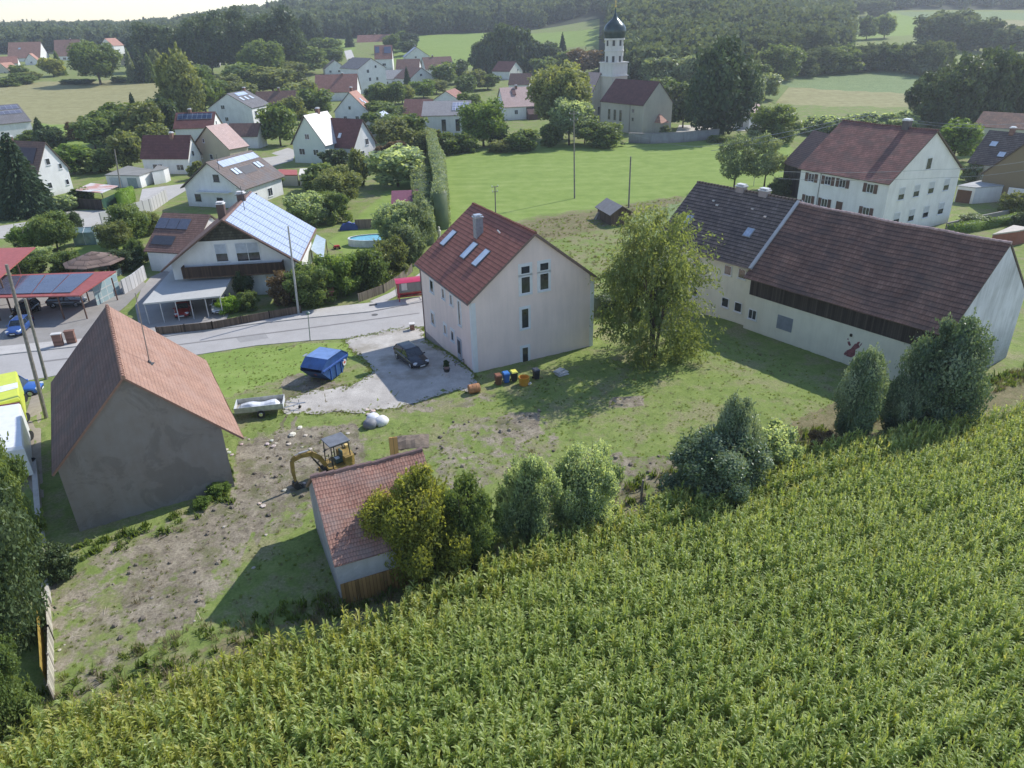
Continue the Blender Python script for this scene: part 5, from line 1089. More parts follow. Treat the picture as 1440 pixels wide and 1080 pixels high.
def wallrun(name,pts,h,th,mat,label,cat='wall',px=True,group=None,cap=None,top=None,posts=None,pitch=0):
    P=[at(*p) for p in pts] if px else [Vector(p) for p in pts]
    e=empty(name,P[0],0,label,cat,group); O=P[0]; b=MB(); u=0; c_=MB()
    for a,c in zip(P,P[1:]):
        d=(c-a); d.z=0; L=d.length; d.normalize(); n=Vector((-d.y,d.x,0))*th/2; a0,c0=a-O,c-O
        bo=Vector((0,0,-.4)); hv=Vector((0,0,h))
        Q=[a0-n+bo,c0-n+bo,c0+n+bo,a0+n+bo,a0-n+hv,c0-n+hv,c0+n+hv,a0+n+hv]
        for f in((4,5,6,7),(0,1,5,4),(1,2,6,5),(2,3,7,6),(3,0,4,7)): b.quad([Q[i] for i in f],0,[(u,0),(u+L,0),(u+L,h),(u,h)])
        if cap: m=n*1.5; c_.hexa([a0-m+hv,c0-m+hv,c0+m+hv,a0+m+hv,a0-m+hv*1+Vector((0,0,.06)),c0-m+hv+Vector((0,0,.06)),c0+m+hv+Vector((0,0,.06)),a0+m+hv+Vector((0,0,.06))])
        if posts:
            k=max(1,int(L/posts[0]))
            for i in range(k+1):
                q=a0+d*(L*i/k); pb=MB(); pb.box((q.x,q.y,q.z+h/2),(posts[1],posts[1],h+.15)); pb.build('post',posts[2],e)
        u+=L
    b.build('panel' if posts else 'face',mat,e)
    if cap: c_.build('coping',cap,e)
    return e
def hedge(name,pts,h,w,tone,label,n=2600,ls=.14,seed=1,group=None,px=True):
    P=[at(*p) for p in pts] if px else [Vector(p) for p in pts]; O=P[0]; g=np.random.default_rng(seed)
    seg=[(a-O,c-O) for a,c in zip(P,P[1:])]; Ls=np.array([(c-a).length for a,c in seg]); idx=g.choice(len(seg),n,p=Ls/Ls.sum()); t=g.random(n)
    A=np.array([s_[0] for s_ in seg])[idx]; C=np.array([s_[1] for s_ in seg])[idx]; D=C-A; D[:,2]=0; D/=np.linalg.norm(D,axis=1)[:,None]; Nn=np.stack([-D[:,1],D[:,0],0*t],1)
    base=A+(C-A)*t[:,None]; s_=g.random(n); side=np.where(s_<.4,-1,np.where(s_<.8,1,0)); off=np.where(side==0,g.uniform(-1,1,n),side*(.93+.12*g.random(n)))*w/2
    z=np.where(side==0,h*(.95+.1*g.random(n)),h*g.random(n)); rr=1+.12*np.sin(base[:,0]*1.3)+.1*np.sin(base[:,1]*.9+1)
    Pt=base+Nn*(off*rr)[:,None]; Pt[:,2]+=z*(1+.06*np.sin(base[:,1]*1.1))
    nr=np.where((side==0)[:,None],np.array([[0,0,1.]]),Nn*side[:,None])*.7+unit(n,g)*.8; nr/=np.linalg.norm(nr,axis=1)[:,None]; T=np.cross(nr,unit(n,g)); T/=np.linalg.norm(T,axis=1)[:,None]
    cv=[];cf=[]
    for a,c in seg:
        d=(c-a); d.z=0; d.normalize(); m=Vector((-d.y,d.x,0))*w*.43; k=len(cv)
        cv+=[a-m,c-m,c+m,a+m]+[q+Vector((0,0,h*.93)) for q in(a-m,c-m,c+m,a+m)]; cf+=[(k+4,k+5,k+6,k+7),(k,k+1,k+5,k+4),(k+1,k+2,k+6,k+5),(k+2,k+3,k+7,k+6),(k+3,k,k+4,k+7)]
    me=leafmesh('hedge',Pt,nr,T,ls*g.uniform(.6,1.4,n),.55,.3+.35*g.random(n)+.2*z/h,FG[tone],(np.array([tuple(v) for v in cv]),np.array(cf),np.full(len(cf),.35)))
    o=link(name,me,None,O); tag(o,label,'hedge',group); return o
# ---------------------------------------------------------------- build everything
build_ground()
# roads
def rd(t,o): # along the village road: t metres along, o metres across from its near edge
    d=Vector((.957,.287)); n=Vector((-.287,.957)); p=Vector((-12.4,75.))+d*t+n*o; return (p.x,p.y)
NEAR=[(-20,545),(65,531),(160,512),(277,499),(360,486),(435,479),(490,476),(560,464),(596,459)]
KERB_=[(-20,502),(107,488),(230,474),(360,456),(440,447),(520,439),(592,425)]
FAR=[(-20,490),(107,478),(230,466),(360,449),(430,438),(470,432),(535,425),(592,418)]
ext=[rd(12,0),rd(17,-.5)]; extf=[rd(17,7.2),rd(12,7.5)]
sheet('road',wp(NEAR)+ext+extf+wp(KERB_)[::-1],ASPH,.03,2.,px=False)
sheet('pavement',wp(KERB_)+[rd(12,7.5),rd(17,7.2),rd(17,9.0),rd(12,9.3)]+wp(FAR)[::-1],PAVE,.1,2.,px=False)
e=empty('kerb',(0,0,0)); e['kind']='structure'
def kerbline(pts,h=.12,w=.16):
    b=MB(); P=[Vector((x,y,tz(x,y))) for x,y in pts]
    for a,c in zip(P,P[1:]):
        d=(c-a).normalized(); n=Vector((-d.y,d.x,0))*w/2; hv=Vector((0,0,h)); b.hexa([a-n,c-n,c+n,a+n,a-n+hv,c-n+hv,c+n+hv,a+n+hv])
    return b
kerbline(wp(KERB_)+[rd(12,7.5),rd(17,7.2)]).build('kerbstone',KERB,e)
kerbline(wp(NEAR[1:7]),.06,.14).build('kerbstone',KERB,e)
sheet('driveway',[(484,478),(560,463),(594,461),(600,482),(670,529),(668,552),(640,550),(600,563),(560,574),(500,580),(405,583),(398,574),(408,560),(445,548),(492,545),(525,524),(512,505),(490,490)],GRAV,.035,2.,jit=.22)
sheet('carport_yard',[(-60,500),(-60,430),(0,415),(110,402),(160,398),(196,392),(206,400),(178,430),(120,478),(0,492)],surf((.25,.24,.22),(.34,.32,.3),.6),.05,3.)
sheet('footpath',[(535,428),(562,414),(590,395),(612,375),(606,372),(575,396),(548,412),(520,424)],PAVE,.04,3.)
sheet('side_lane',[(-40,330),(0,318),(60,309),(92,297),(140,296),(196,284),(236,262),(262,258),(262,268),(236,283),(196,297),(150,314),(120,330),(60,330),(0,336)],surf((.4,.38,.35),(.5,.48,.44),.4),.05,4.)
sheet('house_lane',[(365,222),(405,208),(416,212),(412,226),(384,234)],surf((.4,.38,.35),(.5,.48,.44),.4),.05,5.)
sheet('village_lane',[(478,104),(490,92),(484,72),(494,70),(500,85),(500,104)],surf((.5,.48,.44),(.58,.56,.52),.3),.15,8.)
sheet('cemetery_gravel',[(950,187),(1030,184),(1080,186),(1060,178),(955,176)],surf((.5,.46,.38),(.58,.54,.46),.4),.1,6.)
sheet('churchyard_grass',[(1090,146),(1060,134),(1062,120),(1090,118),(1110,122)],surf((.11,.17,.04),(.2,.24,.07),.4),.1,6.)
sheet('chalet_yard',[(190,430),(200,404),(212,390),(250,372),(335,378),(336,400),(318,452),(224,471),(196,462)],surf((.3,.28,.26),(.4,.38,.36),.6),.04,3.)
sheet('garage_yard',[(196,283),(200,266),(232,262),(262,258),(236,270)],PAVE,.04,4.)
SEAM=surf((.2,.19,.185),(.27,.26,.25),1.); 
def strip_(t0,t1,o0,o1): return [rd(t0,o0),rd(t1,o0),rd(t1,o1),rd(t0,o1)]
sheet('road_seam',[(60,508),(230,487),(430,461.5),(590,440),(590,441.2),(430,463),(230,488.6),(60,510)],SEAM,.04,4.)
sheet('road_patch',[(330,474),(372,468),(378,476),(338,482)],surf((.29,.28,.27),(.36,.35,.34),1.),.037,3.,jit=.05)
# manhole and drain
b=MB(); P=at(527,443); b.lathe([(0,.045),(.38,.045),(.38,.0)],16); o=b.build('manhole_cover',plain((.16,.155,.15),.6,.3),None,P); tag(o,'round manhole cover in the road near the bus shelter','manhole')
b=MB(); b.box((0,0,.03),(.9,.45,.06),rz=.3); o=b.build('drain_grate',plain((.06,.06,.065),.6),None,at(525,430,0)+Vector((0,0,.1))); tag(o,'dark rectangular drain cover in the pavement','drain')
housebits()
# barn mast
bm_=bpy.data.objects['barn']; Mb=bm_.matrix_basis
p0=Matrix.Translation(bm_.location)@Matrix.Rotation(bm_.rotation_euler.z,4,'Z')@Vector((1.75,-1.6,8.2)); p1=onY(190,412,p0.y)
e=empty('roof_mast',p0,0,'thin leaning mast standing on the sunlit barn roof','mast'); b=MB(); b.tube((0,0,-.2),p1-p0,.045,.03,6); b.build('rod',plain((.3,.27,.25),.5,.4),e); b=MB(); b.box((0,0,.0),(.5,.45,.06)); b.lathe([(.12,.0),(.12,.2),(.05,.3)],10); b.build('flashing',DGREY,e)
# vehicles
c0,c1=Vector((-11.0,66.9,0)),Vector((-8.35,62.9,0)); d=(c1-c0).normalized(); m_=(c0+c1)/2
car((m_.x,m_.y,tz(m_.x,m_.y)+.04),math.atan2(d.y,d.x),'dark grey estate car parked in the shade beside the pink house',(.035,.04,.05),4.6,1.85,1.5)
skip(Vector((-17.3,62.0,tz(-17.3,62.)+.05)),R(68))
trailer(at(368,581)+Vector((0,0,.04)),math.atan2(.8,4.2))
ex=Vector(at(470,668)); bk=Vector(at(391,698)); dv=bk-ex; excavator((ex.x+.25,ex.y+.3,ex.z),math.atan2(dv.y,dv.x))
P=at(629,530); e=empty('flower_stand',P,.3,'dark planted pots stacked on a pale pedestal beside the house steps','plant stand')
b=MB(); b.tube((0,0,0),(0,0,.55),.2,.17,12); b.build('pedestal',plain((.5,.47,.46),.8,var=.2),e)
b=MB(); b.lathe([(0,.55),(.24,.55),(.34,.85),(.3,.85),(0,.8)],14); b.build('pot',BLACKP,e,smooth=True)
b=MB(); b.lathe([(0,.84),(.2,.84),(.26,1.1),(.22,1.1),(0,1.05)],14); b.build('pot',plain((.3,.2,.18),.8),e,smooth=True)
link('foliage',crownmesh('bush','f',1,FG['dark']),e,(0,0,1.0),0,(.33,.33,.4))
MUDB=plain((.16,.07,.04),.7); BLUEB=plain((.03,.13,.42),.45); BLK=plain((.03,.03,.035),.6)
bin_(701,541,'brown wheelie bin, leftmost in the row below the pink gable',MUDB,plain((.24,.1,.06),.6),orient=.35)
bin_(712,538,'blue wheelie bin between the brown and the yellow-lidded bin',BLUEB,plain((.05,.2,.55),.45),orient=.35)
bin_(723,536,'black wheelie bin with bright yellow lid',BLK,plain((.75,.7,.12),.45),orient=.35)
bin_(754,533,'plain black wheelie bin at the right end of the row',BLK,plain((.09,.1,.12),.5),orient=.35)
P=at(737,541); e=empty('orange_crate',P,.3,'tilted orange plastic tub with dark opening among the bins','tub'); b=MB(); b.lathe([(0,.02),(.42,.02),(.5,.8),(.44,.8),(.4,.1),(0,.1)],18); b.build('shell',plain((.62,.3,.04),.45,var=.15),e,smooth=True); b=MB(); b.tube((.36,-.3,.12),(.5,-.42,.3),.12,.1); b.build('tap',plain((.7,.68,.66),.4),e)
P=at(667,552)+Vector((0,0,.42)); e=empty('barrel',P,R(20),'rusty orange barrel lying on its side in the grass by the drive','barrel'); b=MB()
b.v=[];  b.lathe([(0,-.5),(.36,-.5),(.4,-.48),(.41,-.2),(.43,-.18),(.41,-.16),(.41,.16),(.43,.18),(.41,.2),(.4,.48),(.36,.5),(0,.5)],20); b.v=[(z,y,x) for x,y,z in b.v]; b.build('drum',plain((.42,.2,.09),.7,var=.4,scale=3),e)
P=at(790,527); e=empty('pallet',P,.5,'weathered pale board stack lying in the grass right of the bins','boards')
for i,(dx,dy) in enumerate(((0,0),(.05,.1),(-.1,.3))):
    b=MB(); b.box((dx,dy,.1+.12*i),(1.1,.8-.1*i,.08),rz=.2*i); b.build('board',plain((.55,.53,.5),.8,var=.15),e)
# big bags, rubble
for i,(px,py,c,l) in enumerate(((521,600,(.2,.21,.23),'dark grey builders bag slumped beside two white bags'),(525,592,(.72,.74,.78),'white builders bag behind the dark grey one'),(537,596,(.78,.78,.77),'round white builders bag at the right of the group'))):
    g=random.Random(i); b=MB(); K=9; prev=None; rg=[]
    for z,r in((0,.48),(.2,.56),(.42,.52),(.6,.38),(.68,.18)): rg.append([(r*(1+g.uniform(-.12,.12))*math.cos(a)*1.1,r*(1+g.uniform(-.12,.12))*math.sin(a),z+g.uniform(-.03,.03)) for a in np.linspace(0,2*PI,K,endpoint=False)])
    for A,B in zip(rg,rg[1:]):
        for k in range(K): j=(k+1)%K; b.quad([A[k],A[j],B[j],B[k]])
    b.quad(rg[-1]); o=b.build('builders_bag',plain(c,.6,var=.1),None,at(px,py),g.uniform(0,3),smooth=True,weld=True); tag(o,l,'bag')
def rock(px,py,s,c,label,grp=None,name='stone',sd=0,flat=.6):
    g=random.Random(sd); b=MB(); rg=[]
    for z,r in((0,.8),(.5,1.),(.9,.6)): rg.append([(s*r*g.uniform(.75,1.2)*math.cos(a),s*r*g.uniform(.75,1.2)*math.sin(a),z*s*flat*g.uniform(.8,1.2)) for a in np.linspace(0,2*PI,6,endpoint=False)])
    for A,B in zip(rg,rg[1:]):
        for k in range(6): j=(k+1)%6; b.quad([A[k],A[j],B[j],B[k]])
    b.quad(rg[-1]); o=b.build(name,plain(c,.85,var=.15,scale=5),None,at(px,py),g.uniform(0,6),weld=True); tag(o,label,'stone' if name=='stone' else 'rubble',grp); return o
WR=(.62,.58,.48)
rock(412,612,.34,(.72,.68,.55),'pale cream stone block, larger of two left of the excavator cab',sd=1)
rock(422,602,.24,(.72,.69,.58),'smaller pale stone block just behind the larger cream one',sd=2)
k=3
for px,py,s in((430,613,.2),(406,625,.2),(436,632,.18),(385,628,.22),(382,620,.18),(376,625,.2),(388,624,.16),(489,610,.18),(425,629,.12),(428,680,.15),(415,682,.14),(400,690,.2),(370,712,.22),(365,708,.15),(340,625,.14),(350,618,.1),(516,577,.22),(524,579,.26),(531,576,.2),(518,583,.2),(527,583,.24),(512,581,.16),(322,637,.22),(318,633,.18),(326,640,.15)):
    rock(px,py,s,(.5+.15*rnd.random(),.46+.1*rnd.random(),.38+.1*rnd.random()),'pale rubble stone lying on the dug earth around the excavator',grp='rubble stones around the excavator',sd=k); k+=1
for i in range(24):
    px,py=rnd.choice([(rnd.gauss(290,50),rnd.gauss(790,45)),(rnd.gauss(240,40),rnd.gauss(840,40)),(rnd.gauss(400,40),rnd.gauss(660,25)),(rnd.gauss(90,8),rnd.gauss(940,50))])
    if px<70 or py<690 and px<330 or py>990: continue
    rock(px,py,rnd.uniform(.04,.13),mul((.5,.45,.38),rnd.uniform(.5,1.05)),'small stone lying in the turned earth of the yard',grp='small stones in the turned earth',sd=100+i)
e=empty('board_sheet',at(555,640),.15,'bright orange formwork board leaning upright in the grass behind the shed','board'); b=MB(); b.hexa([(-.32,-.05,0),(.32,-.05,0),(.32,.0,0),(-.32,.0,0),(-.32,.35,1.35),(.32,.35,1.35),(.32,.4,1.35),(-.32,.4,1.35)]); b.build('panel',planks((.75,.42,.16),.32,'x',.08),e)
e=empty('soil_bed',at(578,622),.1,'low dark heap of earth and debris right of the orange board','heap'); b=MB(); g=random.Random(9); G=[[Vector((x*.35-1.4,y*.35-1.,max(0,(1-((x-4)/4.2)**2)*(1-((y-3)/3.2)**2))*.45*g.uniform(.6,1.3))) for x in range(9)] for y in range(7)]
for y in range(6):
    for x in range(8): b.quad([G[y][x],G[y][x+1],G[y+1][x+1],G[y+1][x]])
b.build('earth',surf((.12,.1,.08),(.25,.2,.16),2.),e,weld=True,smooth=False)
# gate pillar by the road
P=at(580,464); e=empty('gate_pillar',P,.2,'short brick pillar with pale cap where the drive meets the road','pillar'); b=MB(); b.box((0,0,.35),(.5,.5,.7)); b.build('brickwork',BRICK,e); b=MB(); b.box((0,0,.76),(.62,.62,.12)); b.build('cap',plain((.65,.63,.6),.7),e)
# bus shelter
P=at(579,421); e=empty('bus_shelter',P,.28,'red-framed glass bus shelter with curved red roof behind the pink house','bus shelter'); red=plain((.42,.02,.05),.4)
b=MB()
for x in(-1.6,1.6):
    for y in(-.7,.7): b.tube((x,y,0),(x,y,2.5),.06,.06,8)
for x in(-1.6,1.6): b.tube((x,-.7,.7),(x,.7,.7),.04)
b.tube((-1.6,.7,.7),(1.6,.7,.7),.04); b.tube((-1.6,.7,2.45),(1.6,.7,2.45),.05); b.tube((-1.6,-.7,2.45),(1.6,-.7,2.45),.05); b.build('frame',red,e)
b=MB(); n=8
for i in range(n):
    a0,a1=-1+2*i/n,-1+2*(i+1)/n; z=lambda a: 2.5+.25*(1-a*a); b.hexa([(-1.9,a0,z(a0)),(1.9,a0,z(a0)),(1.9,a1,z(a1)),(-1.9,a1,z(a1)),(-1.9,a0,z(a0)+.05),(1.9,a0,z(a0)+.05),(1.9,a1,z(a1)+.05),(-1.9,a1,z(a1)+.05)])
b.build('roof',plain((.5,.04,.1),.35),e)
b=MB(); b.box((0,.7,1.5),(3.1,.03,1.5)); b.build('rear_pane',plain((.16,.18,.18),.15,spec=1.),e)
b=MB(); b.box((0,.68,.4),(3.1,.04,.5)); b.build('lower_panel',red,e); b=MB(); b.box((0,.4,.45),(2.6,.35,.05)); b.build('bench',W_BROWN,e)
b=MB(); b.box((-.7,.66,1.5),(.7,.02,.9)); b.build('timetable',plain((.65,.68,.66),.5),e)
pole((798-240,418),(556,402),.05,.04,'bus_stop_post','thin grey post on the verge left of the bus shelter',plain((.3,.32,.32),.5))
# flat carport beside the chalet
def carport():
    A,B,Cc,D=Vector((*at(204,400,2.4)[:2],0)),None,None,None
    z=2.45
    q=[at(201,429,z),at(310,418,z),at(333,383,z),at(243,380,z)]
    c=sum(q,Vector())/4; e=empty('flat_carport',(c.x,c.y,-.7),0,'flat pale-roofed carport in front of the chalet house','carport'); O=Vector((c.x,c.y,-.7))
    b=MB(); P=[v-O for v in q]; P=[Vector((p.x,p.y,z)) for p in P]; b.hexa(P+[p+Vector((0,0,.18)) for p in P]); b.build('roof',surf((.42,.42,.4),(.52,.52,.5),.3),e)
    for i in range(6):
        p=P[0].lerp(P[1],i/5*.97+.01); b=MB(); b.tube((p.x,p.y+.2,0),(p.x,p.y+.2,z),.06); b.build('post',plain((.5,.5,.5),.5),e)
    for i in range(2): p=P[3].lerp(P[2],i); b=MB(); b.tube((p.x,p.y-.2,0),(p.x,p.y-.2,z),.06); b.build('post',plain((.5,.5,.5),.5),e)
    return P,O
CPp,CPo=carport()
for t,c,l in((.36,(.3,.02,.02),'red car parked under the flat carport'),(.85,(.6,.62,.64),'white car parked under the right end of the flat carport')):
    p=CPo+CPp[0].lerp(CPp[1],t)+Vector((0,2.6,0)); p.z=-.62; car((p.x,p.y,p.z),R(-75),l,c,4.2,1.75,1.45)
wallrun('plank_fence',[(222,472),(300,464),(380,449),(424,441)],1.0,.08,planks((.14,.105,.08),.14,'x',.4),'low dark plank fence along the pavement below the chalet','fence',posts=(2.4,.12,W_DARK))
wallrun('garden_fence',[(505,425),(540,412),(562,398),(580,382)],1.1,.06,planks((.2,.17,.13),.12,'x',.4),'greyish garden fence running up behind the shrubs to the bus stop','fence',posts=(2.5,.1,W_GREY))
wallrun('concrete_wall',[(144,318),(180,308),(215,297),(236,283)],2.4,.15,planks((.5,.49,.47),1.6,'x',.12),'pale concrete panel wall beside the side lane','wall')
wallrun('garden_wall',[(175,414),(190,405),(206,392)],1.9,.15,planks((.5,.5,.5),.9,'x',.15),'white slatted screen wall at the end of the carport yard','wall')
# red carport with panels
z=3.0
q=[at(-60,421,z),at(112,417,z),at(165,388,z),at(-60,396,z)]; O=Vector((q[1].x,q[1].y,-.7)); e=empty('solar_carport',O,0,'open red-roofed carport with a row of dark solar panels at the left edge','carport')
P=[Vector((v.x-O.x,v.y-O.y,z+(0.0 if i<2 else .5))) for i,v in enumerate(q)]
b=MB(); b.hexa(P+[p+Vector((0,0,.15)) for p in P]); b.build('roof',plain((.33,.09,.08),.6,var=.15),e)
for t in(0,.28,.55,.8,.985):
    for u_ in(.06,.9): p=P[0].lerp(P[1],t).lerp(P[3].lerp(P[2],t),u_); b=MB(); b.tube((p.x,p.y,0),(p.x,p.y,z),.09); b.build('post',plain((.13,.07,.05),.7),e)
pvm=plain((.085,.1,.15),.12,var=.15,scale=.6,spec=1.)
for i in range(6):
    t0,t1=.90-.155*(i+1)+.008,.90-.155*i; b=MB(); Q=[]
    for t,u_ in((t0,.1),(t1-.0,.1),(t1-.02,.9),(t0-.02,.9)): p=P[0].lerp(P[1],t).lerp(P[3].lerp(P[2],t),u_); Q.append(Vector((p.x,p.y,z+.2+.5*u_)))
    b.hexa(Q+[p+Vector((0,0,.06)) for p in Q]); b.build('solar_panel',pvm,e)
q=[at(-60,395,4.6),at(0,392,4.6),at(50,349,5.2),at(-60,352,5.2)]; O2=Vector((q[1].x,q[1].y,-.7)); e=empty('red_canopy',O2,0,'higher plain red canopy roof at the left edge above the solar carport','canopy'); P=[v-O2 for v in q]
b=MB(); b.hexa(P+[p+Vector((0,0,.15)) for p in P]); b.build('roof',plain((.36,.1,.09),.6,var=.12),e)
for p in(P[1],P[2].lerp(P[3],.3),P[0].lerp(P[1],.5)): b=MB(); b.tube((p.x,p.y,0),p,.1); b.build('post',plain((.13,.07,.05),.7),e)
car(at(30,466)+Vector((0,0,.06)),R(-80),'blue car parked nose-out under the left carport',(.05,.12,.35),4.3,1.75,1.45)
car(at(38,444)+Vector((0,0,.06)),R(-85),'black car standing behind the blue one under the carport',(.02,.02,.022),4.5,1.85,1.7)
car(at(96,430)+Vector((0,0,.06)),R(5),'dark silver car parked behind the solar carport',(.12,.12,.13),4.4,1.8,1.4)
for px,py,l,c in((84,487,'brick gate pier with pale cap, left one of the pair',.9),(102,483,'plain brick gate pier, right one of the pair',.0)):
    P=at(px,py); e=empty('gate_pier',P,.25,l,'pier'); b=MB(); b.box((0,0,.7),(.9,.5,1.5)); b.build('brickwork',BRICK,e)
    b=MB(); b.box((0,0,1.49),(1.,.6,.1)); b.build('cap',plain((.6,.58,.55),.7) if c else BRICK,e)
wallrun('glass_screen',[(137,430),(170,412)],2.6,.1,solar((.28,.38,.4),(.5,.52,.5),1.2,.9,.2,.06),'turquoise frosted glass screen at the end of the solar carport','screen')
P=at(113,425); e=empty('flower_shelf',P,.3,'rack of flower pots beside the carport post','plant stand'); b=MB()
for zz_ in(.4,.9,1.4): b.box((0,0,zz_),(.9,.4,.04))
for x in(-.42,.42): b.tube((x,0,0),(x,0,1.5),.03)
b.build('rack',W_BROWN,e); 
for i in range(6): b=MB(); b.lathe([(0,0),(.09,0),(.12,.2),(0,.2)],8,c=(-.3+.3*(i%3),0,.42+.5*(i//3))); b.build('pot',plain((.4,.16,.08),.8),e)
# trucks at the left edge
def truck(q,h,name,label,c,cat='van',cabc=None,marks=()):
    P0=[at(x,y,h) for x,y in q]; O=Vector((P0[0].x,P0[0].y,tz(P0[0].x,P0[0].y))); e=empty(name,O,0,label,cat); P=[p-O for p in P0]; P=[Vector((p.x,p.y,h)) for p in P]
    b=MB(); ins=[p.lerp(sum(P,Vector())/4,.04) for p in P]; lo=[Vector((p.x,p.y,.5)) for p in P]; mid=[Vector((p.x,p.y,h-.2)) for p in P]; top=[Vector((p.x,p.y,h)) for p in ins]
    for A,B in((lo,mid),(mid,top)):
        for i in range(4): j=(i+1)%4; b.quad([A[i],A[j],B[j],B[i]])
    b.quad(top); b.quad(lo[::-1]); b.build('box_body',plain(c,.35,var=.06),e)
    return e,P
YP=(.62,.68,.06)
# roof corners picked on the photograph (right rear, right front, left front, left rear)
e,P=truck([(27,560),(27,532),(-45,545),(-45,580)],2.6,'yellow_van','bright yellow van with white roof stripe, partly cut off at the left edge',YP)
b=MB(); a=P[0].lerp(P[1],.35)+Vector((0,0,.02)); c=P[3].lerp(P[2],.35)+Vector((0,0,.02)); a2=P[0].lerp(P[1],.55)+Vector((0,0,.02)); c2=P[3].lerp(P[2],.55)+Vector((0,0,.02)); b.quad([c,a,a2,c2]); b.build('roof_stripe',plain((.75,.76,.74),.4),e)
for t in(.15,.8):
    p=P[0].lerp(P[1],t); b=MB(); b.tube((p.x-.2,p.y,.38),(p.x+.02,p.y,.38),.38,.38,16); b.build('wheel',TYRE,e)
e,P=truck([(33,628),(28,566),(-50,578),(-50,640)],2.9,'white_box_truck','white box truck beside the yellow van, dappled by tree shade',(.78,.79,.8),'truck')
b=MB(); a=P[1]; c=P[2]; d_=(P[0]-P[1]).normalized(); b.hexa([a+Vector((0,0,-.02)),c+Vector((0,0,-.02)),c+d_*.12+Vector((0,0,-.02)),a+d_*.12+Vector((0,0,-.02)),a+Vector((0,0,.06)),c+Vector((0,0,.06)),c+d_*.12+Vector((0,0,.06)),a+d_*.12+Vector((0,0,.06))]); b.build('roof_rail',plain((.2,.03,.04),.5),e)
for t in(.25,.85):
    p=P[0].lerp(P[1],t); b=MB(); b.tube((p.x-.3,p.y,.42),(p.x+.02,p.y,.42),.42,.42,16); b.build('wheel',TYRE,e)
car(at(24,556)+Vector((0,0,.05)),R(15),'bright blue van nose showing behind the yellow van',(.05,.16,.5),4.6,1.9,1.9)
# gravel strip, low wall and old fence along the left boundary
wallrun('boundary_wall',[(50,655),(55,715),(64,800),(68,850)],.55,.35,surf((.42,.39,.34),(.6,.57,.5),1.2),'low pale concrete wall running past the barn along the left boundary','wall')
wallrun('boundary_screen',[(70,850),(75,900),(76,985)],1.0,.05,planks((.45,.42,.34),.35,'x',.35),'bleached fibreglass screen fence sagging along the lower left boundary','fence',posts=(2.0,.09,W_GREY))
wallrun('yellowed_sheet',[(60,880),(64,930),(66,960)],1.1,.03,plain((.38,.27,.06),.6,var=.35,scale=2),'yellowed plastic sheet leaning behind the bleached screen fence','sheet')
sheet('verge_strip',[(27,660),(45,555),(55,545),(62,560),(58,640),(62,700),(50,700)],surf((.26,.22,.17),(.38,.34,.27),1.5),.03,2.)
# poles and wires
WOOD=plain((.22,.2,.17),.85,var=.3,scale=4); 
_,A1=pole((65,588),(9,372),.17,.12,'telephone_pole','taller leaning wooden pole of the pair left of the barn',WOOD)
_,A2=pole((65,533),(35,420),.16,.12,'telephone_pole','shorter wooden pole of the pair, propping the taller one',WOOD)
PG=None
_,B1=pole((697,300),(696,262),.12,.09,'power_pole','short wooden pole with white insulators at the near end of the meadow',WOOD,'pole',arms=((.98,1.2),(.8,1.)))
_,B2=pole((808,279),(807,156),.15,.1,'power_pole','tallest wooden power pole, standing in the bright meadow',WOOD,arms=((.97,1.8),(.9,1.6)))
_,B3=pole((884,292),(887,220),.15,.12,'power_pole','plain wooden pole beside the plank field shed',WOOD)
_,B4=pole((420,442),(405,318),.14,.1,'power_pole','grey pole by the plank fence in front of the chalet',plain((.4,.4,.37),.7))
_,B5=pole((172,280),(161,210),.16,.12,'power_pole','wooden pole between the white garages and the bright hedge',WOOD)
_,B6=pole((416,260),(415,235),.1,.08,'roof_pole','x',WOOD) if False else (None,None)
P=at(433,479); e,LT=pole((436,479),(433,441),.06,.045,'street_lamp','slim street lamp with small dark head on the near road edge',plain((.25,.28,.26),.5),'street lamp')
b=MB(); b.lathe([(0,-.1),(.2,-.05),(.24,.1),(.1,.22),(0,.25)],10); b.build('lamp_head',plain((.1,.16,.14),.4),e,LT-e.location)
_,B7=pole((1060,262),(1061,246),.07,.05,'signpost','thin post with white head behind the yellow farmhouse',plain((.6,.6,.6),.5))
far1=onY(1500,175,190); 
wire('power_line',[onY(1000,203,150),onY(1083,190,145),onY(1220,159,150)],'lower-left pair cable sloping up behind the farmhouse, upper strand',.15,.05,cat='cable')
wire('power_line',[onY(1000,212,148),onY(1090,196,143),onY(1222,162,148)],'lower-left pair cable sloping up behind the farmhouse, lower strand',.15,.05,cat='cable')
wire('power_line',[onY(1222,159,150),onY(1330,174,140),onY(1460,173,135)],'cable crossing above the farmhouse chimney toward the right edge, upper strand',.2,.04)
wire('power_line',[onY(1222,162,148),onY(1340,179,139),onY(1460,179,134)],'cable crossing above the farmhouse chimney toward the right edge, lower strand',.2,.04)
wire('power_line',[onY(1095,241,110),onY(1320,238,105),onY(1460,224,100)],'thin cable passing in front of the farmhouse eaves',.3,.03)
wire('power_line',[onY(1095,251,109),onY(1320,250,104),onY(1460,236,99)],'second thin cable just below the farmhouse eaves',.3,.03)
wire('power_line',[B2,onY(960,205,142),onY(1083,190,145)],'cable sagging from the tallest meadow pole to the right',.8,.03)
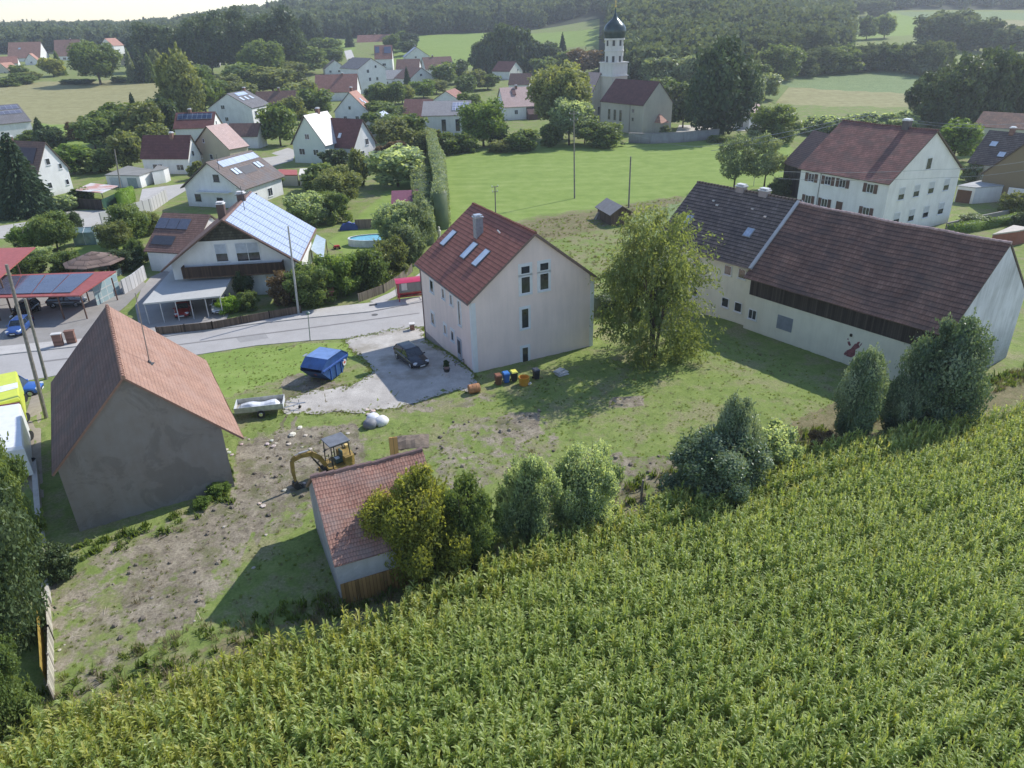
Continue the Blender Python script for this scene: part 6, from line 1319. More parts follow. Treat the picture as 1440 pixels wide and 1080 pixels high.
# garden things
P=at(138,388); e=empty('gazebo',P,.2,'round garden gazebo with flat brown shingled roof','gazebo'); b=MB(); b.lathe([(4.0,2.2),(.15,3.5),(0,3.55)],8); b.lathe([(4.0,2.2),(4.0,2.1),(0,2.1)],8); b.build('roof',tiles((.17,.12,.1),(.22,.16,.13),.4,.4),e)
for i in range(8): a=i*PI/4; b=MB(); b.tube((3.3*math.cos(a),3.3*math.sin(a),0),(3.3*math.cos(a),3.3*math.sin(a),2.2),.08); b.build('post',W_BROWN,e)
b=MB(); b.lathe([(3.2,0),(3.2,.9)],8); b.build('parapet',plain((.5,.55,.5),.7,var=.2),e)
P=at(125,342); e=empty('greenhouse',P,.1,'small turquoise-tinted greenhouse in the kitchen garden','greenhouse'); gl=plain((.2,.29,.3),.15,var=.25,scale=1.5,spec=1.)
b=MB(); b.box((0,0,1.),(3.4,2.2,2.)); b.quad([(-1.7,-1.1,2),(1.7,-1.1,2),(1.7,0,2.6),(-1.7,0,2.6)]); b.quad([(1.7,1.1,2),(-1.7,1.1,2),(-1.7,0,2.6),(1.7,0,2.6)]); b.quad([(1.7,-1.1,2),(1.7,1.1,2),(1.7,0,2.6)]); b.quad([(-1.7,1.1,2),(-1.7,-1.1,2),(-1.7,0,2.6)]); b.build('pane',gl,e)
b=MB()
for x in(-1.7,0,1.7):
    for y in(-1.12,1.12): b.tube((x,y,0),(x,y,2),.04); b.tube((x,y,2),(x,0,2.62),.04)
b.tube((-1.7,0,2.62),(1.7,0,2.62),.05); b.build('frame',plain((.6,.63,.63),.4),e)
P=at(528,343); e=empty('swimming_pool',P,.05,'oval above-ground pool with white rim and turquoise water','pool'); 
def oval(b,a,c,z0,z1,m=0):
    n=24; A=[(a*math.cos(2*PI*i/n),c*math.sin(2*PI*i/n)) for i in range(n)]
    for i in range(n): j=(i+1)%n; b.quad([(*A[i],z0),(*A[j],z0),(*A[j],z1),(*A[i],z1)],m)
    return A
b=MB(); A=oval(b,4.2,2.0,0,1.1); 
for i in range(24): j=(i+1)%24; k=.93; b.quad([(*A[i],1.1),(*A[j],1.1),(A[j][0]*k,A[j][1]*k,1.1),(A[i][0]*k,A[i][1]*k,1.1)])
b.build('rim',plain((.7,.73,.75),.4),e); b=MB(); b.quad([(x*.93,y*.93,.98) for x,y in A]); b.build('pool_water',plain((.12,.42,.5),.08,var=.25,scale=1.,spec=1.),e)
wallrun('plank_screen',[(500,322),(530,321),(546,319)],1.6,.08,planks((.22,.17,.14),.14,'x',.3),'brown plank screen directly behind the pool','fence')
P=at(492,322); e=empty('blue_tarpaulin',P,.1,'crumpled dark blue tarpaulin over garden gear at the pool end','tarpaulin'); g=random.Random(5); b=MB(); G=[[Vector((x*.5-1.6,y*.5-.8,max(0.02,(1-((x-3.2)/3.8)**2)*(1.2)*g.uniform(.7,1.15))) ) for x in range(7)] for y in range(4)]
for y in range(3):
    for x in range(6): b.quad([G[y][x],G[y][x+1],G[y+1][x+1],G[y+1][x]])
b.quad([G[0][x] for x in range(7)]+[(1.4,-.8,0),(-1.6,-.8,0)]); b.build('sheet',plain((.02,.05,.25),.5),e,weld=True)
P=at(474,350); e=empty('ride_on_toy',P,.4,'small red garden mower on the lawn left of the pool','mower'); b=MB(); b.box((0,0,.4),(1.0,.6,.35),top=.8); b.build('body',plain((.5,.04,.03),.4),e,bevel=.05)
for sx in(-1,1):
    for sy in(-1,1): b=MB(); b.tube((sx*.35,sy*.3,.18),(sx*.35,sy*.42,.18),.18,.18,12); b.build('wheel',TYRE,e)
b=MB(); b.tube((-.4,-.2,.5),(-1.0,-.2,1.1),.025); b.tube((-.4,.2,.5),(-1.0,.2,1.1),.025); b.tube((-1,-.2,1.1),(-1,.2,1.1),.025); b.build('handle',DGREY,e)
for px,py,l in((591,336,'white garden statue among the pale shrubs, left of the hedge foot'),(618,336,'slender white garden figure at the foot of the tall hedge')):
    P=at(px,py); e=empty('garden_statue',P,.2,l,'statue'); b=MB(); b.lathe([(0,0),(.35,0),(.35,.3),(.2,.35),(.28,.9),(.33,1.3),(.16,1.55),(.2,1.75),(.14,1.95),(0,2.0)],10); b.build('figure',plain((.62,.57,.48),.7),e,smooth=True)
P=at(463,425); e=empty('nesting_hutch',P,.3,'little red-roofed wooden hutch on legs by the pavement','hutch'); b=MB(); b.box((0,0,1.1),(1.1,.8,.8)); 
for x in(-.45,.45):
    for y in(-.3,.3): b.tube((x,y,0),(x,y,.8),.04)
b.build('box',W_BROWN,e); b=MB(); b.hexa([(-.75,-.6,1.45),(.75,-.6,1.45),(.75,.6,1.75),(-.75,.6,1.75),(-.75,-.6,1.51),(.75,-.6,1.51),(.75,.6,1.81),(-.75,.6,1.81)]); b.build('roof',plain((.36,.12,.1),.7),e)
P=at(501,404); e=empty('parasol',P,0,'small bright yellow parasol sticking out of the shrubs','parasol'); b=MB(); b.tube((0,0,0),(0,0,2.1),.03); b.build('pole',DGREY,e); b=MB(); b.lathe([(.95,1.8),(.5,2.05),(0,2.2)],8); b.lathe([(.95,1.8),(0,2.1)],8); b.build('canopy',plain((.75,.6,.05),.6),e)
b=MB(); P=at(417,362,0); q=[at(437,351,2.2),at(455,365,2.2),at(458,337,2.2),at(445,330,2.2)]; O=Vector((q[0].x,q[0].y,-.7)); e=empty('glass_canopy',O,0,'pale glass canopy attached to the right end of the chalet','canopy'); Pq=[v-O for v in q]; b=MB(); b.hexa(Pq+[p+Vector((0,0,.05)) for p in Pq]); b.build('pane',plain((.5,.58,.6),.2,spec=1.),e)
for p in Pq: b=MB(); b.tube((p.x,p.y,0),p,.06); b.build('post',W_BROWN,e)
# small garages and carports left
def flatbox(name,q,h,label,wallm,roofm,cat='garage',doors=(),z0=-.7):
    P0=[at(x,y,h) for x,y in q]; O=Vector((P0[0].x,P0[0].y,z0)); e=empty(name,O,0,label,cat); P=[Vector((v.x-O.x,v.y-O.y,0)) for v in P0]; c=sum(P,Vector())/4
    b=MB(); lo=[p.lerp(c,.03)+Vector((0,0,-.5)) for p in P]; hi=[p.lerp(c,.03)+Vector((0,0,h)) for p in P]
    for i in range(4): j=(i+1)%4; L=(lo[j]-lo[i]).length; b.quad([lo[i],lo[j],hi[j],hi[i]],0,[(0,0),(L,0),(L,h),(0,h)])
    b.build('wall',wallm,e); b=MB(); b.hexa([p+Vector((0,0,h)) for p in P]+[p+Vector((0,0,h+.18)) for p in P]); b.build('roof',roofm,e)
    for i,t0,t1,dh,m in doors:
        a,c2=lo[i],lo[(i+1)%4]; d=(c2-a).normalized(); n=Vector((d.y,-d.x,0))*.05; L=(c2-a).length; p0=a.lerp(c2,t0)+n; p1=a.lerp(c2,t1)+n; b=MB(); b.quad([Vector((p0.x,p0.y,-.2)),Vector((p1.x,p1.y,-.2)),Vector((p1.x,p1.y,dh)),Vector((p0.x,p0.y,dh))]); b.build('door',m,e)
    return e
FR=surf((.2,.2,.19),(.3,.3,.28),.4)
flatbox('garage',[(147,247),(196,248),(218,240),(180,234)],2.5,'white flat-roofed double garage, left one of the pair',P_WHITE,FR,doors=((0,.1,.45,2.1,plain((.45,.5,.55),.4)),(0,.62,.9,2.1,plain((.25,.32,.33),.4))))
flatbox('garage',[(213,242),(230,239),(237,236),(222,233)],2.8,'small white garage at the right end of the double garage',P_WHITE,FR)
e=flatbox('garage',[(1346,262),(1372,265),(1412,262),(1378,255)],2.7,'low white garage with brown door right of the farmhouse',P_WHITE,surf((.4,.4,.38),(.5,.5,.48),.5),doors=((0,.05,.85,2.2,plain((.12,.06,.035),.7)),))
q=[at(104,268,2.3),at(143,272,2.3),at(166,262,2.3),at(128,258,2.3)]; O=Vector((q[0].x,q[0].y,-.7)); e=empty('lean_to_roof',O,0,'white and rust-red carport roof above the dark fence','carport'); Pq=[v-O for v in q]; b=MB(); b.hexa(Pq+[p+Vector((0,0,.12)) for p in Pq]); b.build('roof',surf((.6,.6,.6),(.66,.66,.66),.8,stain=(.5,.2,.14)),e)
for p in Pq: b=MB(); b.tube((p.x,p.y,0),p,.08); b.build('post',W_DARK,e)
wallrun('dark_fence',[(88,292),(118,294),(146,296)],2.0,.06,W_DARK,'dark plank fence under the white and rust-red roof','fence')
wallrun('green_fence',[(147,297),(168,287)],2.2,.06,planks((.03,.08,.05),.3,'x',.2),'dark green mesh fence next to the bright hedge','fence')
hedge('clipped_hedge',[(171,292),(188,283)],3.,1.4,'limegreen','bright lime-green clipped hedge block by the side lane',n=1200,ls=.12)
wallrun('white_pillar',[(173,291),(174,291.5)],1.4,.3,P_WHITE,'little white pillar at the corner of the side lane','pillar')
q=[at(140,222,2.2),at(163,219,2.2),at(172,210,2.2),at(150,208,2.2)]; O=Vector((q[0].x,q[0].y,tz(q[0].x,q[0].y))); e=empty('garden_shelter',O,0,'grey and rust shelter roof among the trees behind the garages','shelter'); Pq=[v-O for v in q]; b=MB(); b.hexa(Pq+[p+Vector((0,0,.12)) for p in Pq]); b.build('roof',surf((.4,.42,.42),(.5,.5,.5),.5,stain=(.36,.18,.12)),e)
for p in Pq: b=MB(); b.tube((p.x,p.y,0),p,.08); b.build('post',W_DARK,e)
flatbox('garden_shed',[(389,247),(418,247),(418,240),(392,239)],2.2,'long low red-roofed shed right of the slate-and-brown house',P_CREAM,plain((.4,.1,.08),.6),'shed')
flatbox('pavilion',[(420,247),(447,247),(446,238),(422,238)],2.3,'cream tent-like pavilion beside the red-roofed shed',plain((.6,.56,.46),.7),plain((.68,.64,.54),.7),'pavilion')
flatbox('barn_annex',[(280,88),(308,88),(310,84),(284,84)],3.,'grey flat-roofed building far back between the tall trees',P_GREY,surf((.4,.42,.45),(.5,.5,.52),.3),'building',z0=8)
# churchyard wall, farm wall, hedges
wallrun('churchyard_wall',[(884,201),(915,202),(960,200),(1010,195)],2.6,.5,plaster((.36,.35,.36),amt=.5),'long grey churchyard wall above the bright meadow','wall',cap=plain((.3,.27,.26),.8))
wallrun('white_yard_wall',[(1412,290),(1460,296)],3.2,.3,P_WHITE,'high white yard wall at the right edge below the tan barn','wall')
wallrun('low_garden_wall',[(1330,322),(1375,312),(1425,302)],1.0,.25,plaster((.33,.31,.28),amt=.5),'low grey garden wall right of the farmhouse','wall')
hedge('low_hedge',[(1335,330),(1380,322),(1432,312)],1.4,1.2,'bright','low green hedge in front of the grey garden wall',n=1500,ls=.13)
HZ=[(626,318),(617,290),(613,262),(609,238),(606,212)]
hedge('tall_hedge',[(622,322),(622,290),(618,262),(612,238),(606,216)],6.0,2.6,'pale','right-hand tall clipped hedge beside the bright meadow',n=14000,ls=.18,seed=3)
hedge('tall_hedge',[(598,345),(597,310),(594,280),(589,255),(583,235)],4.0,3.2,'pale','left-hand tall clipped hedge parallel to the meadow hedge',n=12000,ls=.18,seed=4)
flatbox('red_pergola',[(1395,331),(1432,326),(1450,322),(1425,318)],2.,'rust-red pergola frame at the right edge behind the barn ridge',plain((.25,.08,.05),.7),plain((.45,.4,.34),.7),'pergola')
P=at(838,428); Q_=onY(859,420,P.y+.5); e=empty('barrier_pole',P,0,'orange-red pole sticking out behind the right corner of the pink house','pole'); b=MB(); b.tube((0,0,.9),(Q_-P)+Vector((0,0,.1)),.07,.07,8); b.build('bar',plain((.5,.16,.08),.5),e); b=MB(); b.tube((.2,0,0),(.2,0,1.0),.06); b.build('stand',DGREY,e)
hedge('garden_hedge',[(838,446),(862,440),(890,432)],2.2,1.6,'dark','dark hedge behind the right corner of the pink house',n=2600,ls=.12,seed=9)
# leftover posts in the field edge
for px,py,l in((1141,640,'weathered fence post leaning in the bramble at the maize edge'),(901,705,'grey stump-like fence post standing in dry grass'),):
    P=at(px,py); e=empty('fence_post',P,.2,l,'post'); b=MB(); b.tube((0,0,-.2),(.08,0,1.7),.09,.075,7); b.build('shaft',W_GREY,e)
wallrun('ochre_boards',[(484,846),(515,826),(552,812)],1.2,.06,W_OCHRE,'ochre boards leaning along the front foot of the shed','boards')
# ---------------------------------------------------------------- trees, one by one
T=tree
T(918,502,132,188,'weep','weep','large loose tree with drooping yellow-green sprays between the pink and yellow houses',lod='n',h0=-.07)
T(596,812,132,156,'bush','yellow','big bush turning yellow in front of the red-tiled shed',lod='n')
T(662,800,90,140,'bush','mid','dark green bush pressed against the right side of the yellowing one',lod='n')
T(742,765,84,138,'bush','willow','feathery grey-green willow bush, left one of the two between shed and dark bush',lod='n')
T(822,742,96,130,'bush','willow','rounder grey-green willow bush right of the feathery one',lod='n')
T(1005,700,135,112,'bush','laurel','broad dark bush bulging over the edge of the maize',lod='n')
T(1025,690,62,140,'tall','laurel','pointed dark shrub rising out of the broad dark bush',name='shrub',lod='n',h0=0)
T(1080,665,75,75,'bush','willow','low grey-green bush at the right foot of the dark broad bush',lod='m')
T(1198,624,68,140,'tall','laurel','slim glossy shrub with pale leaf tips in front of the red emblem',name='shrub',lod='n',h0=0)
T(1312,606,98,166,'tall','laurel','big glossy shrub with pale leaf tips at the corner of the long barn',name='shrub',lod='n',h0=0)
T(1262,612,62,95,'bush','laurel','lower dark bush between the two glossy shrubs',lod='n')
T(1155,645,46,40,'bush','brown','small reddish bramble at the maize edge left of the slim shrub',lod='m')
T(16,905,150,290,'bush','dark','huge dark leafy bush covering the left edge beside the boundary wall',lod='n')
T(14,790,104,205,'bush','mid','leafy bush hanging over the rear of the white box truck',lod='n')
T(5,1030,100,160,'bush','mid','brighter green bush in the bottom left corner',lod='n')
T(85,812,52,50,'bush','dark','small dark shrub growing over the boundary wall',lod='m')
T(308,694,30,16,'bush','bright','low bright weed clump at the right foot of the grey barn gable',lod='m')
T(326,680,12,34,'bush','mid','upright weeds against the right corner of the barn',lod='m')
T(285,712,26,14,'bush','bright','low weeds in the sun along the foot of the barn gable',lod='m')
# garden trees left
T(42,302,84,112,'conifer','spruce','big dark spruce in front of the bright white gable','spruce',lod='m')
T(52,352,56,44,'bush','bright','round garden bush left of the greenhouse')
T(82,352,50,52,'round','mid','leafy fruit tree between bush and greenhouse')
T(104,332,30,34,'round','dark','small dark tree just behind the greenhouse')
T(100,382,46,34,'bush','mid','shrub left of the gazebo')
T(42,388,50,36,'bush','mid','shrub under the red canopy edge')
T(165,352,44,40,'round','olive','short-trunked apple tree right of the greenhouse')
T(186,340,48,54,'round','mid','leafy tree behind the apple tree near the house wing')
T(206,330,40,36,'bush','olive','bush against the house wing')
T(178,380,46,34,'bush','dark','dark shrubs right of the gazebo')
T(196,372,30,42,'bush','mid','climbing shrub at the screen wall')
T(148,402,30,22,'bush','pale','pale flowering shrub in front of the gazebo')
T(62,366,34,22,'bush','willow','grey-green perennial clump in the kitchen garden')
T(345,418,26,44,'tall','dark','dark slim bush at the chalet wall',h0=0,name='shrub')
T(325,438,38,24,'bush','limegreen','bright yellow-green round bush beside the flat carport')
T(352,436,30,30,'bush','mid','green shrub right of the bright round bush')
T(406,428,46,52,'bush','brown','reddish dark shrub at the right corner of the chalet')
T(440,428,70,64,'bush','mid','large green shrub beside the grey pole')
T(478,415,66,66,'bush','bright','large green shrub left of the yellow parasol')
T(520,405,64,62,'bush','mid','large green shrub right of the yellow parasol')
T(548,385,56,56,'bush','olive','shrub mass above the garden fence')
T(575,368,52,60,'bush','pale','pale leafed shrub behind the bus shelter')
T(562,352,60,64,'round','willow','grey-green fruit tree next to the pool')
T(588,350,44,70,'round','pale','silvery fruit tree between pool and hedge')
T(432,318,62,54,'bush','willow','round grey-green willow bush behind the chalet roof')
T(470,312,44,50,'bush','mid','dark green shrub right of the willow bush')
T(478,292,60,54,'round','olive','spreading garden tree behind the shrubs')
T(455,268,60,38,'bush','mid','broad shrub below the cream pavilion')
T(505,262,30,54,'tall','olive','yellow-green slim tree at the corner of the maroon-roofed wing',h0=0)
T(440,222,30,30,'bush','mid','shrub against the pale green house') 
T(472,232,40,26,'bush','dark','dark hedge-like shrub in front of the pale green house')
T(560,262,74,56,'round','willow','broad grey-green fruit tree left of the tall hedges')
T(556,222,50,24,'bush','brown','reddish shrub behind the fruit tree')
T(588,225,36,44,'round','olive','yellow-green tree at the head of the hedges')
T(575,200,50,40,'round','mid','green tree behind the head of the hedges')
T(552,208,50,40,'round','olive','olive tree right of the maroon-roofed wing')
T(540,192,40,34,'round','mid','dense tree behind the blue-grey outbuilding')
T(395,205,50,60,'round','mid','tall apple tree right of the brown-roofed garage')
T(415,175,36,40,'round','olive','olive tree behind the apple tree')
T(445,165,50,40,'round','mid','tree left of the orange-roofed house')
T(380,268,40,26,'bush','mid','bush at the eave of the slate-and-brown house')
T(280,252,26,26,'bush','olive','small tree in front of the dark red-roofed bungalow')
T(262,192,26,28,'bush','yellow','yellowing bush left of the ochre house')
T(105,244,54,40,'round','bright','bright green apple tree on the lawn behind the spruce')
T(140,242,46,36,'bush','mid','garden bush right of the bright apple tree')
T(118,282,36,22,'bush','mid','bush on the corner by the dark fence')
T(95,296,30,24,'bush','willow','pale shrub under the white gable')
T(182,240,44,56,'round','olive','tree directly behind the double garage')
GT='trees between the straw field and the gardens'
for i,(a,b_,c,d,t) in enumerate(((135,210,44,46,'mid'),(158,206,50,50,'mid'),(182,200,56,56,'mid'),(208,205,50,60,'olive'),(236,196,44,60,'dark'),(218,214,44,40,'olive'),(150,192,40,36,'olive'))): T(a,b_,c,d,'round',t,'leafy tree in the clump between the straw field and the gardens',group=GT)
T(195,182,22,50,'conifer','spruce','slender spruce poking out of the clump below the straw field','spruce')
T(113,196,34,30,'bush','brown','brownish shrub at the left end of the clump below the straw field')
T(62,206,30,40,'conifer','dark','dark pointed conifer right of the grey slate house','spruce')
T(76,214,34,36,'round','dark','dark tree between the slate house and the white gable')
T(42,205,36,22,'bush','mid','low shrubs below the slate house')
T(262,172,70,104,'tall','olive','tall pale willow at the right end of the straw field',lod='m')
T(256,170,40,52,'round','brown','rust-brown tree at the foot of the tall willow')
T(290,160,54,66,'tall','mid','green tree right of the tall willow')
OK_='dense oaks behind the village gardens'
for i,(a,b_,c,d,t) in enumerate(((226,100,56,66,'dark'),(262,105,50,70,'dark'),(300,108,60,88,'dark'),(330,106,64,92,'dark'),(352,108,56,84,'dark'),(398,106,70,92,'dark'),(375,122,60,64,'mid'),(415,100,40,60,'dark'))): T(a,b_,c,d,'round',t,'tall dark oak in the row behind the village gardens',group=OK_,lod='m')
T(438,78,34,62,'tall','fardark','dark column-like tree at the edge of the oak row')
MH='lighter trees in front of the oak row'
for a,b_,c,d,t in((318,140,50,34,'olive'),(340,146,44,30,'olive'),(350,130,60,40,'mid'),(385,134,60,40,'olive'),(410,122,50,36,'olive'),(430,105,56,40,'mid'),(460,84,44,30,'mid'),(425,150,46,36,'olive'),(300,146,50,34,'mid'),(405,154,40,30,'mid'),(280,122,40,30,'mid')): T(a,b_,c,d,'round',t,'lighter green tree in front of the dark oak row',group=MH)
T(142,119,62,60,'round','mid','big round tree standing at the top edge of the straw field',lod='m')
T(76,108,30,26,'round','yellow','yellowish round tree left of the big round tree')
T(86,106,18,34,'conifer','mid','narrow dark tree right of the yellowish round one','spruce')
T(188,116,18,46,'conifer','pale','pale narrow conifer right of the big round tree','spruce')
T(202,116,24,50,'conifer','dark','dark narrow conifer beside the pale one','spruce')
T(214,116,22,40,'conifer','mid','third conifer of the row, nearest the lane','spruce')
T(225,112,20,44,'tall','olive','thin olive tree at the end of the straw field row')
T(190,92,28,44,'conifer','fardark','dark spruce between the far red roofs','spruce')
T(70,62,12,18,'conifer','fardark','small dark spruce between two orange roofs','spruce')
FH='shrubs along the top edge of the straw field'
for a,b_,c,d,t in((10,121,36,14,'mid'),(32,118,36,16,'mid'),(28,108,26,20,'mid'),(48,112,22,14,'olive'),(100,118,30,8,'dark'),(118,118,30,8,'dark'),(168,116,24,10,'dark')): T(a,b_,c,d,'bush',t,'shrub along the top edge of the straw field',group=FH)
# village centre
VC='garden trees in the village centre'
for a,b_,c,d,k_,t in((512,128,18,26,'round','mid'),(540,150,38,34,'round','mid'),(527,146,26,24,'round','dark'),(556,150,30,34,'round','mid'),(574,132,16,36,'conifer','spruce'),(566,146,34,26,'round','olive'),(596,138,34,26,'round','bright'),(614,132,30,20,'round','olive'),(536,172,38,30,'round','mid'),(556,176,44,28,'round','mid'),(520,178,26,20,'round','mid'),(625,122,34,34,'round','mid'),(642,118,36,34,'round','dark'),(656,135,30,28,'round','mid'),(668,128,30,30,'round','olive'),(686,126,34,22,'round','mid'),(575,58+20,24,22,'round','dark'),(553,74,24,26,'round','mid'),(565,66,16,22,'round','mid'),(470,90,30,24,'round','mid'),(500,96,20,14,'round','mid'),(484,136,30,20,'round','mid'),(660,160,34,30,'round','mid')): T(a,b_,c,d,k_,t,'small garden tree among the village centre houses',group=VC)
T(492,66,14,36,'conifer','fardark','single dark spruce left of the topmost village house','spruce'); T(556,56,13,30,'conifer','fardark','single dark spruce right of the topmost village house','spruce')
T(578,70,22,24,'round','fardark','dark round tree at the edge of the hill meadow')
DC='dark trees right of the hill meadow'
for a,b_,c,d in((674,106,30,48),(690,106,34,62),(706,104,40,72),(722,104,40,70),(738,102,34,64),(754,100,26,46)): T(a,b_,c,d,'tall','dark','tall dark tree in the dense group right of the hill meadow','tree',DC,h0=0)
T(791,92,18,44,'conifer','spruce','solitary dark spruce in front of the upper meadow strip','spruce')
T(775,98,36,38,'round','dark','dark bushy tree left of the church tower spruce')
T(822,104,46,36,'round','brown','copper-brown tree left of the church tower')
T(765,110,34,30,'round','mid','green tree above the brown-roofed house'); T(800,98,30,28,'round','mid','green tree between spruce and copper-brown tree')
T(680,206,62,64,'round','bright','bright round tree hiding the corner of the grey hall',lod='m')
T(655,214,34,32,'bush','mid','bush at the meadow edge below the hall')
T(632,216,40,30,'bush','mid','bush at the meadow edge right of the tall hedge')
T(610,210,40,34,'bush','olive','bush at the upper end of the tall hedge')
T(735,212,50,34,'bush','mid','dark rounded bush on the meadow edge')
T(704,214,34,20,'bush','olive','low bush on the meadow edge left of the dark rounded one')
T(773,206,32,34,'tall','mid','upright bush on the meadow edge',h0=0,name='shrub')
T(790,196,82,104,'round','olive','tall spreading oak left of the church',lod='m')
T(800,204,58,66,'round','willow','pale willow in front of the spreading oak',lod='m')
T(848,206,64,40,'bush','mid','broad bush hiding the foot of the church nave',lod='m')
T(822,202,34,46,'round','mid','upright tree left of the broad church bush')
T(700,206,30,26,'bush','dark','dark bush between the bright tree and the meadow')
T(1006,192,92,140,'tall','spruce','massive dark yew-like tree in the cemetery',lod='m',h0=.02)
T(960,180,44,62,'round','dark','dark tree left of the massive cemetery tree')
CH_='pale rounded trees behind the church'
for a,b_,c,d,t in((895,122,46,48,'pale'),(935,128,60,52,'pale'),(962,130,44,50,'pale'),(925,86,34,28,'olive'),(880,110,34,36,'mid'),(945,165,50,50,'mid'),(930,140,40,30,'mid'),(1058,158,30,46,'pale'),(1075,140,40,36,'pale')): T(a,b_,c,d,'round',t,'rounded tree in the group behind the church',group=CH_)
T(935,188,16,12,'bush','pale','little pale bush beside the church porch'); T(1010,200,30,12,'bush','mid','low bush at the end of the churchyard wall')
T(1088,200,64,60,'bush','mid','broad green tree clump right of the cemetery chapel',lod='m')
T(1060,205,30,22,'bush','pale','shrub in front of the cemetery chapel')
T(1032,266,50,68,'open','pale','orchard tree with visible trunk, left of two behind the yellow farmhouse',lod='m')
T(1074,266,48,72,'open','pale','orchard tree with visible trunk, right of two behind the yellow farmhouse',lod='m')
T(1095,275,30,30,'bush','dark','dark shrub at the foot of the wooden barn')
BR='belt of dark trees between the two right-hand fields'
for i,(a,b_,c,d) in enumerate(((1068,92,56,52),(1095,110,54,56),(1090,88,56,60),(1128,84,54,60),(1060,120,40,38),(1122,104,50,40),(1152,102,50,44),(1180,100,46,44),(1206,98,46,42),(1232,96,46,42),(1258,98,46,44),(1284,100,46,46),(1310,104,46,56),(1170,68,40,26),(1112,60,60,44),(1040,84,44,40))): T(a,b_+2,c*1.1,d,'bush',('far','mid','far')[i%3],'dark tree in the belt between the two right-hand fields',name='tree',group=BR,lod='m')
WR_='grey-green willow shrubs above the farmhouse roof'
for a,b_,c,d in((1148,188,46,28),(1172,186,40,26),(1196,184,44,26),(1220,186,44,28),(1246,186,44,28),(1268,184,38,28)): T(a,b_,c,d,'bush','willow','grey-green willow shrub in the row above the farmhouse roof',group=WR_)
BD='mass of very dark trees right of the tan field'
for a,b_,c,d in((1298,168,48,60),(1322,178,66,92),(1352,176,72,110),(1385,174,70,120),(1418,170,70,104),(1450,172,60,110),(1335,170,50,70)): T(a,b_,c*1.08,d*1.03,'bush','dark','very dark tall tree in the mass right of the tan field',name='tree',group=BD,lod='m')
T(1340,226,52,58,'round','bright','bright green tree behind the farmhouse gable'); T(1364,218,20,46,'tall','pale','slim silvery tree beside the bright one'); T(1368,256,34,32,'bush','pale','shrub between farmhouse gable and white garage')
T(1425,300,44,34,'bush','olive','shrub at the white yard wall near the right edge'); T(1436,320,30,24,'bush','dark','dark shrub at the right edge above the barn ridge')
T(1370,318,40,18,'bush','pale','pale shrub in front of the garden wall')
T(1218,56,24,34,'round','mid','left of two small trees in the upper right meadow'); T(1243,54,26,34,'round','mid','right of two small trees in the upper right meadow')
UR='big trees at the upper right hill edge'
for a,b_,c,d in((1310,66,50,50),(1340,66,56,52),(1375,72,50,46),(1415,76,50,40),(1235,24,34,24),(1205,18,30,20)): T(a,b_,c,d,'round','far','dark tree at the upper right edge of the meadows',group=UR,h0=0)
# ---------------------------------------------------------------- distant woods (one mass)
def woods():
    g=np.random.default_rng(11); g2=random.Random(11); pts=[];rot=[];scl=[];idx=[]
    for _ in range(60000):
        if len(pts)>=5200: break
        u=g2.uniform(-.98,.98); t=g2.random(); y=300*(1500/300)**t; x=u*y
        s=(y>715) if u<-.25 else (y>735) if u<.1 else (y>330+60*(u<.16)) if u<.3 else (y>440) if u<.42 else (y>(830 if u<.75 else 700))
        if u<-.25 and y<760 and g2.random()<.5: continue
        if .05<u<.13 and 640<y<760: continue
        if .1<=u<.42 and y<735 and x/y*FL+720>0:
            if .1<u<.14 and y<700: continue
        if not s or (g2.random()>.75+.25*(y<800)): continue
        pts.append((x,y,tz(x,y)-.5)); rot.append((g2.uniform(-.05,.05),g2.uniform(-.05,.05),g2.uniform(0,6.28))); 
        c=g2.random()<.06; scl.append(g2.uniform(7.5,11.)*(1 if y>500 else .8)*(1.15 if c else 1)); idx.append(g2.choice((4,5,6)) if c else g2.randrange(3))
    src=[]
    for v in range(3): src.append(crownmesh('round','x',v,FG['far']))
    src.append(crownmesh('tall','x',0,FG['far']))
    for v in range(3):
        m=crownmesh('conifer','x',v,FG['fardark']).copy(); 
        co=np.empty(len(m.vertices)*3,np.float32); m.vertices.foreach_get('co',co); co=co.reshape(-1,3); co[:,:2]*=.55; co[:,2]*=1.0; m.vertices.foreach_set('co',co.ravel()); src.append(m)
    src.append(crownmesh('tall','x',1,FG['fardark']))
    scatter('woods',pts,rot,scl,idx,src,'hazy mixed woodland covering the hills behind the village','woods')
woods()
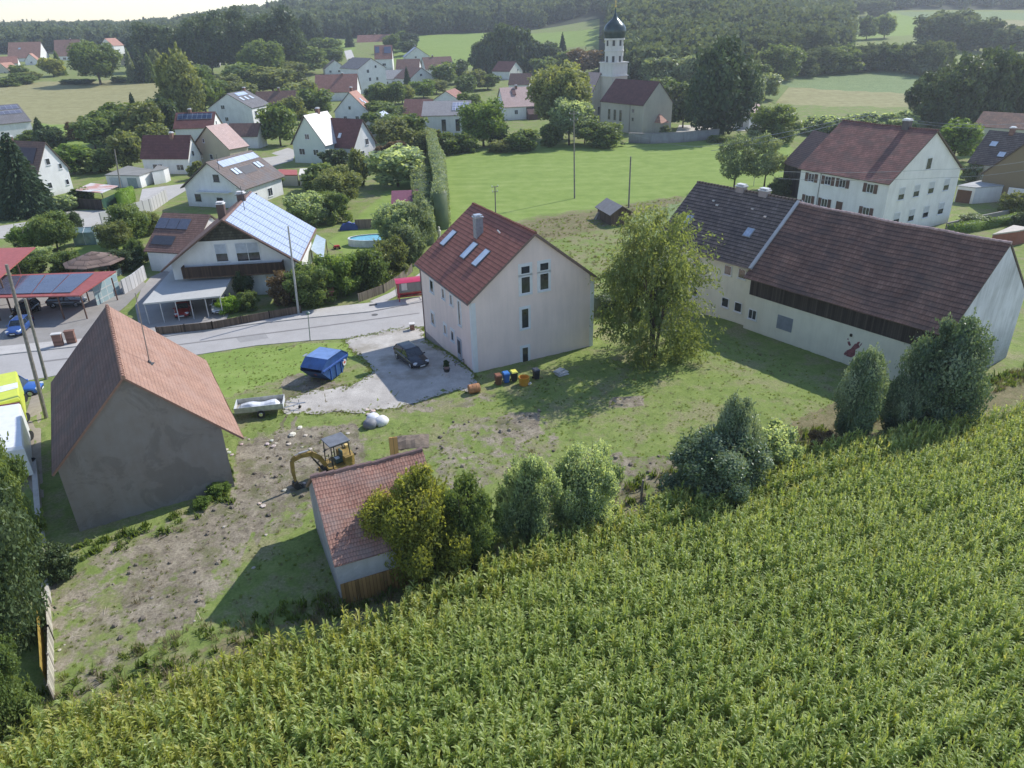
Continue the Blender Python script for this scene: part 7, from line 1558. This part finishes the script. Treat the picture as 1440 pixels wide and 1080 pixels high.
# ---------------------------------------------------------------- maize field
CORNM=foliage((.18,.255,.07),(.36,.455,.135),(.56,.61,.3),trans=.5,scale=.22,rough=.42,spec=.55)
CORNY=foliage((.16,.18,.045),(.4,.45,.1),(.65,.62,.25),trans=.5,scale=.5,rough=.42,spec=.5)
def maize():
    src=[corn_plant(50+i,CORNM) for i in range(8)]+[corn_plant(70+i,CORNY) for i in range(4)]; g=random.Random(1); pts=[];rot=[];scl=[];idx=[]
    a=R(23.5); d=Vector((math.cos(a),math.sin(a))); n=Vector((-d.y,d.x)); P=CORN; X=[]; EDG=[]
    for q0,q1 in zip(CORN[1:13],CORN[2:14]): EDG+=[(q0[0]+(q1[0]-q0[0])*t/5,q0[1]+(q1[1]-q0[1])*t/5) for t in range(5)]
    for r in range(-70,115):
        rh=g.uniform(-.03,.03)-(.09 if r%8==0 else 0)
        for k in range(-560,840):
            X.append(((d*k*.145+n*r*.72)+Vector((g.gauss(0,.02),g.gauss(0,.03))),rh))
    A=np.array([(v.x,v.y,h_) for v,h_ in X]); m=inpoly(A[:,0],A[:,1],P); A=A[m]
    u=np.abs(A[:,0])/np.maximum(A[:,1]+6,1); A=A[(u<1.5)&(A[:,1]>9)&(A[:,1]<75)]
    for x,y,h_ in A:
        if g.random()<.04: continue
        pts.append((x,y,tz(x,y)-.05)); rot.append((g.gauss(0,.07),g.gauss(0,.07),g.uniform(0,6.28))); scl.append(g.uniform(.88,1.04)+h_+.05*math.sin(x*.35)*math.sin(y*.5))
        ed=min(math.hypot(x-q[0],y-q[1]) for q in EDG); yl=max(0,1-ed/5.)*.35+max(0,min(.4,(-x-2)/25))+.02; idx.append(8+g.randrange(4) if g.random()<yl else g.randrange(8))
    print('maize plants',len(pts)); scatter('maize_field',pts,rot,scl,idx,src,'dense field of tall ripe green maize filling the foreground','maize')
maize()
# ---------------------------------------------------------------- grass tufts and weeds in the rough yard
def tuft(seed,mat,h=.25,n=26,w=.012,spread=.16,lean=.5):
    g=random.Random(seed); V=[];F=[];T=[]
    for i in range(n):
        a=g.uniform(0,6.28); r=g.uniform(0,spread); x,y=r*math.cos(a),r*math.sin(a); b_=g.uniform(0,6.28); l=g.uniform(.4,1.)*h; dx,dy=math.cos(b_)*l*lean*g.random(),math.sin(b_)*l*lean*g.random(); sx,sy=-math.sin(b_)*w,math.cos(b_)*w; k=len(V)
        V+=[(x-sx,y-sy,0),(x+sx,y+sy,0),(x+dx*.4+sx*.8,y+dy*.4+sy*.8,l*.6),(x+dx*.4-sx*.8,y+dy*.4-sy*.8,l*.6),(x+dx,y+dy,l)]; F+=[(k,k+1,k+2,k+3),(k+3,k+2,k+4)]; t=g.uniform(.2,.9); T+=[t,t]
    me=bpy.data.meshes.new('tuft'); me.from_pydata(V,[],F); at_=me.attributes.new('tone','FLOAT','FACE'); at_.data.foreach_set('value',T); me.materials.append(mat); return me
def grass():
    G=foliage((.14,.19,.045),(.24,.31,.09),(.36,.42,.16),trans=.5,scale=.5); D=foliage((.1,.085,.045),(.26,.22,.13),(.42,.36,.24),trans=.2,scale=.5); W=foliage((.07,.11,.025),(.15,.22,.05),(.25,.32,.1),trans=.45,scale=1.)
    src=[tuft(1,G,.16),tuft(2,G,.22),tuft(3,G,.12,34,.015,.2),tuft(4,D,.28,22,.008,.16,1.1),tuft(5,D,.4,16,.007,.14,1.3),tuft(6,W,.22,20,.03,.2,.9),tuft(7,W,.36,22,.035,.25,.9)]
    g=random.Random(6); pts=[];rot=[];scl=[];idx=[]
    yard=wp([(60,790),(300,700),(330,560),(280,500),(480,478),(505,520),(400,590),(560,600),(700,550),(850,505),(1000,470),(1180,530),(1160,640),(1000,700),(760,770),(560,850),(300,940),(60,1020)]); edge=wp([(40,1040),(300,930),(560,840),(930,695),(1180,612),(1380,560),(1500,520),(1480,500),(1330,560),(1150,600),(930,660),(700,735),(480,830),(250,890),(60,960)])
    mead=wp([(640,345),(760,310),(960,275),(975,290),(940,340),(860,380),(880,440),(840,430),(800,390),(700,350)])
    def fill(poly,N_,pick,sc_=(.7,1.4)):
        P=np.array(poly); lo,hi=P.min(0),P.max(0); c=0; XY=np.array([[g.uniform(lo[0],hi[0]),g.uniform(lo[1],hi[1])] for _ in range(N_*3)]); XY=XY[inpoly(XY[:,0],XY[:,1],poly)][:N_]
        for x,y in XY:
            cl=math.sin(x*.7+math.sin(y*.9))*math.sin(y*.55+math.sin(x*.6)*1.3)
            if g.random()>.6+.4*cl: continue
            pts.append((x,y,tz(x,y))); rot.append((0,0,g.uniform(0,6.28))); scl.append(g.uniform(*sc_)); idx.append(pick(cl))
    fill(yard,5500,lambda c: g.choice((0,2,2,2,0,1,3)) if c>-.1 else g.choice((3,4,2,3,0)),(.4,.9))
    fill(edge,7000,lambda c: g.choice((3,4,5,6,1,4)) ,(1.,2.2))
    fill(mead,1800,lambda c: g.choice((3,3,0,2,1)),(.8,1.6))
    fill(wp([(95,772),(200,738),(322,692),(334,702),(250,750),(110,795)]),60,lambda c:g.choice((5,6,6)),(.8,1.7))
    # dry stalks and clods on the turned earth
    def sticks(seed,n,L):
        g2=random.Random(seed); V=[];F=[]
        for i in range(n):
            a=g2.uniform(0,6.28); x,y=g2.uniform(-.25,.25),g2.uniform(-.25,.25); l=g2.uniform(.3,1)*L; dx,dy=math.cos(a)*l,math.sin(a)*l; k=len(V); z=g2.uniform(.02,.06)
            V+=[(x-dy*.02-0,y+dx*.02,z),(x+dy*.02,y-dx*.02,z),(x+dx+dy*.015,y+dy-dx*.015,z+.03),(x+dx-dy*.015,y+dy+dx*.015,z+.03)]; F.append((k,k+1,k+2,k+3))
        me=bpy.data.meshes.new('stalks'); me.from_pydata(V,[],F); me.materials.append(plain((.46,.4,.29),.9,var=.35,scale=7)); return me
    def clod(seed,c):
        g2=random.Random(seed); b=MB(); rg=[]
        for z,r in((-.02,.1),(.05,.11),(.09,.06)): rg.append([(r*g2.uniform(.6,1.3)*math.cos(a),r*g2.uniform(.6,1.3)*math.sin(a),z*g2.uniform(.8,1.2)) for a in np.linspace(0,2*PI,6,endpoint=False)])
        for A_,B_ in zip(rg,rg[1:]):
            for q in range(6): j=(q+1)%6; b.quad([A_[q],A_[j],B_[j],B_[q]])
        b.quad(rg[-1]); return b.mesh('clod',plain(c,.95,var=.3,scale=6))
    src+=[sticks(1,3,.4),sticks(2,2,.6),clod(1,(.22,.185,.145)),clod(2,(.29,.25,.19)),clod(3,(.17,.145,.115))]
    for poly,N_ in(([(190,770),(330,700),(400,640),(420,690),(350,750),(300,800),(270,880),(210,920),(130,980),(80,1000),(90,850)],80),([(335,625),(410,608),(500,596),(512,640),(470,700),(390,705),(335,690)],90),([(600,615),(640,590),(760,575),(790,620),(760,660),(640,690)],80),([(830,640),(900,640),(960,640),(960,690),(880,730),(790,700)],60)): fill(wp(poly),N_,lambda c:g.choice((7,8,9,10,11,9,11,3)),(.5,1.8))
    print('tufts',len(pts)); 
    drv=wp([(480,474),(596,458),(602,482),(673,529),(670,555),(640,552),(600,566),(560,577),(500,582),(405,585),(396,574),(406,558),(445,545),(492,542),(523,524),(508,505),(486,490)]); A=np.array([(p[0],p[1]) for p in pts]); bad=inpoly(A[:,0],A[:,1],drv)
    keep=[i for i in range(len(pts)) if not bad[i]]
    dp=wp([(405,583),(500,580),(560,574),(600,563),(640,550),(668,552),(670,529),(600,482),(594,461),(560,463),(484,478),(490,490),(512,505),(525,524),(492,545),(445,548),(408,560),(398,574)])
    for (x0,y0),(x1,y1) in zip(dp,dp[1:]+dp[:1]):
        for k_ in range(int(math.hypot(x1-x0,y1-y0)*16)):
            t=g.random(); x=x0+(x1-x0)*t+g.gauss(0,.28); y=y0+(y1-y0)*t+g.gauss(0,.28); keep.append(len(pts)); pts.append((x,y,tz(x,y)+.02)); rot.append((0,0,g.uniform(0,6.28))); scl.append(g.uniform(.35,.9)); idx.append(g.choice((0,2,2,3,1)))
    scatter('grass_tufts',[pts[i] for i in keep],[rot[i] for i in keep],[scl[i] for i in keep],[idx[i] for i in keep],src,'rough grass, dry stalks and weeds growing across the yard','grass')
grass()
# ---------------------------------------------------------------- light, sky, camera
EL,AZ=R(41.5),R(52)
w=bpy.data.worlds.new('World'); sc.world=w; w.use_nodes=True; nt=w.node_tree; nt.nodes.clear(); o=nt.nodes.new('ShaderNodeOutputWorld'); bg=nt.nodes.new('ShaderNodeBackground'); sk=nt.nodes.new('ShaderNodeTexSky'); sk.sky_type='NISHITA'; sk.sun_disc=False; sk.sun_elevation=EL; sk.sun_rotation=AZ; sk.air_density=1.0; sk.dust_density=.25; sk.ozone_density=1.5; sk.altitude=500
bg.inputs[1].default_value=.15; tn=nt.nodes.new('ShaderNodeMix'); tn.data_type='RGBA'; tn.blend_type='MULTIPLY'; tn.inputs[0].default_value=1; tn.inputs[7].default_value=(1.4,1.36,1.4,1); nt.links.new(sk.outputs[0],tn.inputs[6]); nt.links.new(tn.outputs[2],bg.inputs[0]); nt.links.new(bg.outputs[0],o.inputs[0])
L=bpy.data.lights.new('sun','SUN'); L.energy=5.0; L.angle=R(.55); L.color=(1.,.965,.91); so=bpy.data.objects.new('sun',L); COL.objects.link(so)
sd=Vector((math.sin(AZ)*math.cos(EL),math.cos(AZ)*math.cos(EL),math.sin(EL))); so.rotation_euler=sd.to_track_quat('Z','Y').to_euler(); so.location=sd*100
# thin summer haze hanging over the valley (a real volume, lit by the sun)
hm=bpy.data.materials.new('haze'); hm.use_nodes=True; hn=hm.node_tree; hn.nodes.clear(); ho=hn.nodes.new('ShaderNodeOutputMaterial'); hv=hn.nodes.new('ShaderNodeVolumeScatter'); hv.inputs['Density'].default_value=.00024; hv.inputs['Anisotropy'].default_value=.35; hv.inputs['Color'].default_value=(.86,.93,1,1); hn.links.new(hv.outputs[0],ho.inputs['Volume'])
b=MB(); b.box((0,1150,60),(5200,2600,150)); hz=b.build('haze',hm); tag(hz,'thin bluish summer haze over the valley','haze',kind='stuff')
cam=bpy.data.cameras.new('camera'); co=bpy.data.objects.new('camera',cam); COL.objects.link(co); sc.camera=co
M=Matrix((CR,CU,-CF)).transposed().to_4x4(); M.translation=(0,0,CH); co.matrix_world=M
cam.sensor_fit='HORIZONTAL'; cam.sensor_width=36; cam.lens=36*FL/1440; cam.clip_start=.5; cam.clip_end=6000
sc.view_settings.view_transform='Standard'; sc.view_settings.look='None'; sc.view_settings.exposure=0; sc.view_settings.gamma=1
sc.cycles.max_bounces=6; sc.cycles.transparent_max_bounces=4
